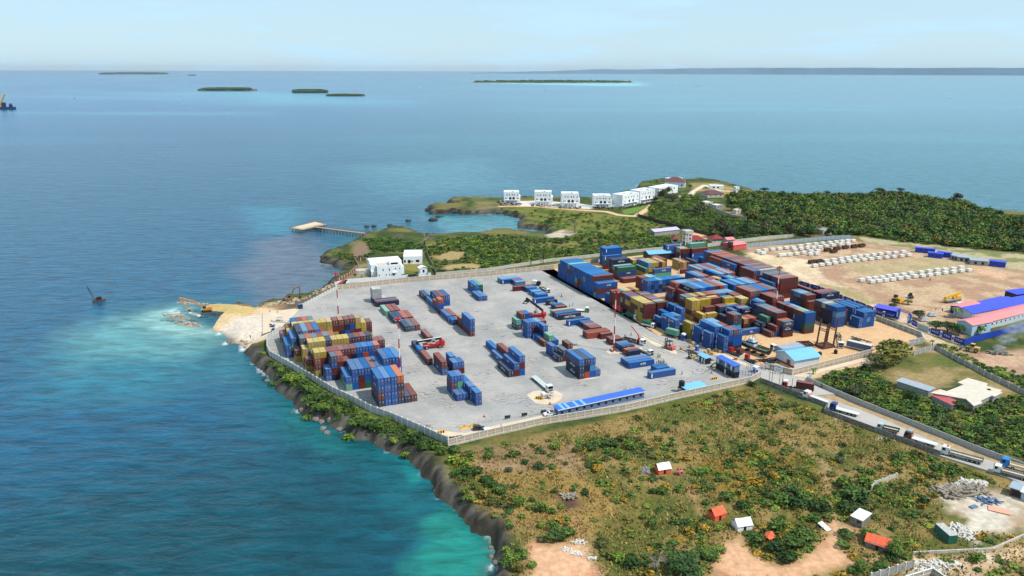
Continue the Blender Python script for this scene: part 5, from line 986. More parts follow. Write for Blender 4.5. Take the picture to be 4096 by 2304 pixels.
# ================================================================== light masts
def mast(label, v, x, y, ytop, tip=None, base_uv=None, h=None):
    p = G(v, x, y) if base_uv is None else np.array([*Y(*base_uv), 0]); h = h or hgt(v, x, y, ytop); t = thing("light_mast", label, "light mast", (p[0], p[1], 0), 0, "striped light masts of the container yard")
    n = 7; q = MB(); r = lambda k: .34-.16*k/n
    for k in range(n): q.cyl((0,0,h*k/n), (0,0,h*(k+1)/n), r(k), r(k+1), 10, k % 2)
    q.build("pole", [M_RED, M_WHITE], t)
    q = MB(); q.cyl((0,0,h-.1), (0,0,h+.35), 1.1, 1.35, 12); q.cyl((0,0,h+.35), (0,0,h+.8), .4, .25, 8); q.build("head_ring", M_RED, t)
    for k in range(6): a = k*math.pi/3; l_ = MB(); l_.box(1.1, 1.75, -.25, .25, h-.35, h-.05); l_ = l_.build("floodlight", M_ROD, t); l_.rotation_euler = (0, 0, a)
    return h
MH = mast("near striped mast beside the dark red pair of containers", 'f', 820, 660, -111)
for lab, v, tx, ty in (("striped mast standing in front of the sea block towers", 'a', 1745, 730), ("striped mast left of the white container stack", 'a', 945, 145), ("striped mast rising over the red container wall", 'g', 1028, 550), ("slim striped mast between the yellow pair and the far stack", 'k', 403, 850)):
    g0 = G(v, tx, ty, MH); mast(lab, v, tx, ty, 0, base_uv=(float((g0[:2]-ORG)@UU), float((g0[:2]-ORG)@VV)), h=MH)
for s, lab in ((-1, "left concrete barrier at the near mast foot"), (1, "right concrete barrier at the near mast foot")):
    p = G('f', 790 if s < 0 else 852, 662 if s < 0 else 655); t = thing("concrete_barrier", lab, "barrier", (p[0], p[1], 0), TH); q = MB(); q.side([(-.35,0),(.35,0),(.12,.9),(-.12,.9)], -1.3, 1.3); o = q.build("body", M_STAIN, t); o.rotation_euler = (0, 0, math.pi/2)
# ================================================================== trucks
def heading(f, r): d = np.asarray(f)[:2]-np.asarray(r)[:2]; return yaw(d), float(np.linalg.norm(d))
_wm = {}
def wheel(par, x, y, r, w_=.3):
    k = (r, w_)
    if k not in _wm: q = MB(); q.cyl((0,-w_/2,0), (0,w_/2,0), r, n=12); q.cyl((0,-w_/2-.01,0), (0,w_/2+.01,0), r*.5, n=8, mi=1); m_ = q.mesh("wheel"); m_.materials.append(M_TYRE); m_.materials.append(M_ROD); m_.polygons.foreach_set("material_index", q.mi); _wm[k] = m_
    o = link("wheel", _wm[k], par); o.location = (x, y, r); return o
def cab(par, x1, mc, s=1., roofc=None, deflect=False):
    "cab-over tractor cab whose nose is at x1"
    lc, hc, w_ = 2.1*s, 2.75*s, 2.4*min(1, s+.1); x0 = x1-lc; zb = .55*s
    q = MB(); q.side([(x0,zb),(x1-.05,zb),(x1,zb+.9*s),(x1-.25*s,hc),(x0,hc)], -w_/2, w_/2); c_ = q.build("cab", mc, par)
    q = MB(); q.side([(x1+.02,zb+.95*s),(x1+.03,zb+1.0*s),(x1-.2*s,hc-.22*s),(x1-.26*s,hc-.22*s)], -w_/2+.12, w_/2-.12); q.build("windscreen", M_GLASS, c_)
    for y in (-1, 1): q = MB(); ya = y*(w_/2); q.box(x0+.9*s, x1-.35*s, min(ya, ya+y*.015), max(ya, ya+y*.015), zb+1.05*s, hc-.3*s); q.build("side_window", M_GLASS, c_)
    q = MB(); q.box(x1-.02, x1+.06, -w_/2+.2, w_/2-.2, zb+.1, zb+.75*s); q.build("grille", M_DARK, c_); q = MB(); q.box(x1-.2, x1+.1, -w_/2, w_/2, zb-.25*s, zb+.05); q.build("bumper", M_WHITE if s > .9 else M_DARK, c_)
    for y in (-1, 1): q = MB(); q.box(x1-.05, x1+.08, y*w_*.36-.18, y*w_*.36+.18, zb+.08, zb+.3); q.build("headlight", M_ROD, c_)
    if roofc or deflect: q = MB(); q.side([(x0,hc),(x1-.3*s,hc),(x1-.7*s,hc+.45*s),(x0,hc+.5*s)], -w_/2+.1, w_/2-.1); q.build("roof_cap", roofc or mc, c_)
    return x0, w_, hc
def truck(label, v, front, rear, mc, bed='flat', mb_=None, s=1., axr=2, roofc=None, load=None, gap=0., group=None, z=0.):
    f, r = G(v, *front, z), G(v, *rear, z); an, L = heading(f, r); t = thing("truck" if bed != 'semi' else "articulated_truck", label, "truck", (r[0], r[1], z), an, group)
    x0, w_, hc = cab(t, L, mc, s, roofc); zr = .95*s; wr = .48*s if s > .85 else .42
    q = MB(); [q.box(.1, L-.5, y-.09, y+.09, zr-.28, zr-.02) for y in (-.42, .42)]; [q.box(x, x+.12, -.33, .33, zr-.26, zr-.06) for x in np.linspace(.3, x0-.2, max(3, int(L/2)))]; q.build("chassis", M_DARK, t)
    for y in (-1, 1):
        wheel(t, L-1.25*s, y*(w_/2-.2), wr)
        for k in range(axr): wheel(t, 1.5*s+k*1.25*s, y*(w_/2-.28), wr, .5)
        if L > 10 and bed != 'small': wheel(t, x0-1.2, y*(w_/2-.28), wr, .5)
    xb = x0-.25-gap; mb_ = mb_ or M_POST
    if bed in ('flat', 'semi'):
        q = MB(); q.box(0, xb, -1.22*min(1, s+.15), 1.22*min(1, s+.15), zr, zr+.2); q.build("flatbed", mb_, t); q = MB(); q.box(xb, xb+.12, -1.15, 1.15, zr, zr+1.2*s); q.build("headboard", load or mb_, t)
    if bed == 'drop':
        wb = 1.2*min(1, s+.15); q = MB(); q.box(0, xb, -wb, wb, zr, zr+.15); q.build("bed_floor", M_PALED, t); q = MB(); [q.box(0, xb, y-.04, y+.04, zr+.15, zr+.75) for y in (-wb+.04, wb-.04)]; q.box(0, .08, -wb+.09, wb-.09, zr+.15, zr+.75); q.box(xb-.08, xb, -wb+.09, wb-.09, zr+.15, zr+1.3*s); q.build("side_board", mb_, t)
    if bed in ('tarp', 'tarpdrop'):
        wb = 1.2*min(1, s+.15); q = MB(); q.box(0, xb, -wb, wb, zr, zr+(.7 if bed == 'tarpdrop' else .2)); q.build("bed", mb_ if bed == 'tarpdrop' else M_DARK, t); z0 = zr+(.72 if bed == 'tarpdrop' else .22); q = MB(); hl = 2.0*s
        n_ = 6
        for i in range(n_): xa, xc = .05+(xb-.1)*i/n_, .05+(xb-.1)*(i+1)/n_; zz = z0+hl*(.75+.14*R_.random()); q.add([(xa,-wb,z0),(xc,-wb,z0),(xc,-wb*.96,z0+hl*.62),(xa,-wb*.96,z0+hl*.62),(xc,-wb*.4,zz+.1),(xa,-wb*.4,zz),(xc,wb*.4,zz+.1),(xa,wb*.4,zz),(xc,wb*.96,z0+hl*.62),(xa,wb*.96,z0+hl*.62),(xc,wb,z0),(xa,wb,z0)], [(0,1,2,3),(3,2,4,5),(5,4,6,7),(7,6,8,9),(9,8,10,11),(0,3,5,7,9,11),(1,10,8,6,4,2)])
        q.build("tarpaulin", load, t)
    if bed == 'tank': q = MB(); q.box(.2, xb, -1.1, 1.1, zr+.02, zr+2.1*s); q.box(.5, xb-.3, -.9, .9, zr+2.1*s, zr+2.35*s); q.build("box_body", M_WHITE, t)
    if bed == 'skel': q = MB(); [q.box(0, xb, y-.1, y+.1, zr+.02, zr+.24) for y in (-.5, .5)]; [q.box(x, x+.2, -1.2, 1.2, zr+.245, zr+.4) for x in np.linspace(0, xb-.2, 6)]; q.build("skeletal_trailer", M_ROD if load is None else load, t)
    return t, L, xb, zr
def wood(t): return t
wf = M_POST
truck("white truck with an empty grey flatbed in the open yard", 'd', (1618,712), (1395,525), M_WHITE, 'flat', mat("flatbed_grey", col(186,190,186)[:3], .7, .1), 1.05, 3)
truck("white box truck behind the far mast", 'c', (1485,302), (1375,290), M_BLACK, 'tank', None, .95); truck("small white truck carrying pale sacks near the far mast", 'c', (1595,392), (1490,345), M_WHITE, 'drop', M_DARK, .8)
truck("green cabbed truck with a white flatbed", 'c', (2112,640), (1950,628), mat("truck_green", col(60,140,66)[:3], .4, .1), 'flat', M_WHITE, .85, roofc=M_WHITE)
t, L, xb, zr = truck("white truck loaded with dark pipes under a red crane", 'f', (1218,585), (945,510), M_WHITE, 'flat', M_GREY, 1., 2, gap=1.6); q = MB()
for k in range(7): q.cyl((.3, -1.+k*.33, zr+.36), (xb-.5, -1.+k*.33, zr+.36), .15, n=6)
q.build("pipe_load", M_DARK, t)
t2 = thing("loader_crane", "red folding crane arm mounted behind the pipe truck cab", "crane", (0, 0, 0)); bpy.data.objects.remove(t2)
q = MB(); q.box(xb+.5, xb+1.3, -.6, .6, zr, zr+1.8); q.bar((xb+.9, 0, zr+1.7), (xb+.3, 0, zr+3.2), .4); q.bar((xb+.3, 0, zr+3.2), (xb-3.8, .5, zr+6.4), .3); q.bar((xb-3.8, .5, zr+6.4), (xb-4.3, .5, zr+5.9), .25); q.build("crane_arm", M_RED, t)
truck("white flatbed truck behind the rust red and navy pair", 'f', (1312,715), (1165,655), M_WHITE, 'drop', M_WHITE, .85)
truck("truck under a bright red tarpaulin by the checkered wall", 'Kg', (352,492), (165,395), M_BLACK, 'tarp', None, .95, load=M_TARP); truck("white cabbed truck under a dark green tarpaulin", 'Kg', (598,597), (412,518), M_WHITE, 'tarp', None, .95, load=M_GREEN); truck("white sided truck with a green tarpaulin by the lettered towers", 'Kg', (908,742), (690,690), M_WHITE, 'tarpdrop', M_WHITE, .85, load=M_GREEN)
t, L, xb, zr = truck("blue and white truck hauling a mint green container", 'Kl', (742,648), (365,545), M_BLUEP, 'skel', None, 1., 3, roofc=M_WHITE, load=M_DARK)
b_, rf_, dr_ = cmesh(6.058, 2.59); o = link("shipping_container", b_); tag(o, "mint green container riding on the blue and white truck", "container", "stacked shipping containers"); o.parent = None; f, r = G('Kl', 742, 648), G('Kl', 365, 545); an, L_ = heading(f, r); dd = np.array([math.cos(an), math.sin(an)]); nn = np.array([-dd[1], dd[0]]); p = r[:2]+dd*(1.+6.058)-nn*1.22
o.location = (p[0], p[1], zr+.42); o.rotation_euler = (0, 0, an); setm(o, 0, WALL_M['T']); x_ = link("roof", rf_, o); setm(x_, 0, ROOF_M['T']); x_ = link("door", dr_, o); setm(x_, 0, WALL_M['T'])
truck("white truck with a long skeletal trailer beside the boat", 'h', (918,650), (1308,592), M_WHITE, 'skel', None, 1., 2, gap=.4, load=mat("trailer_grey", col(110,110,108)[:3])); truck("white truck with a skeletal trailer behind the jack-up frame", 'h', (1812,628), (1778,452), M_WHITE, 'skel', None, 1.05, 3, load=mat("trailer_grey", (.2,.2,.2)))
f, r = G('m', 350, 985), G('m', 605, 1060); an, L = heading(f, r); t = thing("skeletal_trailer", "empty skeletal trailer parked beside the round tree", "trailer", (r[0], r[1], 0), an); q = MB(); [q.box(0, L, y-.1, y+.1, 1., 1.3) for y in (-.5, .5)]; [q.box(x, x+.2, -1.2, 1.2, 1.31, 1.45) for x in np.linspace(0, L-.2, 6)]; q.box(L*.2, L*.2+.15, -.4, .4, 0, 1); q.build("frame", MATS["trailer_grey"], t); [wheel(t, L*.62+k*1.3, y, .48, .5) for k in range(3) for y in (-1., 1.)]
a, b = G('m', 290, 1110), G('m', 580, 1145); t = thing("box_trailer", "blue box trailer with a bleached white roof by the compound wall", "trailer", (*G('h', 1880, 615)[:2], 0), yaw(G('h', 2190, 690)[:2]-G('h', 1880, 615)[:2])); L = math.dist(G('h', 1880, 615)[:2], G('h', 2190, 690)[:2]); q = MB(); q.box(0, L, 0, 2.5, .9, 3.5); q.build("body", mat("trailer_blue", col(74,98,132)[:3], .6, .2, .8), t); q = MB(); q.box(-.05, L+.05, -.05, 2.55, 3.501, 3.56); q.build("roof", M_POST, t); [wheel(t, L*.8+k*1.2, y, .48, .5) for k in range(2) for y in (.4, 2.1)]
rg = "trucks queued on the road to the gate"
t, L, xb, zr = truck("red and white tractor hauling a maroon container at the gate", 'h', (1045,1128), (1462,1200), M_RED, 'skel', None, 1.08, 2, roofc=M_WHITE, gap=2.2, load=M_DARK, group=rg)
f, r = G('h', 1045, 1128), G('h', 1462, 1200); an, L_ = heading(f, r); dd = np.array([math.cos(an), math.sin(an)]); nn = np.array([-dd[1], dd[0]]); p = r[:2]+dd*(.3+6.058*1.05)-nn*1.22
b_, rf_, dr_ = cmesh(6.058, 2.59); o = link("shipping_container", b_); tag(o, "maroon container riding behind the red and white tractor", "container", "stacked shipping containers"); o.location = (p[0], p[1], zr+.42); o.rotation_euler = (0, 0, an); o.scale = (1.08, 1, 1); setm(o, 0, WALL_M['R']); x_ = link("roof", rf_, o); setm(x_, 0, ROOF_M['R']); x_ = link("door", dr_, o); setm(x_, 0, WALL_M['R']); text("lettering", "TRITON", .45, M_YEL, o, (-3.6, .02, 2.05), (math.pi/2, 0, 0))
M_BONE = mat("pale_bed", col(206,204,198)[:3], .7, .1, .6)
truck("white cabbed flatbed truck second in the road queue", 'h', (1340,1245), (1640,1348), M_WHITE, 'flat', M_BONE, 1.05, 2, load=M_PINK, group=rg); truck("dark blue cabbed truck with a long white flatbed", 'n', (78,598), (445,700), mat("truck_navy", col(36,62,120)[:3], .4, .1), 'flat', M_BONE, 1.05, 3, group=rg)
t, L, xb, zr = truck("small green sided truck with an empty brown bed", 'n', (682,848), (965,915), mat("cab_green_white", col(176,188,180)[:3], .5, .1), 'drop', mat("side_green", col(44,72,76)[:3], .6, .1), .85, 2, group=rg)
truck("dark brown cabbed truck with an empty white flatbed", 'n', (1032,972), (1452,1098), mat("truck_brown", col(96,66,60)[:3], .5, .15), 'flat', M_BONE, 1.1, 2, load=mat("pinkish_board", col(176,120,112)[:3]), group=rg, roofc=M_ROD)
t, L, xb, zr = truck("white truck with grey dropsides and an orange bundle on its cab", 'n', (1505,1165), (2048,1312), M_WHITE, 'drop', M_GREY, 1.08, 3, group=rg); q = MB(); q.cyl((L-1.7,-.5,2.95), (L-1.7,.5,2.95), .45, .3, 8); q.build("roof_bundle", M_ORT, t)
truck("small white dropside truck at the end of the queue", 'n', (2178,1398), (2680,1535), M_WHITE, 'drop', M_GREY, .95, 2, group=rg); truck("bright blue cabbed truck beside the stone wall", 'n', (2270,1320), (2760,1452), mat("truck_bright_blue", col(40,120,190)[:3], .4, .1), 'drop', M_PALED, 1.05, 2, group=rg)
# cars
def car(label, f, r, mc, suv=True, van=False):
    an, L = heading(f, r); t = thing("parked_car", label, "car", (r[0], r[1], 0), an); w_ = .92; h_ = 1.95 if van else 1.7 if suv else 1.5
    prof = [(0,.35),(L,.35),(L,.85),(L-.25,.95),(L-1.2,1.05),(L-1.85,h_-.05),(L-2.4,h_),(.45,h_),(.05,1.05)] if not van else [(0,.35),(L,.35),(L,.9),(L-.3,1.05),(L-1.1,h_-.1),(L-1.5,h_),(.05,h_)]
    q = MB(); q.side(prof, -w_, w_); q.build("body", mc, t)
    for y in (-1, 1): q = MB(); ya = y*w_; q.add([(.4,ya+y*.01,1.08),(L-1.4,ya+y*.01,1.08),(L-1.95,ya+y*.01,h_-.12),(.6,ya+y*.01,h_-.12)], [(0,1,2,3)]); q.build("side_window", M_GLASS, t)
    q = MB(); q.add([(L-1.19,-w_+.1,1.09),(L-1.19,w_-.1,1.09),(L-1.82,w_-.1,h_-.06),(L-1.82,-w_+.1,h_-.06)] if not van else [(L-.29,-w_+.1,1.1),(L-.29,w_-.1,1.1),(L-1.05,w_-.1,h_-.1),(L-1.05,-w_+.1,h_-.1)], [(0,1,2,3)]); q.build("windscreen", M_GLASS, t)
    if not van: q = MB(); q.box(.6, L-2.3, -w_+.12, w_-.12, h_+.002, h_+.03); q.build("roof_panel", M_BLACK if suv is False else mc, t)
    for x in (.8, L-.85): [wheel(t, x, y*(w_-.1), .34, .22) for y in (-1, 1)]
    for y in (-.6, .6): q = MB(); q.box(L-.02, L+.02, y-.2, y+.2, .65, .85); q.build("headlight", M_ROD, t); q = MB(); q.box(-.02, .02, y-.12, y+.12, .8, 1.0); q.build("tail_light", M_RED, t)
car("dark grey family car beside the yellow barriers", G('d', 768, 1185), G('d', 615, 1192), mat("car_dark", col(52,54,62)[:3], .25, .05)); car("white hatchback with a black roof near the blue office", G('d', 1530, 1010), G('d', 1674, 992), mat("car_white", col(226,228,228)[:3], .25, .03), False); car("white van half hidden behind the front wall", G('d', 722, 1248), G('d', 838, 1228), mat("car_white", (.75,.75,.75)), True, True)
# yard machines
def reach_stacker(label, p, an, boom_deg, blen, spreader, scale=1.):
    t = thing("reach_stacker", label, "reach stacker", (p[0], p[1], 0), an)
    q = MB(); q.box(-1.6, 7.4, -1.3, 1.3, .9, 1.7); q.side([(-2.2,1.0),(-.2,1.0),(-.2,2.9),(-.9,3.3),(-2.2,3.1)], -1.6, 1.6); q.side([(-.2,1.7),(3.2,1.7),(2.6,2.2),(-.2,2.4)], -1.4, 1.4); q.side([(-1.2,3.2),(-.2,2.9),(-.5,4.2),(-1.1,4.2)], -.6, .6); q.build("body", M_RED, t)
    q = MB(); q.box(5.2, 7.5, -2.05, -1.31, 1.7, 2.05); q.box(5.2, 7.5, 1.31, 2.05, 1.7, 2.05); q.build("mudguard", mat("faded_red", col(206,108,96)[:3], .6, .1), t)
    for y in (-1.55, 1.55): wheel(t, 6.2, y, .88, .95); wheel(t, 0, y*.95, .8, .6)
    q = MB(); q.side([(2.0,2.2),(3.6,2.2),(4.,2.9),(3.4,4.1),(2.1,4.1)], -.85, .85); c_ = q.build("cab", M_POST, t); q = MB(); q.side([(2.2,2.9),(3.65,2.9),(3.4,3.8),(2.3,3.8)], -.87, .87); q.build("glass", M_GLASS, c_)
    a = rad(boom_deg); bx, bz = -.9, 4.3; d = Vector((math.cos(a), 0, math.sin(a))); e = Vector((bx, 0, bz))+d*blen; q = MB(); q.bar((bx, 0, bz), tuple(Vector((bx,0,bz))+d*blen*.62), .95, .95); q.bar(tuple(Vector((bx,0,bz))+d*blen*.62), tuple(e), .7, .7); q.build("boom", M_BLACK, t)
    nrm = Vector((-math.sin(a), 0, math.cos(a))); q = MB(); s0 = Vector((bx, 0, bz))+nrm*.5; q.bar(tuple(s0), tuple(s0+d*blen*.98), .7, .06); 
    if boom_deg < 20: q.build("boom_cover", M_WHITE, t)
    for y in (-.75, .75): q = MB(); q.cyl((2.6, y, 1.9), tuple(Vector((bx, y, bz-.2))+d*blen*.42), .16, n=8); q.build("lift_ram", M_ROD, t)
    q = MB(); q.bar(tuple(e), (e.x, 0, e.z-1.7 if boom_deg < 20 else e.z-1.4), .7); zz = e.z-(2.0 if boom_deg < 20 else 1.9); q.box(e.x-1., e.x+1., -1., 1., zz, zz+.5); q.build("rotator", M_BLACK, t)
    q = MB(); [q.box(e.x-1.1+x, e.x-.9+x, -3., 3., zz-.35, zz-.02) for x in (0, 2.)]; [q.box(e.x-1.2, e.x+1.2, y-.15, y+.15, zz-.36, zz-.36+.33) for y in (-3.1, 3.1)]; q.build("spreader", M_BLACK, t)
pr0, pf0 = G('Gd', 1185, 585), G('Gd', 640, 640); an0, wb = heading(pf0, pr0); reach_stacker("red reach stacker with a level white topped boom", pr0[:2]+np.array([math.cos(an0+math.pi/2), math.sin(an0+math.pi/2)])*-1.2*0, an0, -4, 11.2, True)
pb = G('c', 1495, 720); an1 = yaw(G('c', 1230, 690)[:2]-pb[:2]); reach_stacker("red reach stacker with its black boom raised over the mint box", pb[:2], an1, 33, 10.5, True)
def forklift(label, v, p, q_, mc, big=True):
    f, r = G(v, *p), G(v, *q_); an, L = heading(f, r); s = L/4.2; t = thing("forklift", label, "forklift", (r[0], r[1], 0), an); S = lambda *a: [k*s for k in a]
    q = MB(); q.side([(0,.5*s),(3.4*s,.5*s),(3.4*s,1.1*s),(1.8*s,1.2*s),(1.2*s,1.6*s),(0,1.6*s)], -1*s, 1*s); q.build("body", mc, t); q = MB(); [q.bar((x*s, y*s, 1.2*s), (x*s, y*s, 2.9*s), .12*s) for x in (1.4, 3.) for y in (-.85, .85)]; q.box(1.3*s, 3.1*s, -.95*s, .95*s, 2.9*s, 3.0*s); q.build("overhead_guard", M_DARK, t)
    q = MB(); [q.box(3.6*s, 3.85*s, y*s-.1*s, y*s+.1*s, .2*s, 3.7*s) for y in (-.55, .55)]; [q.box(3.61*s, 3.84*s, -.45*s, .45*s, z*s, z*s+.15*s) for z in (1., 2.3, 3.4)]; q.build("mast", M_BLACK, t); q = MB(); [q.box(3.86*s, 5.3*s, y*s-.12*s, y*s+.12*s, .15*s, .25*s) for y in (-.5, .5)]; q.build("fork", M_DARK, t)
    for x, r_ in ((.7, .45), (3., .55)): [wheel(t, x*s, y*s*.95, r_*s, .4*s) for y in (-1, 1)]
    q = MB(); q.box(1.7*s, 2.2*s, -.35*s, .35*s, 1.2*s, 1.75*s); q.build("seat", M_BLACK, t)
forklift("faded red forklift with a black mast beside the lane kerb", 'f', (1478,610), (1598,650), mat("faded_red", (.5,.1,.1))); forklift("small yellow forklift by the weighbridge ramp", 'f', (1780,760), (1858,742), mat("faded_yellow", col(196,168,96)[:3]))
def tractor(label, v, f_, r_):
    f, r = G(v, *f_), G(v, *r_); an, L = heading(f, r); t = thing("terminal_tractor", label, "tractor", (r[0], r[1], 0), an, "red terminal tractors on the sand lot"); q = MB(); q.box(0, L-.2, -1.1, 1.1, .7, 1.15); q.build("chassis", M_DARK, t); q = MB(); q.side([(L-1.7,1.16),(L-.1,1.16),(L-.2,3.1),(L-1.7,3.1)], -1.15, .5); c_ = q.build("cab", M_RED, t); q = MB(); q.side([(L-1.5,1.9),(L-.1,1.9),(L-.14,2.8),(L-1.5,2.8)], -1.17, .52); q.build("glass", M_GLASS, c_); q = MB(); q.box(.6, 1.8, -.6, .6, 1.16, 1.4); q.build("fifth_wheel", M_BLACK, t)
    for x in (1.1, L-.9): [wheel(t, x, y, .52, .4) for y in (-.95, .95)]
tractor("red terminal tractor left by the rusty drums", 'h', (372,690), (505,740)); tractor("red terminal tractor right by the gate railings", 'h', (575,780), (712,825))
def excavator(label, v, p, ang, mc, boom, z=0., s=1.):
    g0 = G(v, *p, z); t = thing("excavator", label, "excavator", (g0[0], g0[1], z), ang); 
    for y in (-1.3, 1.3): q = MB(); q.side([(-2.2,.0),(2.2,.0),(2.6,.45),(2.2,.95),(-2.2,.95),(-2.6,.45)], y-.35, y+.35); q.build("track", M_DARK, t)
    q = MB(); q.cyl((0,0,.8), (0,0,1.2), 1., n=10); q.box(-2.6, 1.6, -1.4, 1.4, 1.2, 2.3); q.box(-2.7, -1.2, -1.4, 1.4, 2.3, 2.7); q.build("house", mc, t); q = MB(); q.side([(.0,2.3),(1.7,2.3),(1.5,3.3),(.1,3.3)], .4, 1.4); q.build("cab", M_GLASS, t)
    pts = boom; q = MB(); [q.bar((*a[:1], -.2, a[1]), (*b[:1], -.2, b[1]), .5*(1 if i < 2 else .8), .6) for i, (a, b) in enumerate(zip(pts[:-1], pts[1:-1]))]; q.build("boom", mc, t); q = MB(); q.bar((pts[-2][0], -.2, pts[-2][1]), (pts[-1][0], -.2, pts[-1][1]), .4, .5); q.build("dipper_arm", mc, t); q = MB(); e = pts[-1]; q.side([(e[0]-.6,e[1]),(e[0]+.6,e[1]),(e[0]+.5,e[1]-1.),(e[0]-.3,e[1]-1.)], -.75, .35); q.build("bucket", M_DARK, t)
M_EXC = mat("digger_ochre", col(206,132,48)[:3], .6, .2)
zs = -.6; f, r = G('r', 900, 500, zs)[:2], G('r', 1190, 480, zs)[:2]; excavator("ochre long reach excavator at the tip of the spit", 'r', (1170,500), yaw(f-r), M_EXC, [(1.,2.2),(5.5,6.),(12.5,8.5),(8.5,1.6)], zs)
f, r = G('a', 440, 480, -1.)[:2], G('a', 340, 500, -1.)[:2]; excavator("dark excavator digging at the rocky shore by the fence", 'a', (340,510), yaw(f-r), mat("digger_dark", col(120,92,52)[:3], .7, .3), [(1.,2.2),(3.5,7.2),(6.8,7.6),(6.6,2.2)], -1.2)
# bulldozer, wheel loader, mobile crane
p, q_ = G('m', 1010, 520), G('m', 890, 485); an, L = heading(p, q_); t = thing("bulldozer", "yellow tracked bulldozer on the brown field", "bulldozer", (q_[0], q_[1], 0), an); [MB().side([(0,.0),(L*.8,.0),(L*.85,.6),(L*.7,1.2),(0,1.2)], y-.35, y+.35).build("track", M_DARK, t) for y in (-1.2, 1.2)]; q = MB(); q.box(.6, L*.8, -.84, .84, .9, 2.1); q.build("body", M_YELP, t); q = MB(); q.box(.5, 2.2, -.8, .8, 2.101, 3.4); q.build("cab", M_DARK, t); q = MB(); q.box(L*.92, L, -2., 2., .1, 1.5); [q.bar((L*.5, y, .6), (L*.92, y, .5), .3) for y in (-1.7, 1.7)]; q.build("blade", M_YELP, t)
p, q_ = G('m', 1145, 480), G('m', 1100, 440); an, L = heading(p, q_); t = thing("roller", "small dark road roller beyond the bulldozer", "roller", (q_[0], q_[1], 0), an); q = MB(); q.cyl((3.6,-1,.7), (3.6,1,.7), .7, n=14); q.build("drum", M_DARK, t); q = MB(); q.box(0, 2.8, -.9, .9, .6, 1.5); q.box(.8, 2., -.7, .7, 1.5, 2.6); q.build("body", M_DARK, t); [wheel(t, .6, y, .65, .4) for y in (-.8, .8)]
p, q_ = G('m', 1560, 515), G('m', 1750, 485); an, L = heading(p, q_); t = thing("mobile_crane", "yellow mobile crane with its boom folded on the carrier", "crane", (q_[0], q_[1], 0), an); q = MB(); q.box(0, L, -1.25, 1.25, .8, 1.5); q.build("carrier", M_ROD, t); [wheel(t, L*k, y, .55, .4) for k in (.12,.27,.6,.75,.9) for y in (-1.1, 1.1)]; q = MB(); q.box(1., 5., -1.2, 1.2, 1.51, 2.9); q.box(4., 6.5, .35, 1.2, 1.6, 2.9); q.build("turret", M_YELP, t); q = MB(); q.bar((-.6, -.3, 4.6), (L*1.02, -.3, 2.7), 1., 1.); q.build("boom", M_YELP, t); q = MB(); q.box(L-2., L+.3, -1.2, .2, .81, 2.0); q.build("cab", M_YELP, t)
p, q_ = G('m', 1745, 1110), G('m', 2000, 1160); an, L = heading(p, q_); s = L/8.; t = thing("wheel_loader", "dusty yellow wheel loader on the dirt beside the hoarding", "loader", (q_[0], q_[1], 0), an); q = MB(); q.box(0, 3.2*s, -1.1*s, 1.1*s, 1.*s, 2.3*s); q.box(3.4*s, 5.2*s, -.8*s, .8*s, .9*s, 1.8*s); q.build("body", mat("dusty_yellow", col(206,166,96)[:3], .7, .15), t); q = MB(); q.box(2.2*s, 3.7*s, -.8*s, .8*s, 2.31*s, 3.5*s); c_ = q.build("cab", M_DARK, t); q = MB(); q.box(2.1*s, 3.8*s, -.9*s, .9*s, 3.51*s, 3.65*s); q.build("cab_roof", MATS["dusty_yellow"], c_); [wheel(t, x*s, y*s, .85*s, .6*s) for x in (1.3, 4.6) for y in (-1.1, 1.1)]; q = MB(); [q.bar((4.8*s, y*s, 1.7*s), (7.*s, y*s, .9*s), .25*s) for y in (-.6, .6)]; q.side([(7.*s,.2*s),(8.2*s,.2*s),(7.9*s,.5*s),(7.3*s,1.5*s),(7.*s,1.4*s)], -1.4*s, 1.4*s); q.build("bucket", M_STAIN, t)
# workboat ashore, small boats
def hull(t, L, B, D, m_up, m_low, name="hull", bow=1.1, z0=0.):
    n = 12; q = MB(); low = MB(); rows = []
    for i in range(n+1):
        k = i/n; w_ = B/2*(1-max(0, (k-.45)/.55)**2.2)*(.86+.14*min(1, k*5)); sh = D+(.9*max(0, k-.45)**1.5*bow); kz = .05+max(0, k-.75)**2*6*D*.5
        rows.append([(k*L, -w_, sh), (k*L, -w_*.96, D*.5+kz*.4), (k*L, -w_*.6, .22*D+kz*.8), (k*L, 0, kz), (k*L, w_*.6, .22*D+kz*.8), (k*L, w_*.96, D*.5+kz*.4), (k*L, w_, sh)])
    vs = [(x, y, z+z0) for r in rows for x, y, z in r]
    up = [(i*7+j, (i+1)*7+j, (i+1)*7+j+1, i*7+j+1) for i in range(n) for j in (0, 5)]; lo = [(i*7+j, (i+1)*7+j, (i+1)*7+j+1, i*7+j+1) for i in range(n) for j in (1, 2, 3, 4)]
    q.add(vs, up); q.add(vs, lo, 1); q.add(vs, [tuple(range(7))], 0); o = q.build(name, [m_up, m_low], t)
    d_ = MB(); d_.add([(x, y*.97, z-.25) for x, y, z in [vs[i*7] for i in range(n+1)]]+[(x, y*.97, z-.25) for x, y, z in [vs[i*7+6] for i in range(n+1)]], [(i, i+1, n+2+i, n+1+i) for i in range(n)]); return o, d_
b0, f0 = G('h', 880, 745), G('h', 640, 660); an, L = heading(f0, b0); t = thing("workboat", "green black workboat propped ashore on the sand lot", "boat", (b0[0], b0[1], 0), an); L = 16.; hu, d_ = hull(t, L, 4.8, 2.3, mat("hull_black", col(30,44,40)[:3], .5, .1), mat("hull_pale", col(206,196,190)[:3], .6, .1), z0=1.1); d_.build("deck", mat("deck_green", col(62,104,86)[:3], .7, .15), t)
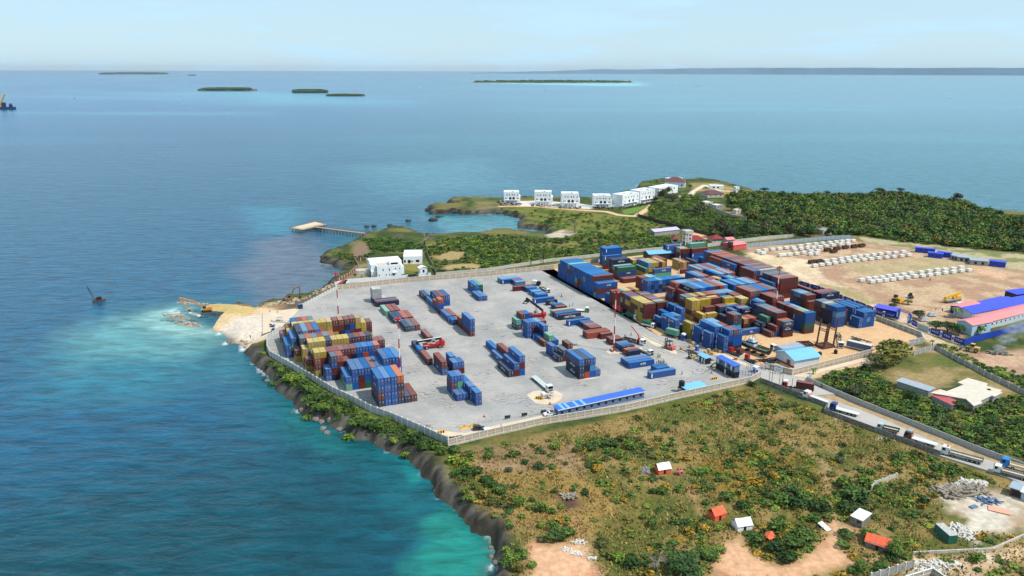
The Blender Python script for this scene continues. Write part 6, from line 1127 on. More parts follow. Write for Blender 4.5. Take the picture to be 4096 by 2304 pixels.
q = MB(); q.box(7.2, 11.4, -1.4, 1.4, 3.2, 5.4); q.box(8., 10.6, -1.1, 1.1, 5.4, 6.3); q.build("wheelhouse", M_PALEB, t); q = MB(); q.box(7.15, 11.45, -1.42, 1.42, 4.4, 5.0); q.build("window_band", M_GLASS, t); q = MB(); q.bar((9.2, 0, 6.3), (9.2, 0, 9.), .15); [q.bar((9.2, 0, 9.), (4.5, y, 3.3), .1) for y in (-1.4, 1.4)]; [q.bar((13, y, 3.6), (11.5, y, 7.2), .1) for y in (-1.4, 1.4)]; q.bar((11.5, -1.4, 7.2), (11.5, 1.4, 7.2), .1); q.build("mast", M_RUST, t); q = MB(); [q.box(1+i*.9, 1.5+i*.9, -1.4+.4*(i % 3), -.6+.4*(i % 3), 3.1, 3.5+.2*(i % 2)) for i in range(6)]; q.build("deck_gear", M_DARK, t); q = MB(); q.bar((0,-2.3,3.4), (8,-2.42,3.4), .16); q.bar((0,2.3,3.4), (8,2.42,3.4), .16); q.build("fender", M_RED, t)
q = MB(); [q.box(x, x+.5, -1.6, 1.6, 0, 1.15) for x in (3, 7.5, 11)]; tt_ = thing("boat_cradle", "timber blocks holding up the workboat", "cradle", (b0[0], b0[1], 0), an); q.build("block", M_DARK, tt_)
for lab, v, b_, f_, z, L, B, mu in (("white skiff lying on the tip of the spit", 'r', (1020,605), (790,545), -.8, 7.5, 2.2, M_WHITE), ("white inflatable boat with a frame on the beach by the sea block", 'a', (315,775), (105,765), -.3, 9., 2.6, M_WHITE)):
    b0, f0 = G(v, *b_, z), G(v, *f_, z); an, L = heading(f0, b0); t = thing("small_boat", lab, "boat", (b0[0], b0[1], z), an); hu, d_ = hull(t, L, B, .9, mu, mu); d_.build("deck", M_PALED, t); q = MB(); [q.box(L*k, L*k+.35, -B*.4, B*.4, .85, 1.05) for k in (.25, .45, .62)]; q.build("bench", M_GREY, t)
    if v == 'a': q = MB(); [q.bar((L*x, y, .9), (L*x, y, 2.6), .08) for x in (.3, .55) for y in (-.8, .8)]; q.box(L*.28, L*.57, -.9, .9, 2.6, 2.68); q.build("canopy_frame", M_ROD, t)
for lab, x, y, m_, s in (("blue heap of netting beside the beached boat", 130, 830, M_BLUEP, 1.2), ("dark heap of gear at the sea wall corner", 160, 890, M_DARK, 1.6), ("dark crate near the beached boat", 105, 810, M_RUST, .8)):
    p = G('a', x, y, -.2); t = thing("gear_heap", lab, "heap", (p[0], p[1], -.2)); q = MB(); [q.bar((R_.uniform(-1, 1)*s, R_.uniform(-1, 1)*s, .1), (R_.uniform(-1, 1)*s, R_.uniform(-1, 1)*s, R_.uniform(.3, 1)*s), .5*s, .3*s) for _ in range(9)]; q.build("heap", m_, t)
# drilling pontoon offshore
p = G('D', 249, 757, SEA); t = thing("drill_pontoon", "small dark pontoon with a drill mast off the spit", "pontoon", (p[0], p[1], SEA), .3); q = MB(); q.box(-3, 3, -2, 2, -.3, .7); q.build("float", M_RUST, t); q = MB(); q.box(-1, 1.4, -.9, .9, .71, 2.4); q.build("cabin", M_DARK, t); q = MB(); q.bar((-2.4, 0, .7), (-5, 0, 9.), .25); q.bar((-1.2, 0, .7), (-5, 0, 9.), .15); q.build("mast", M_DARK, t)
# ================================================================== concrete blocks
bm = MB(); bm.box(-1.75, 1.75, -1.1, 1.1, 0, 1.75); bm = bm.mesh("concrete_block"); M_BLK = mat("white_concrete", col(214,210,202)[:3], .85, .1, .7); bm.materials.append(M_BLK)
def blocks(v, pts, lab, grp):
    for x, y in pts: p = G(v, x, y); o = link("concrete_block", bm); tag(o, lab, "concrete block", grp); o.location = (p[0], p[1], 0); o.rotation_euler = (0, 0, TH+math.pi/2+R_.uniform(-.03, .03)); o.scale = (R_.uniform(.95, 1.1), 1, R_.uniform(.95, 1.05))
blocks('g', [(750,352),(840,337),(930,327),(1020,317),(1110,307),(1195,300),(1290,282),(1385,267),(1485,257),(1575,247),(1670,237),(1750,230),(1825,222),(1900,216),(1970,212)], "white concrete block in the row nearest the metal fence", "blocks in the fence row")
blocks('g', [(1215,327),(1300,318),(1380,308),(1455,300),(1540,292),(1625,282),(1710,272),(1810,260),(1905,256),(810,372)], "white concrete block in the second row from the metal fence", "blocks in the second row")
blocks('g', [(1035,402),(1080,396),(1150,392),(1240,382),(1330,370),(1425,350),(1515,342),(1420,388),(1500,380)], "white concrete block beside the brown formwork stacks", "blocks beside the formwork")
blocks('l', [(-120,1182),(-35,1168),(55,1158),(140,1148),(230,1132),(325,1122),(415,1112),(510,1102),(600,1092),(700,1082),(800,1072),(895,1062),(995,1052),(1090,1042)], "white concrete block in the front line of the middle double row", "front blocks of the middle row")
blocks('l', [(20,1122),(120,1107),(215,1092),(300,1082),(380,1072),(460,1062),(545,1052),(635,1042),(725,1032),(820,1022),(915,1012),(1015,1002)], "white concrete block in the back line of the middle double row", "back blocks of the middle row")
blocks('m', [(615,262),(705,252),(790,242),(880,232),(975,217),(1070,207),(1170,192),(1265,187),(1360,177),(1455,162),(1555,147),(1660,137),(1765,122),(1865,112)], "white concrete block in the front line of the nearest double row", "front blocks of the nearest row")
blocks('m', [(485,242),(570,227),(655,217),(745,207),(830,192),(920,182),(1020,172),(1115,157),(1245,142),(1350,127),(1455,112),(1555,107),(1660,97),(1765,77)], "white concrete block in the back line of the nearest double row", "back blocks of the nearest row")
for i, (v, x, y, lab) in enumerate((('g',1640,335,"left stack of brown formwork"),('g',1760,318,"second stack of brown formwork"),('g',1870,302,"third stack of brown formwork"),('g',1985,290,"fourth stack of brown formwork"),('g',2080,278,"rightmost stack of brown formwork"),('g',1720,352,"front stack of brown formwork"),('g',1440,490,"brown formwork heap left of the middle block row"),('g',1530,482,"second brown heap left of the middle block row"))):
    p = G(v, x, y); t = thing("formwork_stack", lab, "formwork", (p[0], p[1], 0), TH+math.pi/2, "brown formwork stacks on the block yard"); q = MB(); [q.box(-2.6+.1*R_.random(), 2.6, -1.2, 1.2, .25*k, .25*k+.18) for k in range(7)]; q.build("panel", M_RUST, t); q = MB(); [q.box(xx, xx+.15, -1.3, 1.3, 1.76, 2.2) for xx in (-2, 0, 1.8)]; q.build("bracing", M_DARK, t)
for lab, v, x, y, m_, s in (("grey tarpaulin heap behind the gate arch", 'm', 1390, 680, M_ROD, 2.2), ("pale grey tarpaulin heap left of the dark trees", 'm', 1290, 745, M_ROD, 2.4), ("white sheeting stack behind the pink porch", 'm', 1760, 560, M_WHITE, 3.4)):
    p = G(v, x, y); t = thing("covered_heap", lab, "heap", (p[0], p[1], 0)); q = MB(); [q.add([(a*s*k, b*s*k, z*s) for k, z in ((1, 0), (.6, .55+.1*R_.random())) for a, b in ((-1,-.6),(1,-.6),(1,.6),(-1,.6))], [(0,1,5,4),(1,2,6,5),(2,3,7,6),(3,0,4,7),(4,5,6,7)]) for _ in range(1)]; q.add([(-.3*s,-.5*s,0),(.9*s,-.8*s,0),(.6*s,.6*s,0),(0,0,.75*s)], [(0,1,3),(1,2,3),(2,0,3)]); q.build("cover", m_, t)
# yard odds and ends
for lab, v, x, y, m_, a in (("yellow concrete barrier with black arrows near the wall corner", 'd', 210, 1232, M_YELP, .1), ("second yellow concrete barrier behind the dark car", 'd', 505, 1172, M_YELP, .1), ("yellow concrete barrier left of the dark car", 'd', 630, 1145, M_YELP, .1), ("dull grey barrier left by the lone maroon container", 'd', 25, 1160, M_GREY, 0.), ("yellow striped barrier at the weigh stand", 'd', 1472, 795, M_YELP, -.7), ("yellow striped barrier below the container office", 'f', 2118, 1022, M_YELP, .0)):
    p = G(v, x, y); t = thing("road_barrier", lab, "barrier", (p[0], p[1], 0), TH+math.pi/2+a); q = MB(); q.side([(-.38,0),(.38,0),(.15,.35),(.12,1.),(-.12,1.),(-.15,.35)], -1.5, 1.5); o = q.build("body", m_, t); o.rotation_euler = (0, 0, math.pi/2); q = MB(); [q.box(-1.2+k*.9, -.9+k*.9, -.4, .4, .1, .9) for k in range(3)] if 'strip' in lab or 'arrow' in lab else q.box(-.3, .3, -.16, .16, .95, 1.02); q.build("stripe", M_BLACK, t)
cps = GP('d', [(690,1112),(1700,962)]); a, b = cps; t = thing("chain_link_fence", "thin chain link fence with dark boards inside the yard", "fence", (*a, 0), yaw(b-a)); L = math.dist(a, b)
for i in range(13): q = MB(); q.bar((L*i/12, 0, 0), (L*i/12, 0, 2.2), .08); q.build("post", M_ROD, t)
q = MB(); [q.bar((0, 0, z), (L, 0, z), .03) for z in (.7, 1.4, 2.1)]; q.build("wire", M_ROD, t)
for k in (.36, .575, .82): q = MB(); q.box(L*k-1.1, L*k+1.1, -.08, -.03, .5, 1.7); q.build("board", M_DARK, t)
p = G('d', 1525, 775); t = thing("generator_box", "white generator box beside the weigh stand ladder", "generator", (p[0], p[1], 0), TH); q = MB(); q.box(-1.1, 1.1, -.7, .7, .25, 2.1); q.build("housing", M_WHITE, t); q = MB(); q.box(-1.2, 1.2, -.8, .8, 0, .24); q.build("base", M_DARK, t); q = MB(); q.box(1.1, 1.13, -.5, .5, .7, 1.6); q.build("vent", M_GREY, t)
p = G('d', 1620, 785); t = thing("access_ladder", "grey ladder stand in front of the parked white truck", "ladder", (p[0], p[1], 0), TH); q = MB(); [q.bar((x, y, 0), (x, y, 3.6), .09) for x in (-.9, .9) for y in (-.6, .6)]; q.build("frame", M_ROD, t); q = MB(); [q.box(-.9, .9, -.6, .6, z, z+.06) for z in (1.2, 2.4)]; q.build("platform", M_ROD, t); q = MB(); [q.bar((-.9, y, 3.55), (.9, y, 3.55), .06) for y in (-.6, .6)]; q.build("rail", M_ROD, t)
for lab, v, x, y, s in (("red traffic cone below the weigh stand", 'd', 1608, 860, 1.2), ("red cone lying near the yard centre line", 'd', 762, 1022, 1.0), ("small red marker in the brown field", 'm', 1368, 222, 1.4), ("small orange cone on the truck road", 'h', 1220, 1195, .8)):
    p = G(v, x, y); t = thing("traffic_cone", lab, "cone", (p[0], p[1], 0)); q = MB(); q.cyl((0,0,.05), (0,0,.9*s), .32*s, .06, 10); q.build("body", M_TARP, t); q = MB(); q.box(-.4*s, .4*s, -.4*s, .4*s, 0, .05); q.build("base", M_BLACK, t)
for lab, x, y0, y1 in (("leftmost wooden pole by the gate road", 880, 1140, 835), ("second wooden pole by the gate road", 918, 1115, 835), ("third wooden pole by the gate road", 1008, 1190, 925), ("fourth wooden pole with insulators by the gate road", 1048, 1170, 870), ("short wooden pole by the red tractor", 1178, 1170, 1005)):
    p = G('h', x, y0); h_ = hgt('h', x, y0, y1); t = thing("utility_pole", lab, "pole", (p[0], p[1], -.3)); q = MB(); q.cyl((0,0,0), (0,0,h_+.3), .13, .09, 7); q.build("pole", M_WOOD if False else M_STAIN, t)
    if h_ > 6: q = MB(); q.bar((-1, 0, h_-.3), (1, 0, h_-.3), .1); [q.cyl((x_, 0, h_-.25), (x_, 0, h_+.05), .06, n=6) for x_ in (-.9, 0, .9)]; q.build("cross_arm", M_DARK, t)
for lab, x, y0, y1 in (("left black pole in the scrub behind the yard wall", 583, 1225, 1085), ("pair left black pole in the scrub behind the yard wall", 722, 1215, 1055), ("pair right black pole in the scrub behind the yard wall", 878, 1195, 1035)):
    p = G('j', x, y0); h_ = hgt('j', x, y0, y1); t = thing("utility_pole", lab, "pole", (p[0], p[1], -.3)); q = MB(); q.cyl((0,0,0), (0,0,h_), .2, .16, 7); q.build("pole", M_BLACK, t); q = MB(); q.box(-.5, .5, -.3, .3, h_*.45, h_*.62); q.build("transformer", M_DARK, t)
gt = thing("entry_railing", "blue railings and barrier frame of the yard gate", "railing", (*G('h', 505, 965)[:2], 0), TH); q = MB()
for a_, b_ in (((505,965),(740,985)), ((600,880),(740,960)), ((770,870),(845,900))):
    A3, B3 = G('h', *a_)[:2]-G('h', 505, 965)[:2], G('h', *b_)[:2]-G('h', 505, 965)[:2]; rot = lambda d: (d@UU, d@VV)
    A3, B3 = rot(A3), rot(B3); [q.bar((*A3, z), (*B3, z), .08) for z in (.5, 1.2, 1.9)]; [q.bar((A3[0]+(B3[0]-A3[0])*k/6, A3[1]+(B3[1]-A3[1])*k/6, 0), (A3[0]+(B3[0]-A3[0])*k/6, A3[1]+(B3[1]-A3[1])*k/6, 2.), .1) for k in range(7)]
q.build("rail", M_BLUEP, gt)
p = G('h', 715, 930); t = thing("gate_booth", "blue and white control booth between the gate railings", "booth", (p[0], p[1], 0), TH); q = MB(); q.box(-.8,.8,-.8,.8,0,2.6); q.build("body", M_WHITE, t); q = MB(); q.box(.8,.84,-.6,.6,.3,1.4); q.box(-.6,.6,-.84,-.8,.3,1.4); q.build("panel", M_BLUEP, t); q = MB(); q.hip(-.8,.8,-.8,.8,2.6,2.9,.3); q.build("roof", M_WHITE, t)
p = G('h', 515, 690); t = thing("rusty_drum", "large rusty drum coil beside the red tractor", "drum", (p[0], p[1], 0), .6); q = MB(); q.cyl((0,-1,1.3), (0,1,1.3), 1.3, n=14); q.build("drum", M_RUST, t); q = MB(); [q.cyl((0,y,1.3), (0,y+.1,1.3), 1.5, n=14) for y in (-1.1, 1.)]; q.build("flange", M_RUST, t)
for lab, x, y in (("blue barrel by the rusty drum", 470, 690), ("second blue barrel by the rusty drum", 535, 705), ("blue barrel in the scrap near the store", 905, 785), ("dark barrel in the scrap near the store", 955, 790)): p = G('h', x, y); t = thing("barrel", lab, "barrel", (p[0], p[1], 0)); q = MB(); q.cyl((0,0,0), (0,0,1.1), .4, n=10); q.build("body", M_BLUEP if 'blue' in lab else M_DARK, t); q = MB(); [q.cyl((0,0,z), (0,0,z+.05), .43, n=10) for z in (.35, .7)]; q.build("hoop", M_DARK, t)
t = thing("scrap_heap", "scattered dark scrap metal in front of the workboat", "scrap", (*G('h', 860, 790)[:2], 0)); q = MB(); [q.bar((R_.gauss(0, 2.4), R_.gauss(0, 1.6), .1), (R_.gauss(0, 2.4), R_.gauss(0, 1.6), R_.uniform(.1, .5)), .15, .2) for _ in range(40)]; q.build("scrap", M_DARK, t)
# ================================================================== shacks, tents and rubble in the dry field
def tent(label, v, x, y, L, W, H, m1, m2, an=.3, z=-.4):
    p = G(v, x, y, z); t = thing("makeshift_tent", label, "tent", (p[0], p[1], z), an); q = MB(); q.box(-L/2, L/2, -W/2, W/2, 0, H*.6); q.build("wall", m2, t); q = MB(); n = 5
    for i in range(n): xa, xb_ = -L/2-.2+(L+.4)*i/n, -L/2-.2+(L+.4)*(i+1)/n; z1, z2 = H*(.98+.08*R_.random()), H*(.98+.08*R_.random()); q.add([(xa,-W/2-.25,H*.52),(xb_,-W/2-.25,H*.5),(xb_,0,z2),(xa,0,z1),(xb_,W/2+.25,H*.5),(xa,W/2+.25,H*.52)], [(0,1,2,3),(3,2,4,5)])
    q.build("cover", m1, t); q = MB(); q.box(-.4, .4, -W/2-.03, -W/2+.02, 0, H*.55); q.build("doorway", M_BLACK, t)
tent("orange and white makeshift tent by the dry bushes", 'p', 392, 358, 4.2, 3., 3.2, M_ROD, M_ORT); tent("white plastic covered shack at the end of the footpath", 'p', 1220, 940, 4.4, 3.4, 3., M_WHITE, M_WALLW, .25); tent("bright orange tent among the bushes above the white shack", 'p', 955, 838, 4., 3., 3.4, M_ORT, M_ORT, .5); tent("orange sheet tent half hidden in the round thicket", 'p', 1505, 1068, 3.6, 2.2, 1.6, M_ORT, M_ORT, 1.); tent("large orange red tarpaulin shelter under the tree", 'o', 700, 1060, 6., 4.6, 3., M_ORT, M_STAIN, -.6)
for lab, v, x, y, s in (("grey rag heap left of the orange and white tent", 'p', 220, 360, 1.3), ("red and white rag heap right of the orange tent", 'p', 555, 385, 1.5)):
    p = G(v, x, y, -.4); t = thing("rag_heap", lab, "heap", (p[0], p[1], -.5)); q = MB(); [q.bar((R_.uniform(-1, 1)*s, R_.uniform(-.6, .6)*s, 0), (R_.uniform(-1, 1)*s, R_.uniform(-.6, .6)*s, R_.uniform(.5, 1.4)*s), .6, .4, i % 2) for i in range(10)]; q.build("rags", [M_ROD, M_TARP if 'red' in lab else M_GREY], t)
bld("board_shack", "grey board shack with a white tin roof beside the path", "shack", 'o', (335,770), (480,835), 5, 2.3, M_STAIN, 'shed', M_WHITE, .3, z0=-.4, over=.2, wins=[(.7,1.2,.9,.6)]); p = G('p', 2085, 945, -.4); t = thing("tin_sheet", "loose white tin sheet leaning by the path", "sheet", (p[0], p[1], -.4), .5); q = MB(); q.add([(-.9,-1.6,.05),(.9,-1.6,.05),(.9,1.6,.9),(-.9,1.6,.9),(-.9,-1.6,.1),(.9,-1.6,.1),(.9,1.6,.95),(-.9,1.6,.95)], [(3,2,1,0),(4,5,6,7),(0,1,5,4),(1,2,6,5),(2,3,7,6),(3,0,4,7)]); q.build("sheet", M_WHITE, t); q = MB(); q.bar((0, 1.5, 0), (0, 1.5, .9), .1); q.build("prop", M_WOOD, t)
g0, g1 = G('o', 1600, 1040, -.4)[:2], G('o', 1420, 880, -.4)[:2]; t = thing("green_container", "old green container with a weathered whitish roof", "container", (*g0, -.4), yaw(g1-g0)); L = max(6.06, math.dist(g0, g1)); q = MB(); q.box(0, L, -2.44, 0, 0, 2.5); [q.box(x-.03, x+.03, -.03, .03, .1, 2.4) for x in np.linspace(.2, L-.2, 16)]; q.build("wall", mat("faded_green", col(54,106,92)[:3], .6, .25, 1.2), t); q = MB(); q.box(.05, L-.05, -2.4, -.04, 2.501, 2.56); q.build("roof", mat("flaking_roof", col(196,192,186)[:3], .8, .14, 1., dirt=col(110,112,96)[:3], dirt_amt=.5), t); q = MB(); [q.box(-.05, -.001, -2.3+k*.45, -2.2+k*.45, .1, 2.4) for k in range(5)]; q.build("door_bar", M_GREEN, t)
def rubble(label, v, x, y, rx, ry, n, m_, s, kind='bar', name="rubble_heap"):
    p = G(v, x, y, -.4); t = thing(name, label, "heap", (p[0], p[1], -.45)); q = MB()
    for _ in range(n):
        a, r = R_.uniform(0, 6.28), math.sqrt(R_.random()); cx, cy_ = rx*r*math.cos(a), ry*r*math.sin(a); hz = .9*(1-r)*min(rx, ry)*.3; l_ = s*R_.uniform(.3, 1.6); an = R_.uniform(0, 6.28)
        q.bar((cx, cy_, hz*R_.random()), (cx+l_*math.cos(an), cy_+l_*math.sin(an), hz+R_.uniform(0, .5)*s), s*R_.uniform(.12, .5) if kind == 'bar' else s*R_.uniform(.5, 1.), s*.15 if kind == 'bar' else s*R_.uniform(.3, .8))
    q.build("debris", m_, t)
M_RUB = mat("broken_concrete", col(206,200,190)[:3], .9, .25, 1.4); M_LUM = mat("grey_lumber", col(150,138,122)[:3], .9, .3, 1.5)
rubble("heap of grey broken lumber beside the truck road", 'o', 1640, 370, 5., 3.2, 110, M_LUM, 2.2); rubble("heap of broken boards right of the lumber heap", 'o', 1900, 340, 5., 2.6, 110, M_LUM, 1.8); rubble("pale stone rubble above the lumber", 'o', 1880, 250, 5.5, 2., 120, M_RUB, .7, 'x'); rubble("white stone rubble behind the green container", 'o', 1790, 880, 3., 4.2, 130, M_RUB, .7, 'x'); rubble("white stone rubble at the bottom road edge", 'o', 1480, 1300, 6., 1.6, 130, M_RUB, .6, 'x'); rubble("dark sheet scrap on the pale ground", 'o', 2110, 480, 3.4, 1.4, 30, M_SLATE, 1.6)
rubble("bundle of grey sticks in the dark burnt patch", 'q', 1765, 620, 1.6, 1.0, 40, M_LUM, 1.6, name="stick_bundle"); rubble("white limestone pile by the sandy clearing", 'q', 1870, 1095, 1.8, 1., 50, M_RUB, .5, 'x'); rubble("second limestone pile on the sandy clearing", 'q', 1745, 1175, 1.6, .9, 40, M_RUB, .5, 'x'); rubble("third limestone pile on the sandy clearing", 'q', 1845, 1215, 1.6, .9, 40, M_RUB, .5, 'x'); rubble("limestone scraps at the edge of the bushes", 'q', 2010, 1260, 1.2, .6, 24, M_RUB, .4, 'x'); rubble("pale litter beside the stained road wall", 'n', 740, 990, 3., 1.2, 40, M_RUB, .5); rubble("pale litter strip by the upper stained wall", 'n', 190, 740, 3.5, .8, 36, M_RUB, .45)
p = G('o', 2260, 600, -.3); t = thing("orange_sheet", "flat orange sheet spread on the pale ground", "sheet", (p[0], p[1], -.3), -.5); q = MB(); q.box(-2.8, 2.8, -1.5, 1.5, 0, .08); q.build("sheet", mat("faded_orange", col(226,160,132)[:3], .7, .1), t)
p = G('o', 1925, 560, -.3); t = thing("blue_framed_panel", "small blue framed panel lying on the ground", "panel", (p[0], p[1], -.3), .4); q = MB(); q.box(-1.2, 1.2, -.6, .6, .05, .3); q.build("panel", M_SLATE, t); q = MB(); q.box(-1.3, 1.3, -.7, .7, 0, .05); q.build("frame", M_ROD, t)  # blue panel in a grey frame, lying flat
bld("road_kiosk", "dark open kiosk with a tin roof at the right edge", "kiosk", 'o', (2385,400), (2540,450), 4, 2.4, M_RUST, 'shed', M_SHEETM, .3, z0=-.3, wins=[(.5,.3,1.8,1.6)], mwin=M_BLACK); bld("tin_kiosk", "pale tin kiosk beside the dark open one", "kiosk", 'o', (2530,460), (2650,500), 4, 2.4, M_SHEETM, 'shed', M_WHITE, .3, z0=-.3, wins=[(.5,1,.8,.8)])
# burning rubbish
t = thing("ash_heap", "smouldering grey rubbish heap on the dirt", "heap", (*G('m', 2250, 1165)[:2], -.2)); q = MB(); [q.bar((R_.gauss(0, 2.2), R_.gauss(0, 1.4), 0), (R_.gauss(0, 2.2), R_.gauss(0, 1.4), R_.uniform(.2, .9)), .7, .4) for _ in range(40)]; q.build("ash", M_STAIN, t)
# ================================================================== islands, ships, sails
def island(label, v, x0, x1, y, ytop, name="island", trees=True, wob=.25, rock=.25, dep=.18):
    a, b = G(v, x0, y, SEA)[:2], G(v, x1, y, SEA)[:2]; L = math.dist(a, b); h_ = hgt(v, (x0+x1)/2, y, ytop, SEA); c_ = (a+b)/2; t = thing(name, label, "island", (*c_, SEA), yaw(b-a)); n = 60; q = MB(); pts = []
    for i in range(n): th = 2*math.pi*i/n; k = 1+wob*(vnoise(np.array(i*.35), np.array(x0*.1))-.5); pts.append((L/2*math.cos(th)*(1 if abs(math.cos(th)) > .9 else k), L*dep*math.sin(th)*k))
    for k0, k1, z0, z1 in ((1, .985, -.5, h_*rock),): vs = [(p[0]*k0, p[1]*k0, z0) for p in pts]+[(p[0]*k1, p[1]*k1, z1) for p in pts]; q.add(vs, [(i, (i+1) % n, n+(i+1) % n, n+i) for i in range(n)]+[tuple(range(n, 2*n))])
    q.build("rock_base", mat("island_rock", col(122,112,100)[:3], .9, .25, .02), t)
    if trees:
        q = MB(); N_ = 420
        for _ in range(N_):
            th = R_.uniform(0, 6.28); r = math.sqrt(R_.random())*.93; x, y_ = L/2*math.cos(th)*r, L*dep*math.sin(th)*r; hh_ = h_*(1-rock)*R_.uniform(.35, 1.)*(1-.4*r**4); s_ = h_*R_.uniform(.35, .9)
            if trees == 'sparse' and vnoise(np.array(x/L*9), np.array(3.)) < .45: continue
            q.add([(x-s_,y_-s_*.6,h_*rock*.9),(x+s_,y_-s_*.6,h_*rock*.9),(x+s_*.6,y_,h_*rock+hh_*.85),(x-s_*.5,y_,h_*rock+hh_),(x+s_*.8,y_+s_,h_*rock*.9),(x-s_*.8,y_+s_,h_*rock*.9)], [(0,1,2,3),(1,4,2),(2,4,5,3),(5,0,3)])
        q.build("woodland", mat("island_wood", col(58,72,44)[:3], .95, .4, .03), t)
    return t
island("long low green island far off on the right", 'D', 1171, 1600, 208, 200, dep=.1, rock=.12); island("long grey green island near the horizon on the left", 'D', 246, 428, 187, 181, dep=.1, rock=.15); island("tiny islet right of the far left island", 'D', 473, 493, 190, 187.5, rock=.3); island("bare rocky island with a low wall of stone", 'D', 497, 648, 228, 219, trees='sparse', rock=.5, dep=.12); island("left green rocky islet of the near pair", 'D', 735, 826, 233, 223, rock=.35, dep=.15); island("right green rocky islet of the near pair", 'D', 818, 919, 241.5, 235, rock=.3, dep=.12)
a, b = G('D', 1150, 181.2, SEA), G('D', 2700, 178.6, SEA)
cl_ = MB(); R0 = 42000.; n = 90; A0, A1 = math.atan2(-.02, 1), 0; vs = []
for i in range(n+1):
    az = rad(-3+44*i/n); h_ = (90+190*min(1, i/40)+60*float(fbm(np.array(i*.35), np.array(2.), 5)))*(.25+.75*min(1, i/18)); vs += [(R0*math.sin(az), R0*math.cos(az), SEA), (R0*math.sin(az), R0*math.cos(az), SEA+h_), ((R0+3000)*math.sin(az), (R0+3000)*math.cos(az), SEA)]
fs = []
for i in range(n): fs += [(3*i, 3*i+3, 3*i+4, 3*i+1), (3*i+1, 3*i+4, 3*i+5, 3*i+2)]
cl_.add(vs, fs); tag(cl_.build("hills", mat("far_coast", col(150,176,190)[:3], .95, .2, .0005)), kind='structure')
def dhow(label, v, x, y, hpx, z=SEA, flip=1):
    p = G(v, x, y, z); h_ = hgt(v, x, y, y-hpx, z); s = h_/9.; t = thing("sailing_dhow", label, "sailboat", (p[0], p[1], z), R_.uniform(-.4, .4), "white sails scattered on the open sea"); hu, d_ = hull(t, 8*s, 2*s, .9*s, mat("dhow_wood", col(90,66,50)[:3]), mat("dhow_wood", (.1,.06,.04)), z0=-.3*s); q = MB(); q.cyl((4*s,0,.4*s), (4.4*s,0,7.5*s), .12*s, n=6); q.build("mast", M_WOOD, t); q = MB(); e = .06*s; q.side([(1.*s,1.5*s),(7.6*s,1.2*s),(5.2*s,6*s),(2.6*s,9*s)], -e, e); q.build("sail", M_WHITE, t)
for lab, x, y, h_ in (("white sail left of the rocky island", 185, 247, 6.5), ("small white sail below the rocky island", 461, 264, 4.5), ("white sail right of the green islets", 887, 231, 4.5), ("white sail left below the long island", 1054, 222.5, 4), ("white sail right below the long island", 1368, 226.5, 4), ("white sail in front of the long island shore", 1262, 211, 3.5), ("left sail of the pair beyond the long island", 1655, 212, 3.5), ("right sail of the pair beyond the long island", 1668, 211.5, 3.5), ("third sail right of the pair", 1703, 214, 3.5), ("lone white sail in the right middle distance", 1752, 217.5, 4), ("lone small sail farther right", 2008, 233, 4), ("rightmost white sail in the far distance", 2387, 247, 5)): dhow(lab, 'D', x, y, h_)
p = G('D', 17, 275, SEA); s = hgt('D', 17, 275, 235, SEA)/60.; t = thing("crane_ship", "dark crane ship cut by the left edge of the view", "ship", (p[0], p[1], SEA), .1); M_SHIP = mat("ship_blue", col(40,58,92)[:3], .6, .15); 
for x0, l_ in ((-34, 40), (8, 24)): q = MB(); q.prism([(x0*s,-7*s),((x0+l_)*s,-7*s),((x0+l_+3)*s,0),((x0+l_)*s,7*s),(x0*s,7*s)], -1, 9*s); q.build("hull", M_SHIP, t)
q = MB(); q.box(-14*s, -2*s, -5*s, 5*s, 9*s, 26*s); q.box(12*s, 22*s, -5*s, 5*s, 9*s, 17*s); q.box(14*s, 20*s, -4*s, 4*s, 17*s, 22*s); q.build("deckhouse", M_SHIP, t); q = MB(); q.bar((-18*s, 0, 24*s), (2*s, 0, 58*s), 4*s); q.bar((-18*s, 0, 9*s), (-18*s, 0, 30*s), 5*s); q.build("crane_boom", M_YELP, t)
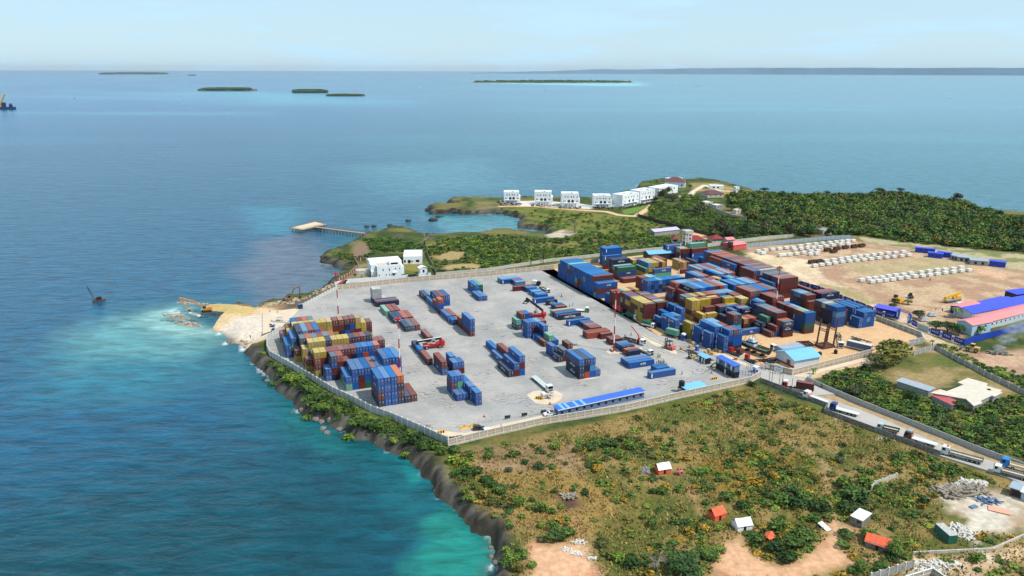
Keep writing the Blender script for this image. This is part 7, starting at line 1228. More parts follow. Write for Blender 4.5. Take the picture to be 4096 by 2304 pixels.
# ================================================================== people
def person_mesh(pose):
    me = bpy.data.meshes.new("p"); walk = {'stand': 0, 'walk': .24, 'work': .1}[pose]; lean = .35 if pose == 'work' else 0.
    V = []; E = []; Rr = []
    def a(x, y, z, r, par=None): V.append((x, y, z)); Rr.append(r); (E.append((par, len(V)-1)) if par is not None else None); return len(V)-1
    hp = a(0, 0, .95, .15); ch = a(lean*.35, 0, 1.2, .16, hp); sh = a(lean*.75, 0, 1.42, .15, ch); nk = a(lean*.9, 0, 1.53, .06, sh); hd = a(lean*1.05+.02, 0, 1.64, .095, nk); a(lean*1.1+.01, 0, 1.74, .085, hd)
    for s in (-1, 1):
        k = a(walk*s*.6, s*.1, .52, .075, a(.02, s*.1, .88, .1, hp)); an = a(walk*s*.9-.06*(s < 0), s*.11, .09, .05, k); a(walk*s*.9+.16, s*.12, .04, .04, an)
        so_ = a(lean*.75, s*.21, 1.40, .06, sh); el = a(lean*.9-walk*s*.4+lean*.3, s*.27, 1.14, .045, so_); wr = a(lean*1.5+.12-walk*s*.6, s*.26, .9+lean*.1, .032, el); pm = a(lean*1.5+.15-walk*s*.6, s*.26, .83+lean*.1, .034, wr)
        for f in range(4): f1 = a(V[pm][0]+.012*(f-1.5), s*(.26-.006*f), V[pm][2]-.06, .0095, pm); a(V[f1][0]+.012, s*.245, V[f1][2]-.035-.006*(1.5-abs(f-1.5)), .0085, f1)
        a(V[pm][0]+.045, s*.235, V[pm][2]-.03, .011, pm)
    me.from_pydata(V, E, []); o = bpy.data.objects.new("p", me); COL.objects.link(o); md = o.modifiers.new("s", 'SKIN'); 
    for i, r in enumerate(Rr): me.skin_vertices[0].data[i].radius = (r, r)
    me.skin_vertices[0].data[0].use_root = True; sb = o.modifiers.new("b", 'SUBSURF'); sb.levels = sb.render_levels = 1
    dg = bpy.context.evaluated_depsgraph_get(); r = bpy.data.meshes.new_from_object(o.evaluated_get(dg)); bpy.data.objects.remove(o); r.materials.clear(); r.materials.append(mat("skin", col(92,62,46)[:3], .6, .05)); return r, lean, walk
PM = {k: person_mesh(k) for k in ('stand', 'walk', 'work')}
def clothes(pose, top_only):
    lean, walk = PM[pose][1:]
    q = MB()
    if top_only:
        rings = [(0, .93, .17, .2), (lean*.35, 1.2, .17, .22), (lean*.75, 1.42, .15, .25), (lean*.86, 1.5, .08, .1)]
        for (x0, z0, rx0, ry0), (x1, z1, rx1, ry1) in zip(rings, rings[1:]): n = 10; q.add([(x0+rx0*math.cos(6.283*i/n), ry0*math.sin(6.283*i/n), z0) for i in range(n)]+[(x1+rx1*math.cos(6.283*i/n), ry1*math.sin(6.283*i/n), z1) for i in range(n)], [(i, (i+1) % n, n+(i+1) % n, n+i) for i in range(n)])
        for s in (-1, 1): q.cyl((lean*.75, s*.22, 1.42), (lean*.9-walk*s*.3+lean*.2, s*.28, 1.2), .085, .075, 8)
    else:
        q.cyl((0,0,.82), (0,0,1.0), .17, .175, 10)
        for s in (-1, 1): q.cyl((.01, s*.1, .9), (walk*s*.6, s*.1, .52), .12, .1, 8); q.cyl((walk*s*.6, s*.1, .54), (walk*s*.9-.06*(s < 0), s*.11, .1), .1, .085, 8)
    return q
CM_ = {(k, tp): clothes(k, tp).mesh("shirt" if tp else "trousers") for k in PM for tp in (True, False)}
hm = MB(); hm.cyl((0,0,0), (0,0,.1), .115, .1, 10); hm.cyl((0,0,.1), (0,0,.16), .1, .04, 10); hm = hm.mesh("hat"); hm.materials.append(None)
for m_ in CM_.values(): m_.materials.append(None)
SHIRT = {'white': M_WHITE, 'dark': M_DARK, 'orange': M_ORT, 'yellow green': mat("hi_vis", col(190,214,60)[:3]), 'blue': M_BLUEP, 'red': M_TARP, 'green': M_GREEN}
def person(v, x, y, shirt, pose, label, ang=None, z=0., hat=None):
    p = G(v, x, y, z); me, lean, walk = PM[pose]; o = link("person", me); tag(o, label, "person"); o.location = (p[0], p[1], z); o.rotation_euler = (0, 0, R_.uniform(0, 6.28) if ang is None else ang); o.scale = (1.03,)*3
    c = link("shirt", CM_[(pose, True)], o); setm(c, 0, SHIRT[shirt]); c = link("trousers", CM_[(pose, False)], o); setm(c, 0, M_DARK if shirt != 'dark' else M_SLATE); c = link("hair" if hat is None else "helmet", hm, o); setm(c, 0, M_BLACK if hat is None else hat); c.location = (lean*1.08+.015, 0, 1.67)
    for s in (-1, 1):
        pass
    return o
for v, x, y, sh, ps, lab, ht in (('e',148,930,'dark','walk',"person in dark clothes walking beside the blue wall",None),('e',293,1042,'dark','stand',"person in dark clothes standing near the green cabbed truck",None),('e',252,1052,'white','stand',"person in white by the mint container",None),('f',965,488,'dark','stand',"person in black standing on the pipe load",None),('f',1045,462,'dark','walk',"person in dark clothes beneath the crane hook",None),('f',1303,402,'white','walk',"person in pale clothes in front of the green tarp truck",None),('f',1390,742,'yellow green','stand',"person in a green vest left of a pair",None),('f',1413,748,'green','walk',"person in a pale green shirt right of a pair",None),('f',1700,960,'white','walk',"person in a white shirt crossing below the office",None),('f',2046,910,'yellow green','stand',"person in a bright vest under the office stairs",None),('f',2112,918,'white','stand',"person in white beside the office door",None),('f',2078,952,'orange','walk',"person in an orange vest in front of the office",None),('f',1112,575,'red','work',"person in red bending at the crane controls",None),('f',1045,545,'white','work',"person in white bending at the side of the pipe truck",None),('a',195,648,'white','walk',"person in a white shirt walking on the spit road",None),('a',97,635,'white','stand',"person in white beside the dark crate on the spit",None),('r',2068,1050,'dark','stand',"person in black standing on the rocky beach",None),('d',982,1178,'white','walk',"person in pale clothes walking inside the front wall",None),('m',1436,628,'dark','stand',"person in dark clothes on the brown field",None),('m',1522,632,'blue','stand',"person in blue beside the blue barrels",None),('h',1562,1132,'red','walk',"person in red walking by the stone wall",None),('d',1582,787,'dark','work',"person in dark clothes crouching under the ladder stand",None),('o',1770,1385,'dark','walk',"person in dark clothes walking along the dirt road",None),('Ka',118,808,'dark','walk',"person in grey walking on the open lane",None)): person(v, x, y, sh, ps, lab, hat=ht)
cg = ["white","red","orange","yellow green","white","orange","blue","yellow green","orange","white"]
for i, (x, y) in enumerate(((1372,815),(1395,812),(1412,830),(1432,822),(1428,805),(1450,835),(1462,828),(1476,845),(1468,812),(1500,850))): person('f', x, y, cg[i], 'work' if i % 3 else 'stand', "person in a %s top in the crowd unloading the lettered blue container" % cg[i], hat=M_WHITE if i % 2 else None)["group"] = "crowd unloading the container"
def motorbike(label, v, x, y, an):
    p = G(v, x, y); t = thing("motorbike", label, "motorbike", (p[0], p[1], 0), an, "motorbikes parked at the wall corner"); [wheel(t, k, 0, .3, .12) for k in (0, 1.25)]; q = MB(); q.bar((.1,0,.4), (1.1,0,.6), .2, .25); q.box(.3, .8, -.12, .12, .62, .82); q.build("body", M_RED if R_.random() < .4 else M_DARK, t); q = MB(); q.bar((1.2,0,.3), (1.0,0,1.), .07); q.bar((1.0,-.33,1.), (1.0,.33,1.), .05); q.build("handlebar", M_ROD, t)
for i, (x, y) in enumerate(((232,1288),(245,1292),(258,1296),(268,1300),(280,1302),(292,1300),(340,1298),(365,1296),(382,1294),(398,1290),(438,1284),(450,1282))): motorbike("motorbike in the parked cluster at the wall corner" if i < 6 else "motorbike in the loose line right of the parked cluster", 'd', x, y, TH+.8+R_.uniform(-.3, .3))
# ================================================================== vegetation
def leaf_mat(name, c, var=.45, rnd=.25, dry=None):
    M = bpy.data.materials.new(name); M.use_nodes = True; t = M.node_tree; n = t.nodes; l = t.links; b = n["Principled BSDF"]; b.inputs["Roughness"].default_value = .65; b.inputs["Specular IOR Level"].default_value = .2
    g = n.new("ShaderNodeNewGeometry"); oi = n.new("ShaderNodeObjectInfo"); no = n.new("ShaderNodeTexNoise"); no.inputs["Scale"].default_value = .12; no.inputs["Detail"].default_value = 4; l.new(g.outputs["Position"], no.inputs["Vector"])
    def mr(x, a, b_, lo=0., hi=1.): q = n.new("ShaderNodeMapRange"); l.new(x, q.inputs[0]); q.inputs[1].default_value = lo; q.inputs[2].default_value = hi; q.inputs[3].default_value = a; q.inputs[4].default_value = b_; return q.outputs[0]
    def mul(a, b_): q = n.new("ShaderNodeMath"); q.operation = 'MULTIPLY'; l.new(a, q.inputs[0]); l.new(b_, q.inputs[1]); return q.outputs[0]
    k = mul(mul(mr(g.outputs["Random Per Island"], 1-var, 1+var), mr(oi.outputs["Random"], 1-rnd, 1+rnd)), mr(no.outputs[0], .7, 1.3, .3, .7))
    mx = n.new("ShaderNodeMixRGB"); mx.inputs[1].default_value = c; mx.inputs[2].default_value = dry or tuple(x*y for x, y in zip(c, (1.7, 1.35, .8, 1))); l.new(mul(mr(no.outputs[0], 0, 1, .42, .66), mr(g.outputs["Random Per Island"], .3, 1)), mx.inputs[0])
    s = n.new("ShaderNodeVectorMath"); s.operation = 'SCALE'; l.new(mx.outputs[0], s.inputs[0]); l.new(k, s.inputs["Scale"]); l.new(s.outputs[0], b.inputs["Base Color"])
    b.inputs["Subsurface Weight"].default_value = 0; return M
LM = {'mid': leaf_mat("leaf_mid", col(78,102,44), .3), 'dark': leaf_mat("leaf_dark", col(56,80,40), .3), 'lime': leaf_mat("leaf_lime", col(98,120,48), .3), 'olive': leaf_mat("leaf_olive", col(92,94,46), .3), 'grey': leaf_mat("leaf_grey", col(70,76,56)), 'gold': leaf_mat("leaf_gold", col(140,116,44)), 'bare': leaf_mat("twig_bare", col(126,116,106), .3)}
M_BARK = mat("bark", col(104,92,80)[:3], .95, .25, 2.)
def crown(n, leaf, seed, lumps=6, flat=.75, hollow=.35, droop=0.):
    "lumpy crown of leaf sprays in a unit box: radius about 1, height about 2*flat, foot at z=0"
    r = np.random.default_rng(seed); lc = r.normal(size=(lumps, 3)); lc /= np.linalg.norm(lc, axis=1)[:, None]; lc *= r.uniform(.25, .6, (lumps, 1)); lc[:, 2] = np.abs(lc[:, 2])*.9-.12; lr = r.uniform(.38, .62, lumps)
    k = r.integers(0, lumps, n); d = r.normal(size=(n, 3)); d /= np.linalg.norm(d, axis=1)[:, None]; d[:, 2] = np.where(d[:, 2] < -.35, -d[:, 2], d[:, 2])
    p = lc[k]+d*(lr[k]*r.uniform(hollow, 1.05, n)**.5)[:, None]; nrm = d+r.normal(size=(n, 3))*.55; nrm /= np.linalg.norm(nrm, axis=1)[:, None]
    a = np.cross(nrm, r.normal(size=(n, 3))); a /= np.linalg.norm(a, axis=1)[:, None]; b = np.cross(nrm, a); s = leaf*r.uniform(.5, 1.4, (n, 1)); w = s*r.uniform(.4, .8, (n, 1))
    a = a*s; b = b*w; a[:, 2] -= droop*s[:, 0]
    V = np.stack([p-a, p-b*.9+a*.1, p+a, p+b], 1).reshape(-1, 3); V[:, 2] = (V[:, 2]+.55)*flat; F = np.arange(n*4).reshape(n, 4); return V, F
def palm(seed):
    r = np.random.default_rng(seed); V = []; F = []
    for i in range(15):
        az = i*2.4+r.uniform(-.2, .2); el = r.uniform(-.1, .9); L = r.uniform(.8, 1.1); prev = None
        for j in range(7):
            t = j/6; x = L*t; z = math.sin(el)*L*t-.75*t*t*L; w = .17*math.sin(math.pi*min(1, t*.9+.12))
            c = np.array([x*math.cos(az)*math.cos(el*.6), x*math.sin(az)*math.cos(el*.6), z]); s = np.array([-math.sin(az), math.cos(az), -.35])*w; s2 = np.array([math.sin(az), -math.cos(az), -.35])*w
            V += [c+s, c, c+s2]
            if prev is not None: F += [(prev, prev+1, len(V)-2, len(V)-3), (prev+1, prev+2, len(V)-1, len(V)-2)]
            prev = len(V)-3
    return np.array(V), np.array(F)
def twigs(seed, n=150):
    r = np.random.default_rng(seed); mb = MB(); 
    def grow(p, d, L, w, k):
        e = p+d*L; mb.cyl(tuple(p), tuple(e), w, w*.6, 5 if k < 2 else 4, cap=False)
        if k < 5:
            for _ in range(3 if k < 4 else 2): nd = d+r.normal(size=3)*(.5+.07*k); nd[2] = abs(nd[2])*.6+.15; nd /= np.linalg.norm(nd); grow(e, nd, L*r.uniform(.6, .8), w*.55, k+1)
    grow(np.zeros(3), np.array([0, 0, 1.]), .5, .075, 0); return mb
PROTO = {}
for nm, a in {'bush': (300, .17), 'small': (90, .26), 'tree': (900, .105), 'far': (70, .34), 'mass': (150, .2)}.items(): PROTO[nm] = [crown(a[0], a[1], 100+i, 5+i, .62+.1*(i % 3)) for i in range(5)]
PROTO['casu'] = [crown(700, .1, 140+i, 8, 1.35, .2, .35) for i in range(3)]
def pmesh(kind, i, mname):
    k = ('m', kind, i, mname)
    if k not in PROTO: V, F = PROTO[kind][i]; PROTO[k] = np_mesh(kind+"_crown", V, F, [LM[mname]])
    return PROTO[k]
def bush(label, v, x, y, rpx, mname, kind='bush', group=None, name="bush", hk=1., cat="bush", xy=None, r=None):
    p = G(v, x, y) if xy is None else np.array([*xy, 0.]); dist = float(np.linalg.norm(p-np.array([0, 0, CAM_H]))); r = r or rpx/VIEWS[v][2]*dist/F_PX; z = gz(p[0], p[1])-.15
    t = thing(name, label, cat, (p[0], p[1], z), R_.uniform(0, 6.28), group); c = link("crown", pmesh(kind, R_.randrange(len(PROTO[kind])), mname), t); c.scale = (r, r*R_.uniform(.85, 1.15), r*hk); c.location = (0, 0, .0)
    s = MB(); s.cyl((0,0,-.3), (0,0,r*.5*hk), .07*r+.03, .04*r, 6); s.build("stem", M_BARK, t); return t
def tree(label, v, x, y, rpx, mname, hk=1., trunk=.55, kind='tree', group=None, name="tree", lift=None):
    "foot at (x, y), crown radius rpx"
    p = G(v, x, y); dist = float(np.linalg.norm(p-np.array([0, 0, CAM_H]))); r = rpx/VIEWS[v][2]*dist/F_PX; z = gz(p[0], p[1])-.2; t = thing(name, label, "tree", (p[0], p[1], z), R_.uniform(0, 6.28), group); ht = lift if lift is not None else r*trunk
    c = link("crown", pmesh(kind, R_.randrange(len(PROTO[kind])), mname), t); c.scale = (r, r, r*hk); c.location = (0, 0, ht*.7)
    s = MB(); s.cyl((0,0,-.4), (0,0,ht*.8), .1*r**.7+.08, .07*r**.7+.05, 8)
    for k in range(5): a = k*1.256+.4; s.cyl((0,0,ht*.55), (r*.5*math.cos(a), r*.5*math.sin(a), ht*.75+r*hk*.55), .06*r**.7+.03, .03, 6)
    s.build("trunk", M_BARK, t); return t
def palm_tree(label, v, x, y, ytop, rpx):
    p = G(v, x, y); h_ = hgt(v, x, y, ytop); dist = float(np.linalg.norm(p-np.array([0, 0, CAM_H]))); r = rpx/VIEWS[v][2]*dist/F_PX; t = thing("palm_tree", label, "palm", (p[0], p[1], gz(p[0], p[1])-.2), R_.uniform(0, 6.28)); V, F = palm(R_.randrange(99)); c = link("crown", np_mesh("palm_crown", V, F, [LM['mid']]), t); c.scale = (r,)*3; c.location = (.3, 0, h_*.82); s = MB(); s.cyl((0,0,-.3), (.1,0,h_*.45), .2, .16, 7); s.cyl((.1,0,h_*.45), (.3,0,h_*.83), .16, .13, 7); s.build("trunk", M_BARK, t)
def bare_tree(label, v, x, y, ytop, wide=1.):
    p = G(v, x, y); h_ = hgt(v, x, y, ytop); t = thing("bare_tree", label, "tree", (p[0], p[1], gz(p[0], p[1])-.2), R_.uniform(0, 6)); sc = h_/1.75
    tw = MB(); src = twigs(R_.randrange(50)); nv0 = 10; n_tr = 5; tr = MB(); tr.v = src.v[:10]; tr.f = src.f[:5]; tr.mi = [0]*5; o = tr.build("trunk", M_BARK, t); o.scale = (sc*wide, sc*wide, sc); tw.v = src.v; tw.f = src.f[5:]; tw.mi = [0]*len(tw.f); o = tw.build("branches", mat("bare_branch", col(132,122,112)[:3], .95, .2), t); o.scale = (sc*wide, sc*wide, sc)
tree("largest round dark olive tree beside the track corner", 'm', 880, 1250, 295, 'olive', .85, .25); tree("lighter green tree in front of the largest round tree", 'm', 735, 1350, 170, 'olive', .95, .3)
for lab, x, y, r, m_, hk in (("left dark tree beside the navy hoarding", 1440, 860, 115, 'dark', .8), ("middle dark tree beside the navy hoarding", 1590, 890, 120, 'dark', .8), ("right dark tree overhanging the navy hoarding", 1730, 920, 110, 'dark', 1.), ("small dark tree by the violet shed", 885, 590, 62, 'dark', .9), ("thin olive tree beside the bulldozer", 1080, 530, 55, 'olive', .9), ("grey green tree inside the site gate", 1225, 720, 90, 'grey', 1.)): tree(lab, 'm', x, y, r, m_, hk, .5)
palm_tree("palm beside the pink porch", 'm', 1690, 700, 540, 80); palm_tree("palm in front of the pale blue site house", 'm', 2015, 920, 790, 75); palm_tree("papaya tree on the corner of the plot wall", 'm', 1390, 1120, 960, 40); palm_tree("palm leaning beside the gate pavilion", 'i', 1985, 1100, 930, 70); palm_tree("left palm on the point", 'k', 20, 200, 120, 40); palm_tree("right palm on the point", 'k', 88, 200, 105, 48); palm_tree("lone palm by the hip roofed house", 'k', 712, 300, 195, 45); palm_tree("low palm at the compound wall foot", 'h', 1460, 960, 850, 55)
bare_tree("large pale bare tree above the cove", 'i', 1925, 720, 460, 1.5); bare_tree("smaller pale bare tree left of the large one", 'i', 1620, 670, 500, 1.3); bare_tree("bare baobab standing in the green scrub", 'j', 1285, 800, 600, 1.1); bare_tree("faint bare tree low in the scrub", 'j', 690, 1040, 860, 1.); bare_tree("bare tree in the garden by the cove", 'i', 1115, 1135, 980, 1.2)
for i, (x, y, r, hk) in enumerate(((60,400,70,.9),(170,420,100,1.),(290,400,90,1.1),(230,320,60,1.),(520,560,90,.9),(640,590,110,1.),(760,860,60,1.),(880,870,130,1.05),(1010,860,120,1.),(1200,850,100,.9),(1330,830,110,.9),(1480,830,110,.9),(1640,850,110,.9),(1800,850,90,1.),(1960,840,80,1.),(2060,850,80,1.))):
    lab = ("dark feathery casuarina tree beside the white villas" if i < 4 else "dark feathery casuarina tree on the green slope" if i < 6 else "dark feathery casuarina tree behind the estate wall"); tree(lab, 'k', x, y, r, 'grey' if i % 3 else 'dark', .95*hk, .2, 'casu' if i % 2 else 'tree', ("casuarinas by the villas" if i < 4 else "casuarinas on the slope" if i < 6 else "casuarinas behind the wall"), "casuarina_tree")
tree("round olive tree at the end of the brown yard wall", 'k', 1275, 610, 78, 'olive', 1., .3); tree("dark tree between the two bungalows", 'k', 1050, 520, 90, 'dark', .7, .3); tree("dark tree by the hip roofed house", 'k', 520, 220, 38, 'dark', 1., .3); tree("dark tree behind the hip roofed house", 'k', 450, 160, 45, 'dark', .8, .3); tree("dark tree on the far shore left of the sea gap", 'k', 1470, 275, 85, 'dark', .5, .3); tree("dark shore tree at the wood edge", 'l', 40, 250, 50, 'dark', .8, .3); tree("pale tall tree on the shore skyline", 'l', 1720, 330, 75, 'grey', .9, .4); tree("left tree on the wood skyline", 'l', 710, 220, 60, 'mid', .8, .4); tree("right tree on the wood skyline", 'l', 985, 215, 50, 'grey', .9, .4)
tree("lone dark garden tree by the white wing", 'i', 1755, 940, 52, 'dark', 1., .5); bush("yellow green tree leaning over the cliff by the sea wall", 'b', 420, 560, 130, 'lime', 'tree', name="cliff_tree", cat="tree", hk=.9); tree("round bright bush standing alone below the front wall", 'q', 930, 195, 78, 'mid', .95, .05, 'tree')
tree("big dark thicket tree with grey twigs at the bottom edge", 'p', 640, 1400, 230, 'dark', .8, .1); bare_tree("grey leafless thicket left of the dark thicket tree", 'p', 330, 1390, 1180, 1.8); tree("rounded thicket beside the sandy path fork", 'p', 860, 1230, 130, 'mid', .8, .1); tree("tree shading the orange red tarpaulin", 'o', 580, 960, 130, 'mid', .8, .3); tree("tree right of the orange red tarpaulin", 'o', 900, 1130, 160, 'mid', .8, .2); tree("thin tree at the lower path edge", 'o', 460, 1370, 110, 'lime', 1., .4); tree("dark tree beside the slab roofed house", 'n', 1730, 600, 110, 'dark', 1., .3); tree("tree behind the grey tin hut", 'n', 1140, 480, 110, 'dark', .9, .2); tree("tall grey bush among the plot scrub", 'n', 400, 400, 120, 'grey', 1., .2)
bush("green bush overhanging the wall at the gate", 'h', 665, 1095, 62, 'dark', 'tree')
# individual bushes on the cliff edge and in the dry field
for x, y, r, m_ in ((30,430,60,'dark'),(120,500,90,'mid'),(230,420,70,'lime'),(20,200,40,'lime'),(520,640,110,'dark'),(640,700,120,'mid'),(760,790,110,'dark'),(560,930,80,'lime'),(760,920,130,'mid'),(900,860,110,'dark'),(1030,850,90,'mid'),(1000,950,90,'lime'),(1120,930,100,'dark'),(1110,1170,110,'mid'),(1200,1100,120,'mid'),(1330,1140,110,'dark'),(1450,1150,110,'dark'),(1570,1160,110,'mid'),(1400,1060,90,'lime'),(1600,1080,80,'mid'),(1690,1300,70,'lime'),(1840,1350,90,'dark'),(1920,1240,100,'mid'),(1980,1340,120,'dark'),(2110,1400,120,'dark'),(2250,1430,110,'mid')): bush("green bush rooted on the sea cliff below the white wall", 'b', x, y, r, m_, group="bushes on the sea cliff")
for x, y, r, m_ in ((60,100,70,'mid'),(240,110,90,'dark'),(440,170,70,'mid'),(560,140,80,'dark'),(560,250,90,'lime'),(660,290,90,'lime'),(600,380,110,'mid'),(700,390,100,'dark'),(800,360,80,'dark'),(900,450,90,'dark'),(960,500,90,'dark'),(1050,560,90,'dark'),(870,600,90,'olive'),(680,570,60,'lime'),(740,650,60,'lime'),(1130,640,80,'olive'),(1230,700,80,'lime'),(990,820,46,'lime'),(940,690,70,'olive'),(1150,780,60,'mid'),(1180,1270,110,'mid'),(1260,1240,100,'mid'),(1120,1330,90,'dark'),(1230,1380,90,'olive'),(1380,1330,60,'mid')): bush("leafy bush on the rocky rim of the dry field", 'q', x, y, r, m_, group="bushes on the rocky rim")
for x, y, r, m_ in ((1620,100,75,'mid'),(1500,160,40,'dark'),(1400,90,40,'olive'),(1460,310,75,'dark'),(1140,340,60,'grey'),(1262,365,22,'dark'),(1590,310,50,'mid'),(1730,270,36,'dark'),(1850,130,60,'olive'),(2000,110,90,'dark'),(2080,60,80,'mid'),(2200,80,90,'dark'),(2300,200,80,'mid'),(2420,100,90,'mid'),(1990,290,60,'dark'),(2070,270,60,'mid'),(2060,340,90,'gold'),(1620,560,45,'dark'),(1810,545,36,'dark'),(1940,580,60,'dark'),(1470,760,90,'mid'),(1540,740,50,'lime'),(1690,720,50,'mid'),(1470,920,55,'lime'),(1620,1060,110,'dark'),(1750,1010,90,'mid'),(1470,1070,50,'grey'),(2540,830,60,'mid'),(2110,1120,90,'olive'),(2420,1330,120,'dark'),(2300,1280,90,'mid')): bush("green bush scattered in the dry grass field", 'q', x, y, r, m_, group="bushes in the dry grass field")
for x, y, r, m_ in ((280,900,75,'mid'),(400,570,70,'mid'),(290,560,60,'dark'),(540,800,24,'dark'),(1080,640,90,'mid'),(1100,260,60,'mid'),(1490,280,80,'mid'),(900,520,60,'mid'),(850,680,50,'dark'),(1240,740,100,'dark'),(1340,480,90,'gold'),(1560,420,70,'gold'),(820,960,80,'gold'),(660,1000,80,'gold'),(1500,700,70,'lime'),(1640,680,110,'mid'),(1800,720,110,'dark'),(1900,640,100,'mid'),(2050,760,100,'dark'),(1980,860,90,'mid'),(1600,960,120,'mid'),(1380,1080,110,'dark'),(1560,1180,130,'dark'),(1750,1130,130,'mid'),(1900,1050,110,'mid'),(1700,1270,110,'dark'),(2300,520,110,'mid'),(2420,640,130,'dark'),(2330,760,120,'dark'),(2500,480,90,'mid'),(2280,1130,80,'mid'),(2300,1030,90,'mid'),(1590,60,36,'dark'),(2240,240,60,'grey'),(2280,80,50,'grey'),(2000,420,60,'olive'),(1760,380,60,'olive'),(280,200,60,'olive')): bush("bush in the dry thicket around the footpaths", 'p', x, y, r, m_, group="bushes around the footpaths")
# ---- masses nobody could count
def scatter(poly, step, dens=None, excl=(), smin=1.2):
    P = np.array([tuple(q) for q in poly]); x0, y0 = P.min(0); x1, y1 = P.max(0); xs, ys = np.meshgrid(np.arange(x0, x1, step), np.arange(y0, y1, step)); xs = xs.ravel()+rng.uniform(-.5, .5, xs.size)*step; ys = ys.ravel()+rng.uniform(-.5, .5, ys.size)*step
    k = inpoly(xs, ys, [tuple(q) for q in poly])
    for e in excl: k &= ~inpoly(xs, ys, [tuple(q) for q in e])
    xs, ys = xs[k], ys[k]
    if dens is not None: k = rng.random(len(xs)) < dens(xs, ys); xs, ys = xs[k], ys[k]
    z, s_ = gzv(xs, ys); k = s_ > smin; return xs[k], ys[k], z[k]
def mass(parts, name, kinds):
    "parts: list of (x, y, z, radius, height factor, material key)"
    byV = []; byF = []; mi = []; off = 0; keys = sorted(set(p[5] for p in parts))
    for x, y, z, r, hk, m_ in parts:
        V, F = PROTO[kinds][R_.randrange(5)]; a = R_.uniform(0, 6.28); c_, s_ = math.cos(a), math.sin(a)
        W = np.empty_like(V); W[:, 0] = x+r*(V[:, 0]*c_-V[:, 1]*s_); W[:, 1] = y+r*(V[:, 0]*s_+V[:, 1]*c_); W[:, 2] = z-.2+r*hk*V[:, 2]
        byV.append(W); byF.append(F+off); off += len(V); mi.append(np.full(len(F), keys.index(m_), np.int32))
    me = np_mesh(name, np.concatenate(byV), np.concatenate(byF), [LM[k] for k in keys]); me.polygons.foreach_set("material_index", np.concatenate(mi)); tag(link(name, me), kind='stuff')
def pick(ws): return R_.choices(list(ws), list(ws.values()))[0]
def items(sc, r0, r1, h0, h1, ws, sink=0.): return [(x, y, z-sink, R_.uniform(r0, r1), R_.uniform(h0, h1), pick(ws)) for x, y, z in zip(*sc)]
ROADX = [GP('j', [(320,440),(720,435),(1300,480),(1880,540),(2080,560),(2230,450),(2330,430),(2260,520),(2100,620),(1860,600),(1300,530),(700,480)])]
WOOD = GP('k', [(1000,345),(1350,310),(1900,345),(2576,340)])+GP('l', [(500,280),(780,250),(1000,262),(1600,360),(1800,365),(2000,465),(2700,580),(2700,1000),(2100,960),(1500,905),(1000,850),(600,785),(400,775)])+GP('k', [(2360,840),(1850,830),(1650,700),(1300,640),(1240,560),(1180,470),(1000,440)])
mass(items(scatter(WOOD, 4.9), 3., 5.2, 1.0, 1.6, {'mid': 5, 'dark': 3, 'olive': 2, 'grey': .5}), "woodland", 'mass')
SLOPE = GP('k', [(0,430),(380,460),(420,330),(640,330),(760,420),(780,500),(900,570),(1240,650),(1500,700),(1850,800),(1500,870),(1080,915),(830,840),(560,770),(330,715),(0,630)])
mass(items(scatter(SLOPE, 3.4), 1.6, 3.2, .7, 1.1, {'mid': 5, 'lime': 2.5, 'dark': 2.2}), "scrub_slope", 'mass')
SCRUB = GP('i', [(1985,690),(2150,640),(2576,605)])+GP('j', [(0,875),(250,830),(500,835),(850,880),(1200,860),(1400,830),(2230,815)])+GP('k', [(0,800),(300,830),(300,930),(0,1010)])+GP('e', [(1500,275),(1100,325),(620,375),(0,440)])+GP('c', [(800,80),(250,130)])+GP('i', [(2110,1050),(1975,820)])
DRY = [GP('i', [(2020,860),(2250,780),(2480,790),(2400,890),(2100,910)]), GP('i', [(2170,960),(2576,930),(2700,990),(2180,1030)]), GP('e', [(1320,60),(1690,60),(1690,140),(1320,150)])]
mass(items(scatter(SCRUB, 3.0, lambda x, y: .35+.8*sm(fbm(x/22, y/22, 5), .36, .55), DRY), 1.2, 2.9, .65, 1.1, {'mid': 5, 'dark': 3, 'lime': 1.6, 'olive': 1.}), "scrub", 'small')
HEAD = GP('j', [(250,500),(700,490),(1300,540),(1860,610),(2100,620),(2560,740),(2240,800),(1400,820),(1200,760),(1050,730),(800,690),(620,610),(400,570)])
mass(items(scatter(HEAD, 4.2, lambda x, y: .1+.75*sm(fbm(x/18, y/18, 8), .42, .6), ROADX), 1., 2.6, .6, 1.1, {'mid': 4, 'dark': 2, 'olive': 3, 'lime': 1.}), "headland_scrub", 'small')
PT = GP('i', [(1160,640),(1500,610),(1920,720),(1960,790),(1560,790),(1290,805),(1220,740)]); P2 = GP('i', [(640,900),(760,830),(950,770),(1080,860),(1020,960),(780,950)]); P3 = GP('i', [(1040,860),(1290,800),(1290,850),(1100,880)])
mass(items(scatter(PT, 2.6), 1.4, 2.8, .7, 1., {'mid': 3, 'dark': 4})+items(scatter(P2, 3.2, lambda x, y: .65+0*x), 1.2, 2.6, .6, .9, {'olive': 3, 'mid': 3, 'dark': 2})+items(scatter(P3, 3.2), 1.2, 2.2, .6, .9, {'dark': 3, 'grey': 1}), "cove_scrub", 'small')
PLOT = GP('n', [(20,130),(550,30),(700,160),(900,300),(1340,460),(1650,620),(1930,640),(2100,480),(2640,420),(2700,1280),(1900,1040),(1000,690),(20,270)]); SLAB = [[tuple(q) for q in GP('n', [(1350,370),(1860,180),(2320,370),(2060,530),(1930,590),(1680,640),(1340,500)])], GP('n', [(920,280),(1360,420),(1340,470),(920,350)])]
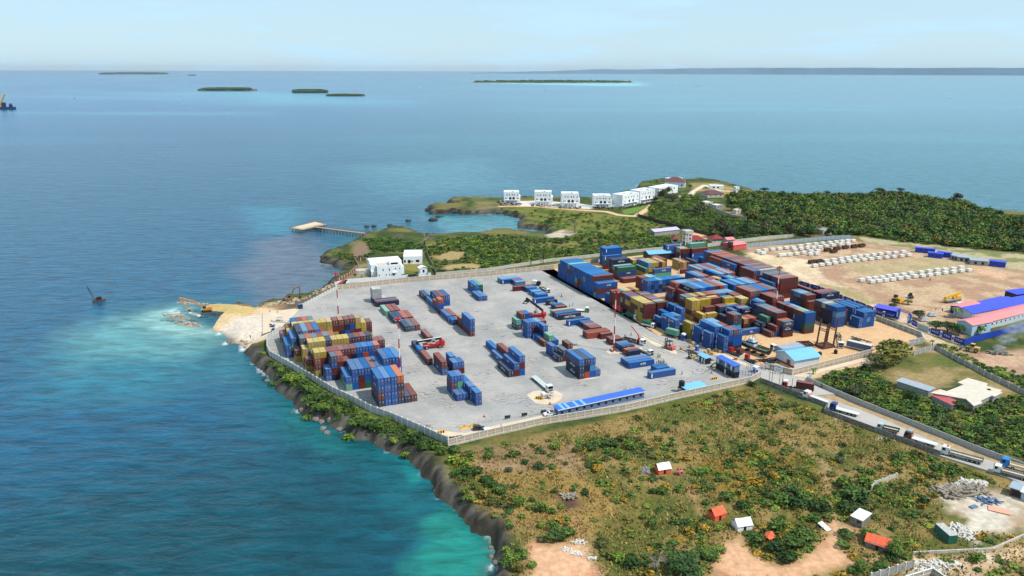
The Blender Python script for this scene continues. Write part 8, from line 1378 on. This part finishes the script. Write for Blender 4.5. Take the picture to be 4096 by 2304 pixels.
mass(items(scatter(PLOT, 2.3, None, SLAB), 1., 2.6, .6, 1.05, {'mid': 5, 'dark': 4, 'lime': 1.5, 'olive': 1.5})+items(scatter(GP('n', [(1850,10),(2300,60),(2700,180),(2700,420),(2520,300),(2250,200)]), 2.4), 1., 2.2, .6, 1., {'mid': 4, 'dark': 3, 'lime': 2})+items(scatter(GP('m', [(1440,1030),(1650,1080),(1950,1240),(2250,1440),(2150,1440),(1800,1270),(1500,1120)]), 2.2), .9, 1.9, .6, 1., {'mid': 4, 'lime': 2}), "plot_scrub", 'small')
SANDX = [GP('p', [(1075,1080),(1300,950),(1230,1120),(1400,1270),(1700,1310),(2000,1130),(2110,1040),(2110,860),(2260,860),(2400,960),(2330,1020),(2260,1150),(2450,1330),(2100,1449),(900,1449),(985,1200)]), GP('q', [(1370,1050),(1700,1080),(1960,1150),(2130,1449),(1400,1449)]), GP('q', [(1640,600),(1930,600),(1880,740),(1700,740)]), GP('o', [(1500,250),(1900,215),(2700,420),(2700,880),(1920,860),(1560,700)]), GP('p', [(320,230),(640,260),(640,420),(320,390)]), GP('p', [(1120,800),(1320,800),(1340,960),(1120,980)]), GP('p', [(850,700),(1030,700),(1030,870),(850,870)]), GP('o', [(1400,720),(1760,720),(1760,1060),(1560,1060)]), GP('o', [(520,840),(870,840),(870,1100),(640,1100)]), GP('o', [(310,640),(500,640),(490,860),(310,800)])]
dz_ = [(GP('p', pts), k) for pts, k in (([(1200,960),(1500,900),(2080,920),(1950,1200),(1700,1310),(1400,1230),(1230,1080)], 1.), ([(150,1190),(600,1000),(1000,1050),(1000,1250),(860,1449),(150,1449)], .9), ([(1100,560),(1500,480),(2150,600),(2180,850),(1700,850),(1300,800)], .85), ([(2150,350),(2574,300),(2574,800),(2250,860),(2160,600)], .95), ([(0,0),(500,0),(480,160),(0,190)], .9), ([(700,300),(1200,280),(1250,560),(900,640),(650,450)], .6), ([(1100,60),(1700,40),(2000,250),(2050,520),(1500,480),(1250,300)], .6), ([(480,880),(900,840),(1040,1060),(700,1060)], .6))]
dz_ += [(GP('o', pts), k) for pts, k in (([(100,100),(900,30),(1500,90),(1900,190),(1500,330),(1250,600),(1500,700),(1150,900),(800,850),(700,560),(480,640),(100,700)], .8), ([(300,1180),(700,1090),(1160,900),(1160,1200),(700,1449),(0,1449),(320,1300)], .8), ([(2060,1449),(2576,1200),(2576,1449)], 1.), ([(1930,870),(2576,840),(2576,900),(2150,1080),(2010,1060)], .4))]+[(GP('n', [(860,1230),(1300,1080),(1500,1130),(1900,1330),(1900,1449),(850,1449)]), .9), (GP('q', [(1900,0),(2574,0),(2574,260),(2000,300),(1850,160)]), .55), (GP('q', [(1420,850),(1800,820),(1850,1060),(1480,1100)]), .7), (GP('h', [(20,1260),(700,1090),(830,1110),(1000,1250),(1700,1400),(1200,1449),(0,1449)]), .5)]
FLD = GP('X', [(1800,1800),(1900,1800),(3030,1545),(3060,1560),(3500,1725),(3760,1830),(4250,2010),(4250,2420),(1960,2420),(1990,2240),(1830,2000)])
def dens(x, y):
    d = .05+.18*sm(fbm(x/10, y/10, 21, 5), .46, .6)
    for p, k in dz_: d = np.maximum(d, k*inpoly(x, y, [tuple(q) for q in p])*(.5+.7*sm(fbm(x/7, y/7, 12), .35, .55)))
    return d
mass(items(scatter(FLD, 2.0, dens, SANDX), .7, 2.3, .5, 1., {'mid': 4, 'dark': 2.2, 'lime': 1.2, 'olive': 3, 'gold': 1.3}), "undergrowth", 'small')
CLIFF = GP('b', [(30,330),(110,300),(360,430),(600,580),(900,760),(1140,870),(1390,1000),(1650,1100),(1940,1230),(2380,1420),(2250,1449),(1900,1400),(1600,1240),(1300,1230),(1000,1020),(700,980),(520,830),(430,640),(150,560)])
mass(items(scatter(CLIFF, 1.8, lambda x, y: .8+0*x, (), .5), 1., 2.3, .6, 1., {'mid': 4, 'dark': 4, 'lime': 1.4, 'olive': 1})+items(scatter(GP('q', [(560,130),(640,200),(860,330),(1060,520),(1180,760),(1240,1000),(1140,1000),(1020,760),(900,600),(740,480),(560,350),(480,200)]), 2.2, lambda x, y: .6+0*x), .8, 1.7, .6, 1., {'mid': 4, 'dark': 3, 'lime': 1.5, 'olive': 2}), "cliff_scrub", 'small')
# dry grass: blades standing in the field
def blades(poly, n, hmin, hmax, name, mname, excl=(), dn=None):
    P = np.array([tuple(q) for q in poly]); x = rng.uniform(P[:, 0].min(), P[:, 0].max(), n); y = rng.uniform(P[:, 1].min(), P[:, 1].max(), n); k = inpoly(x, y, [tuple(q) for q in poly])
    for e in excl: k &= ~inpoly(x, y, [tuple(q) for q in e])
    if dn is not None: k &= rng.random(n) < dn(x, y)
    x, y = x[k], y[k]; z, s_ = gzv(x, y); k = s_ > 3; x, y, z = x[k], y[k], z[k]; m_ = len(x); a = rng.uniform(0, 6.28, m_); w_ = rng.uniform(.12, .3, m_); h_ = rng.uniform(hmin, hmax, m_); lx, ly = rng.normal(0, .3, m_), rng.normal(0, .3, m_)
    dx, dy = np.cos(a)*w_, np.sin(a)*w_; V = np.stack([np.stack([x-dx, y-dy, z-.1], 1), np.stack([x+dx, y+dy, z-.1], 1), np.stack([x+dx*.7+lx, y+dy*.7+ly, z+h_], 1), np.stack([x-dx*.7+lx, y-dy*.7+ly, z+h_*.8], 1)], 1).reshape(-1, 3); tag(link(name, np_mesh(name, V, np.arange(m_*4).reshape(-1, 4), [LM[mname]])), kind='stuff')
LM['straw'] = leaf_mat("straw", col(164,138,84), .35, .1, col(120,112,58))
blades(FLD, 60000, .25, .8, "dry_grass", 'straw', SANDX, lambda x, y: .3+.7*sm(fbm(x/6, y/6, 77), .38, .6))
# ================================================================== rocks
def rock_mesh(seed):
    r = MB(); n, mm = 12, 7; vs = [(0, 0, -.7)]
    for j in range(1, mm):
        ph = math.pi*(j/mm-.5)
        for i in range(n): th = 2*math.pi*i/n; vs.append((math.cos(ph)*math.cos(th), math.cos(ph)*math.sin(th), .85*math.sin(ph)))
    vs.append((0, 0, .8)); V = np.array(vs); d = V/np.linalg.norm(V, axis=1)[:, None]; k = .62+.75*fbm(d[:, 0]*1.6+seed*3.1+5, d[:, 1]*1.6+d[:, 2]*2.3+7, seed, 4); V = V*k[:, None]
    fs = [(0, 1+(i+1) % n, 1+i) for i in range(n)]+[(1+j*n+i, 1+j*n+(i+1) % n, 1+(j+1)*n+(i+1) % n, 1+(j+1)*n+i) for j in range(mm-2) for i in range(n)]+[(1+(mm-2)*n+i, 1+(mm-2)*n+(i+1) % n, len(V)-1) for i in range(n)]
    r.add(V, fs); me = r.mesh("boulder"); me.materials.append(mat("coral_rock", col(134,126,116)[:3], .95, .34, .9, dirt=col(74,68,60)[:3], dirt_amt=.55, bump=.2, bscale=2.2)); return me
RK = [rock_mesh(i) for i in range(6)]; M_WET = mat("dark_rock", col(62,58,54)[:3], .95, .3, .5, bump=.2, bscale=1.5); RKD = []
for me in RK[:4]: q = me.copy(); q.materials.clear(); q.materials.append(M_WET); RKD.append(q)
def boulder(label, v, x, y, rpx, grp, dark=False, z=None, hk=.75):
    z = SEA if z is None else z; p = G(v, x, y, z); r = rpx/VIEWS[v][2]*float(np.linalg.norm(p-np.array([0, 0, CAM_H])))/F_PX; o = link("boulder", R_.choice(RKD if dark else RK)); tag(o, label, "rock", grp); o.location = (p[0], p[1], z+.1*r); o.scale = (r*R_.uniform(.9, 1.2), r*R_.uniform(.8, 1.1), r*hk*R_.uniform(.85, 1.15)); o.rotation_euler = (0, 0, R_.uniform(0, 6.28))
for x, y, r in ((310,395,44),(400,385,46),(360,440,32),(470,445,54),(580,440,80),(40,165,34),(145,160,40),(235,250,50),(340,250,36),(200,215,30),(545,585,46),(600,640,40),(650,690,54),(700,730,50),(770,775,56),(745,870,40),(840,905,48),(840,965,46),(925,940,50),(1000,885,56),(1040,925,56),(1080,960,40),(1060,1005,36),(1030,1090,46),(1110,1100,54),(950,1155,30),(1060,1165,50),(1120,1170,40),(955,1250,32),(1020,1315,46),(1050,1380,50),(370,560,24),(910,830,40),(820,820,36),(1220,1120,46),(1150,880,50),(1100,830,46)): boulder("grey coral boulder at the water line below the dry field", 'q', x, y, r, "boulders below the dry field")
for x, y, r in ((265,650,72),(380,745,56),(540,945,66),(610,1010,40),(700,1055,60),(760,1090,44),(930,1070,96),(830,1040,44),(780,1180,50),(830,1230,40),(1000,1190,50),(1190,1245,40),(1290,1260,70),(1480,1370,44),(1600,1290,66),(1400,1260,60),(1740,1360,80),(1620,1390,50),(60,560,40),(180,560,36)): boulder("grey coral boulder at the foot of the yard cliff", 'b', x, y, r, "boulders at the yard cliff")
for x, y, r, lab in ((1180,475,34,"left low rock by the jetty"),(1275,470,32,"second low rock by the jetty"),(1480,460,40,"mushroom rock with plants near the jetty root"),(1465,530,46,"dark rock beside the jetty root"),(1715,400,42,"flat dark rock alone in the bay"),(2040,392,66,"largest flat dark rock off the headland"),(2105,350,38,"upright dark rock off the headland"),(2160,345,18,"tiny rock off the headland")): boulder(lab, 'i', x, y, r, "rocks standing in the bay", True, hk=.6)
for v, pts in (('i', ((1990,262,60),(2030,300,50),(2120,222,60),(2190,290,60),(2280,160,60),(2340,165,60),(2400,200,60),(2460,215,60),(2330,295,50),(2420,310,46),(640,870,50),(660,930,70),(720,830,40),(790,990,34),(960,730,34),(1030,690,36),(860,1100,50),(900,1060,46),(950,1040,50),(730,1215,50),(690,1250,56))), ('j', ((600,690,40),(620,735,46),(680,740,46),(740,750,46),(800,755,46),(870,765,46),(960,765,46),(480,595,40),(560,610,40),(420,580,40),(300,560,40),(160,560,40),(60,560,40),(280,388,30)))):
    for x, y, r in pts: boulder("dark coral rock along the cove shore", v, x, y, r, "rocks along the cove shore", True, hk=.6)
rk_r = random.Random(5); mb = MB()
for v, pts, n_, s0, s1 in (('r', [(240,590),(600,580),(1080,720),(1040,820),(760,750),(560,650)], 150, .25, .8), ('r', [(500,425),(1000,395),(1900,430),(2250,455),(2250,470),(1500,430),(700,440)], 90, .25, .7), ('r', [(1600,1110),(1950,1020),(2080,1080),(1950,1140),(1720,1145)], 70, .25, .8), ('a', [(0,600),(300,500),(560,460),(800,340),(900,290),(930,330),(600,480),(400,560),(200,590)], 160, .25, .9), ('q', [(1960,1100),(2150,1449),(2050,1449),(1900,1200)], 40, .12, .3)):
    P = np.array([tuple(q) for q in GP(v, pts, -1.5 if v in 'ra' else 0)]); c_ = 0
    while c_ < n_:
        x, y = rk_r.uniform(P[:, 0].min(), P[:, 0].max()), rk_r.uniform(P[:, 1].min(), P[:, 1].max())
        if not inpoly(np.array(x), np.array(y), [tuple(q) for q in P]): continue
        c_ += 1; s = rk_r.uniform(s0, s1); z = gz(x, y); vs = [(x+s*rk_r.uniform(.5, 1)*a, y+s*rk_r.uniform(.5, 1)*b, z+s*rk_r.uniform(.3, .9)*c) for c in (-.6, 1) for a, b in ((-1,-1),(1,-1),(1,1),(-1,1))]; mb.add(vs, [(3,2,1,0),(4,5,6,7),(0,1,5,4),(1,2,6,5),(2,3,7,6),(3,0,4,7)])
tag(mb.build("rubble", mat("shore_rubble", col(176,156,134)[:3], .95, .34, .5)), kind='stuff')
# spoil bank on the spit
p = [G('r', x, y, -.6)[:2] for x, y in ((1150,400),(1450,420),(1800,450),(2150,470))]; mb = MB(); vs = []
for i in range(25):
    k = i/24*3; j = min(int(k), 2); c_ = p[j]+(p[j+1]-p[j])*(k-j); d = (p[3]-p[0])/np.linalg.norm(p[3]-p[0]); nn = np.array([-d[1], d[0]])
    for m_ in range(9): s = (m_-4)/4.; h_ = 2.6*math.sin(math.pi*(i+1)/26)**.6*(1-abs(s)**1.6)*(.75+.5*float(fbm(np.array(i*.4), np.array(m_*.5), 3))); vs.append((*(c_+nn*s*5), -.9+h_))
mb.add(vs, [(i*9+j, (i+1)*9+j, (i+1)*9+j+1, i*9+j+1) for i in range(24) for j in range(8)]); o = mb.build("spoil_bank", mat("spoil_earth", col(186,160,104)[:3], .95, .2, .5, bump=.15, bscale=1.2), None, True); tag(o, "long sandy spoil bank behind the long reach excavator", "spoil bank")
# ================================================================== smoke and haze
def volume(name, d, colr, ani=0., noise=None):
    M = bpy.data.materials.new(name); M.use_nodes = True; t = M.node_tree; n = t.nodes; l = t.links; n.remove(n["Principled BSDF"]); v = n.new("ShaderNodeVolumePrincipled"); v.inputs["Color"].default_value = (*colr, 1); v.inputs["Density"].default_value = d; v.inputs["Anisotropy"].default_value = ani; l.new(v.outputs[0], n["Material Output"].inputs["Volume"])
    if noise:
        tc_ = n.new("ShaderNodeTexCoord"); no = n.new("ShaderNodeTexNoise"); no.inputs["Scale"].default_value = noise; no.inputs["Detail"].default_value = 4; l.new(tc_.outputs["Object"], no.inputs["Vector"]); r = n.new("ShaderNodeMapRange"); l.new(no.outputs[0], r.inputs[0]); r.inputs[1].default_value = .42; r.inputs[2].default_value = .75; r.inputs[4].default_value = d
        le = n.new("ShaderNodeVectorMath"); le.operation = 'LENGTH'; l.new(tc_.outputs["Object"], le.inputs[0]); r2 = n.new("ShaderNodeMapRange"); l.new(le.outputs["Value"], r2.inputs[0]); r2.inputs[1].default_value = .95; r2.inputs[2].default_value = .3; mm = n.new("ShaderNodeMath"); mm.operation = 'MULTIPLY'; l.new(r.outputs[0], mm.inputs[0]); l.new(r2.outputs[0], mm.inputs[1]); l.new(mm.outputs[0], v.inputs["Density"])
    return M
for k, (x, y, z, sx1, sz) in enumerate(((2250,1150,1.5,3.5,2.2),(2330,1110,4.,5.5,3.),(2440,1060,7.,8.,4.),(2600,1010,10.,11.,5.))):
    p = G('m', x, y, 0); q = MB(); n, mm = 12, 8; vs = [(0,0,-1.)]+[(math.cos(math.pi*(j/mm-.5))*math.cos(6.283*i/n), math.cos(math.pi*(j/mm-.5))*math.sin(6.283*i/n), math.sin(math.pi*(j/mm-.5))) for j in range(1, mm) for i in range(n)]+[(0,0,1.)]
    q.add(vs, [(0, 1+(i+1) % n, 1+i) for i in range(n)]+[(1+j*n+i, 1+j*n+(i+1) % n, 1+(j+1)*n+(i+1) % n, 1+(j+1)*n+i) for j in range(mm-2) for i in range(n)]+[(1+(mm-2)*n+i, 1+(mm-2)*n+(i+1) % n, len(vs)-1) for i in range(n)]); o = q.build("smoke", volume("smoke_air_%d" % k, .9/(1+k*.6), (.97,.98,1.), .0, 2.2)); o.location = (p[0], p[1], z+.4); o.scale = (sx1, sx1*.7, sz); tag(o, kind='stuff')
if HAZE:
    HZ = 60000.; q = MB(); q.box(-HZ, HZ, -3000, HZ*1.05, SEA-1.2, 400); o = q.build("haze", volume("haze_air", HAZE, (.80,.90,1.0), .3)); tag(o, kind='stuff')
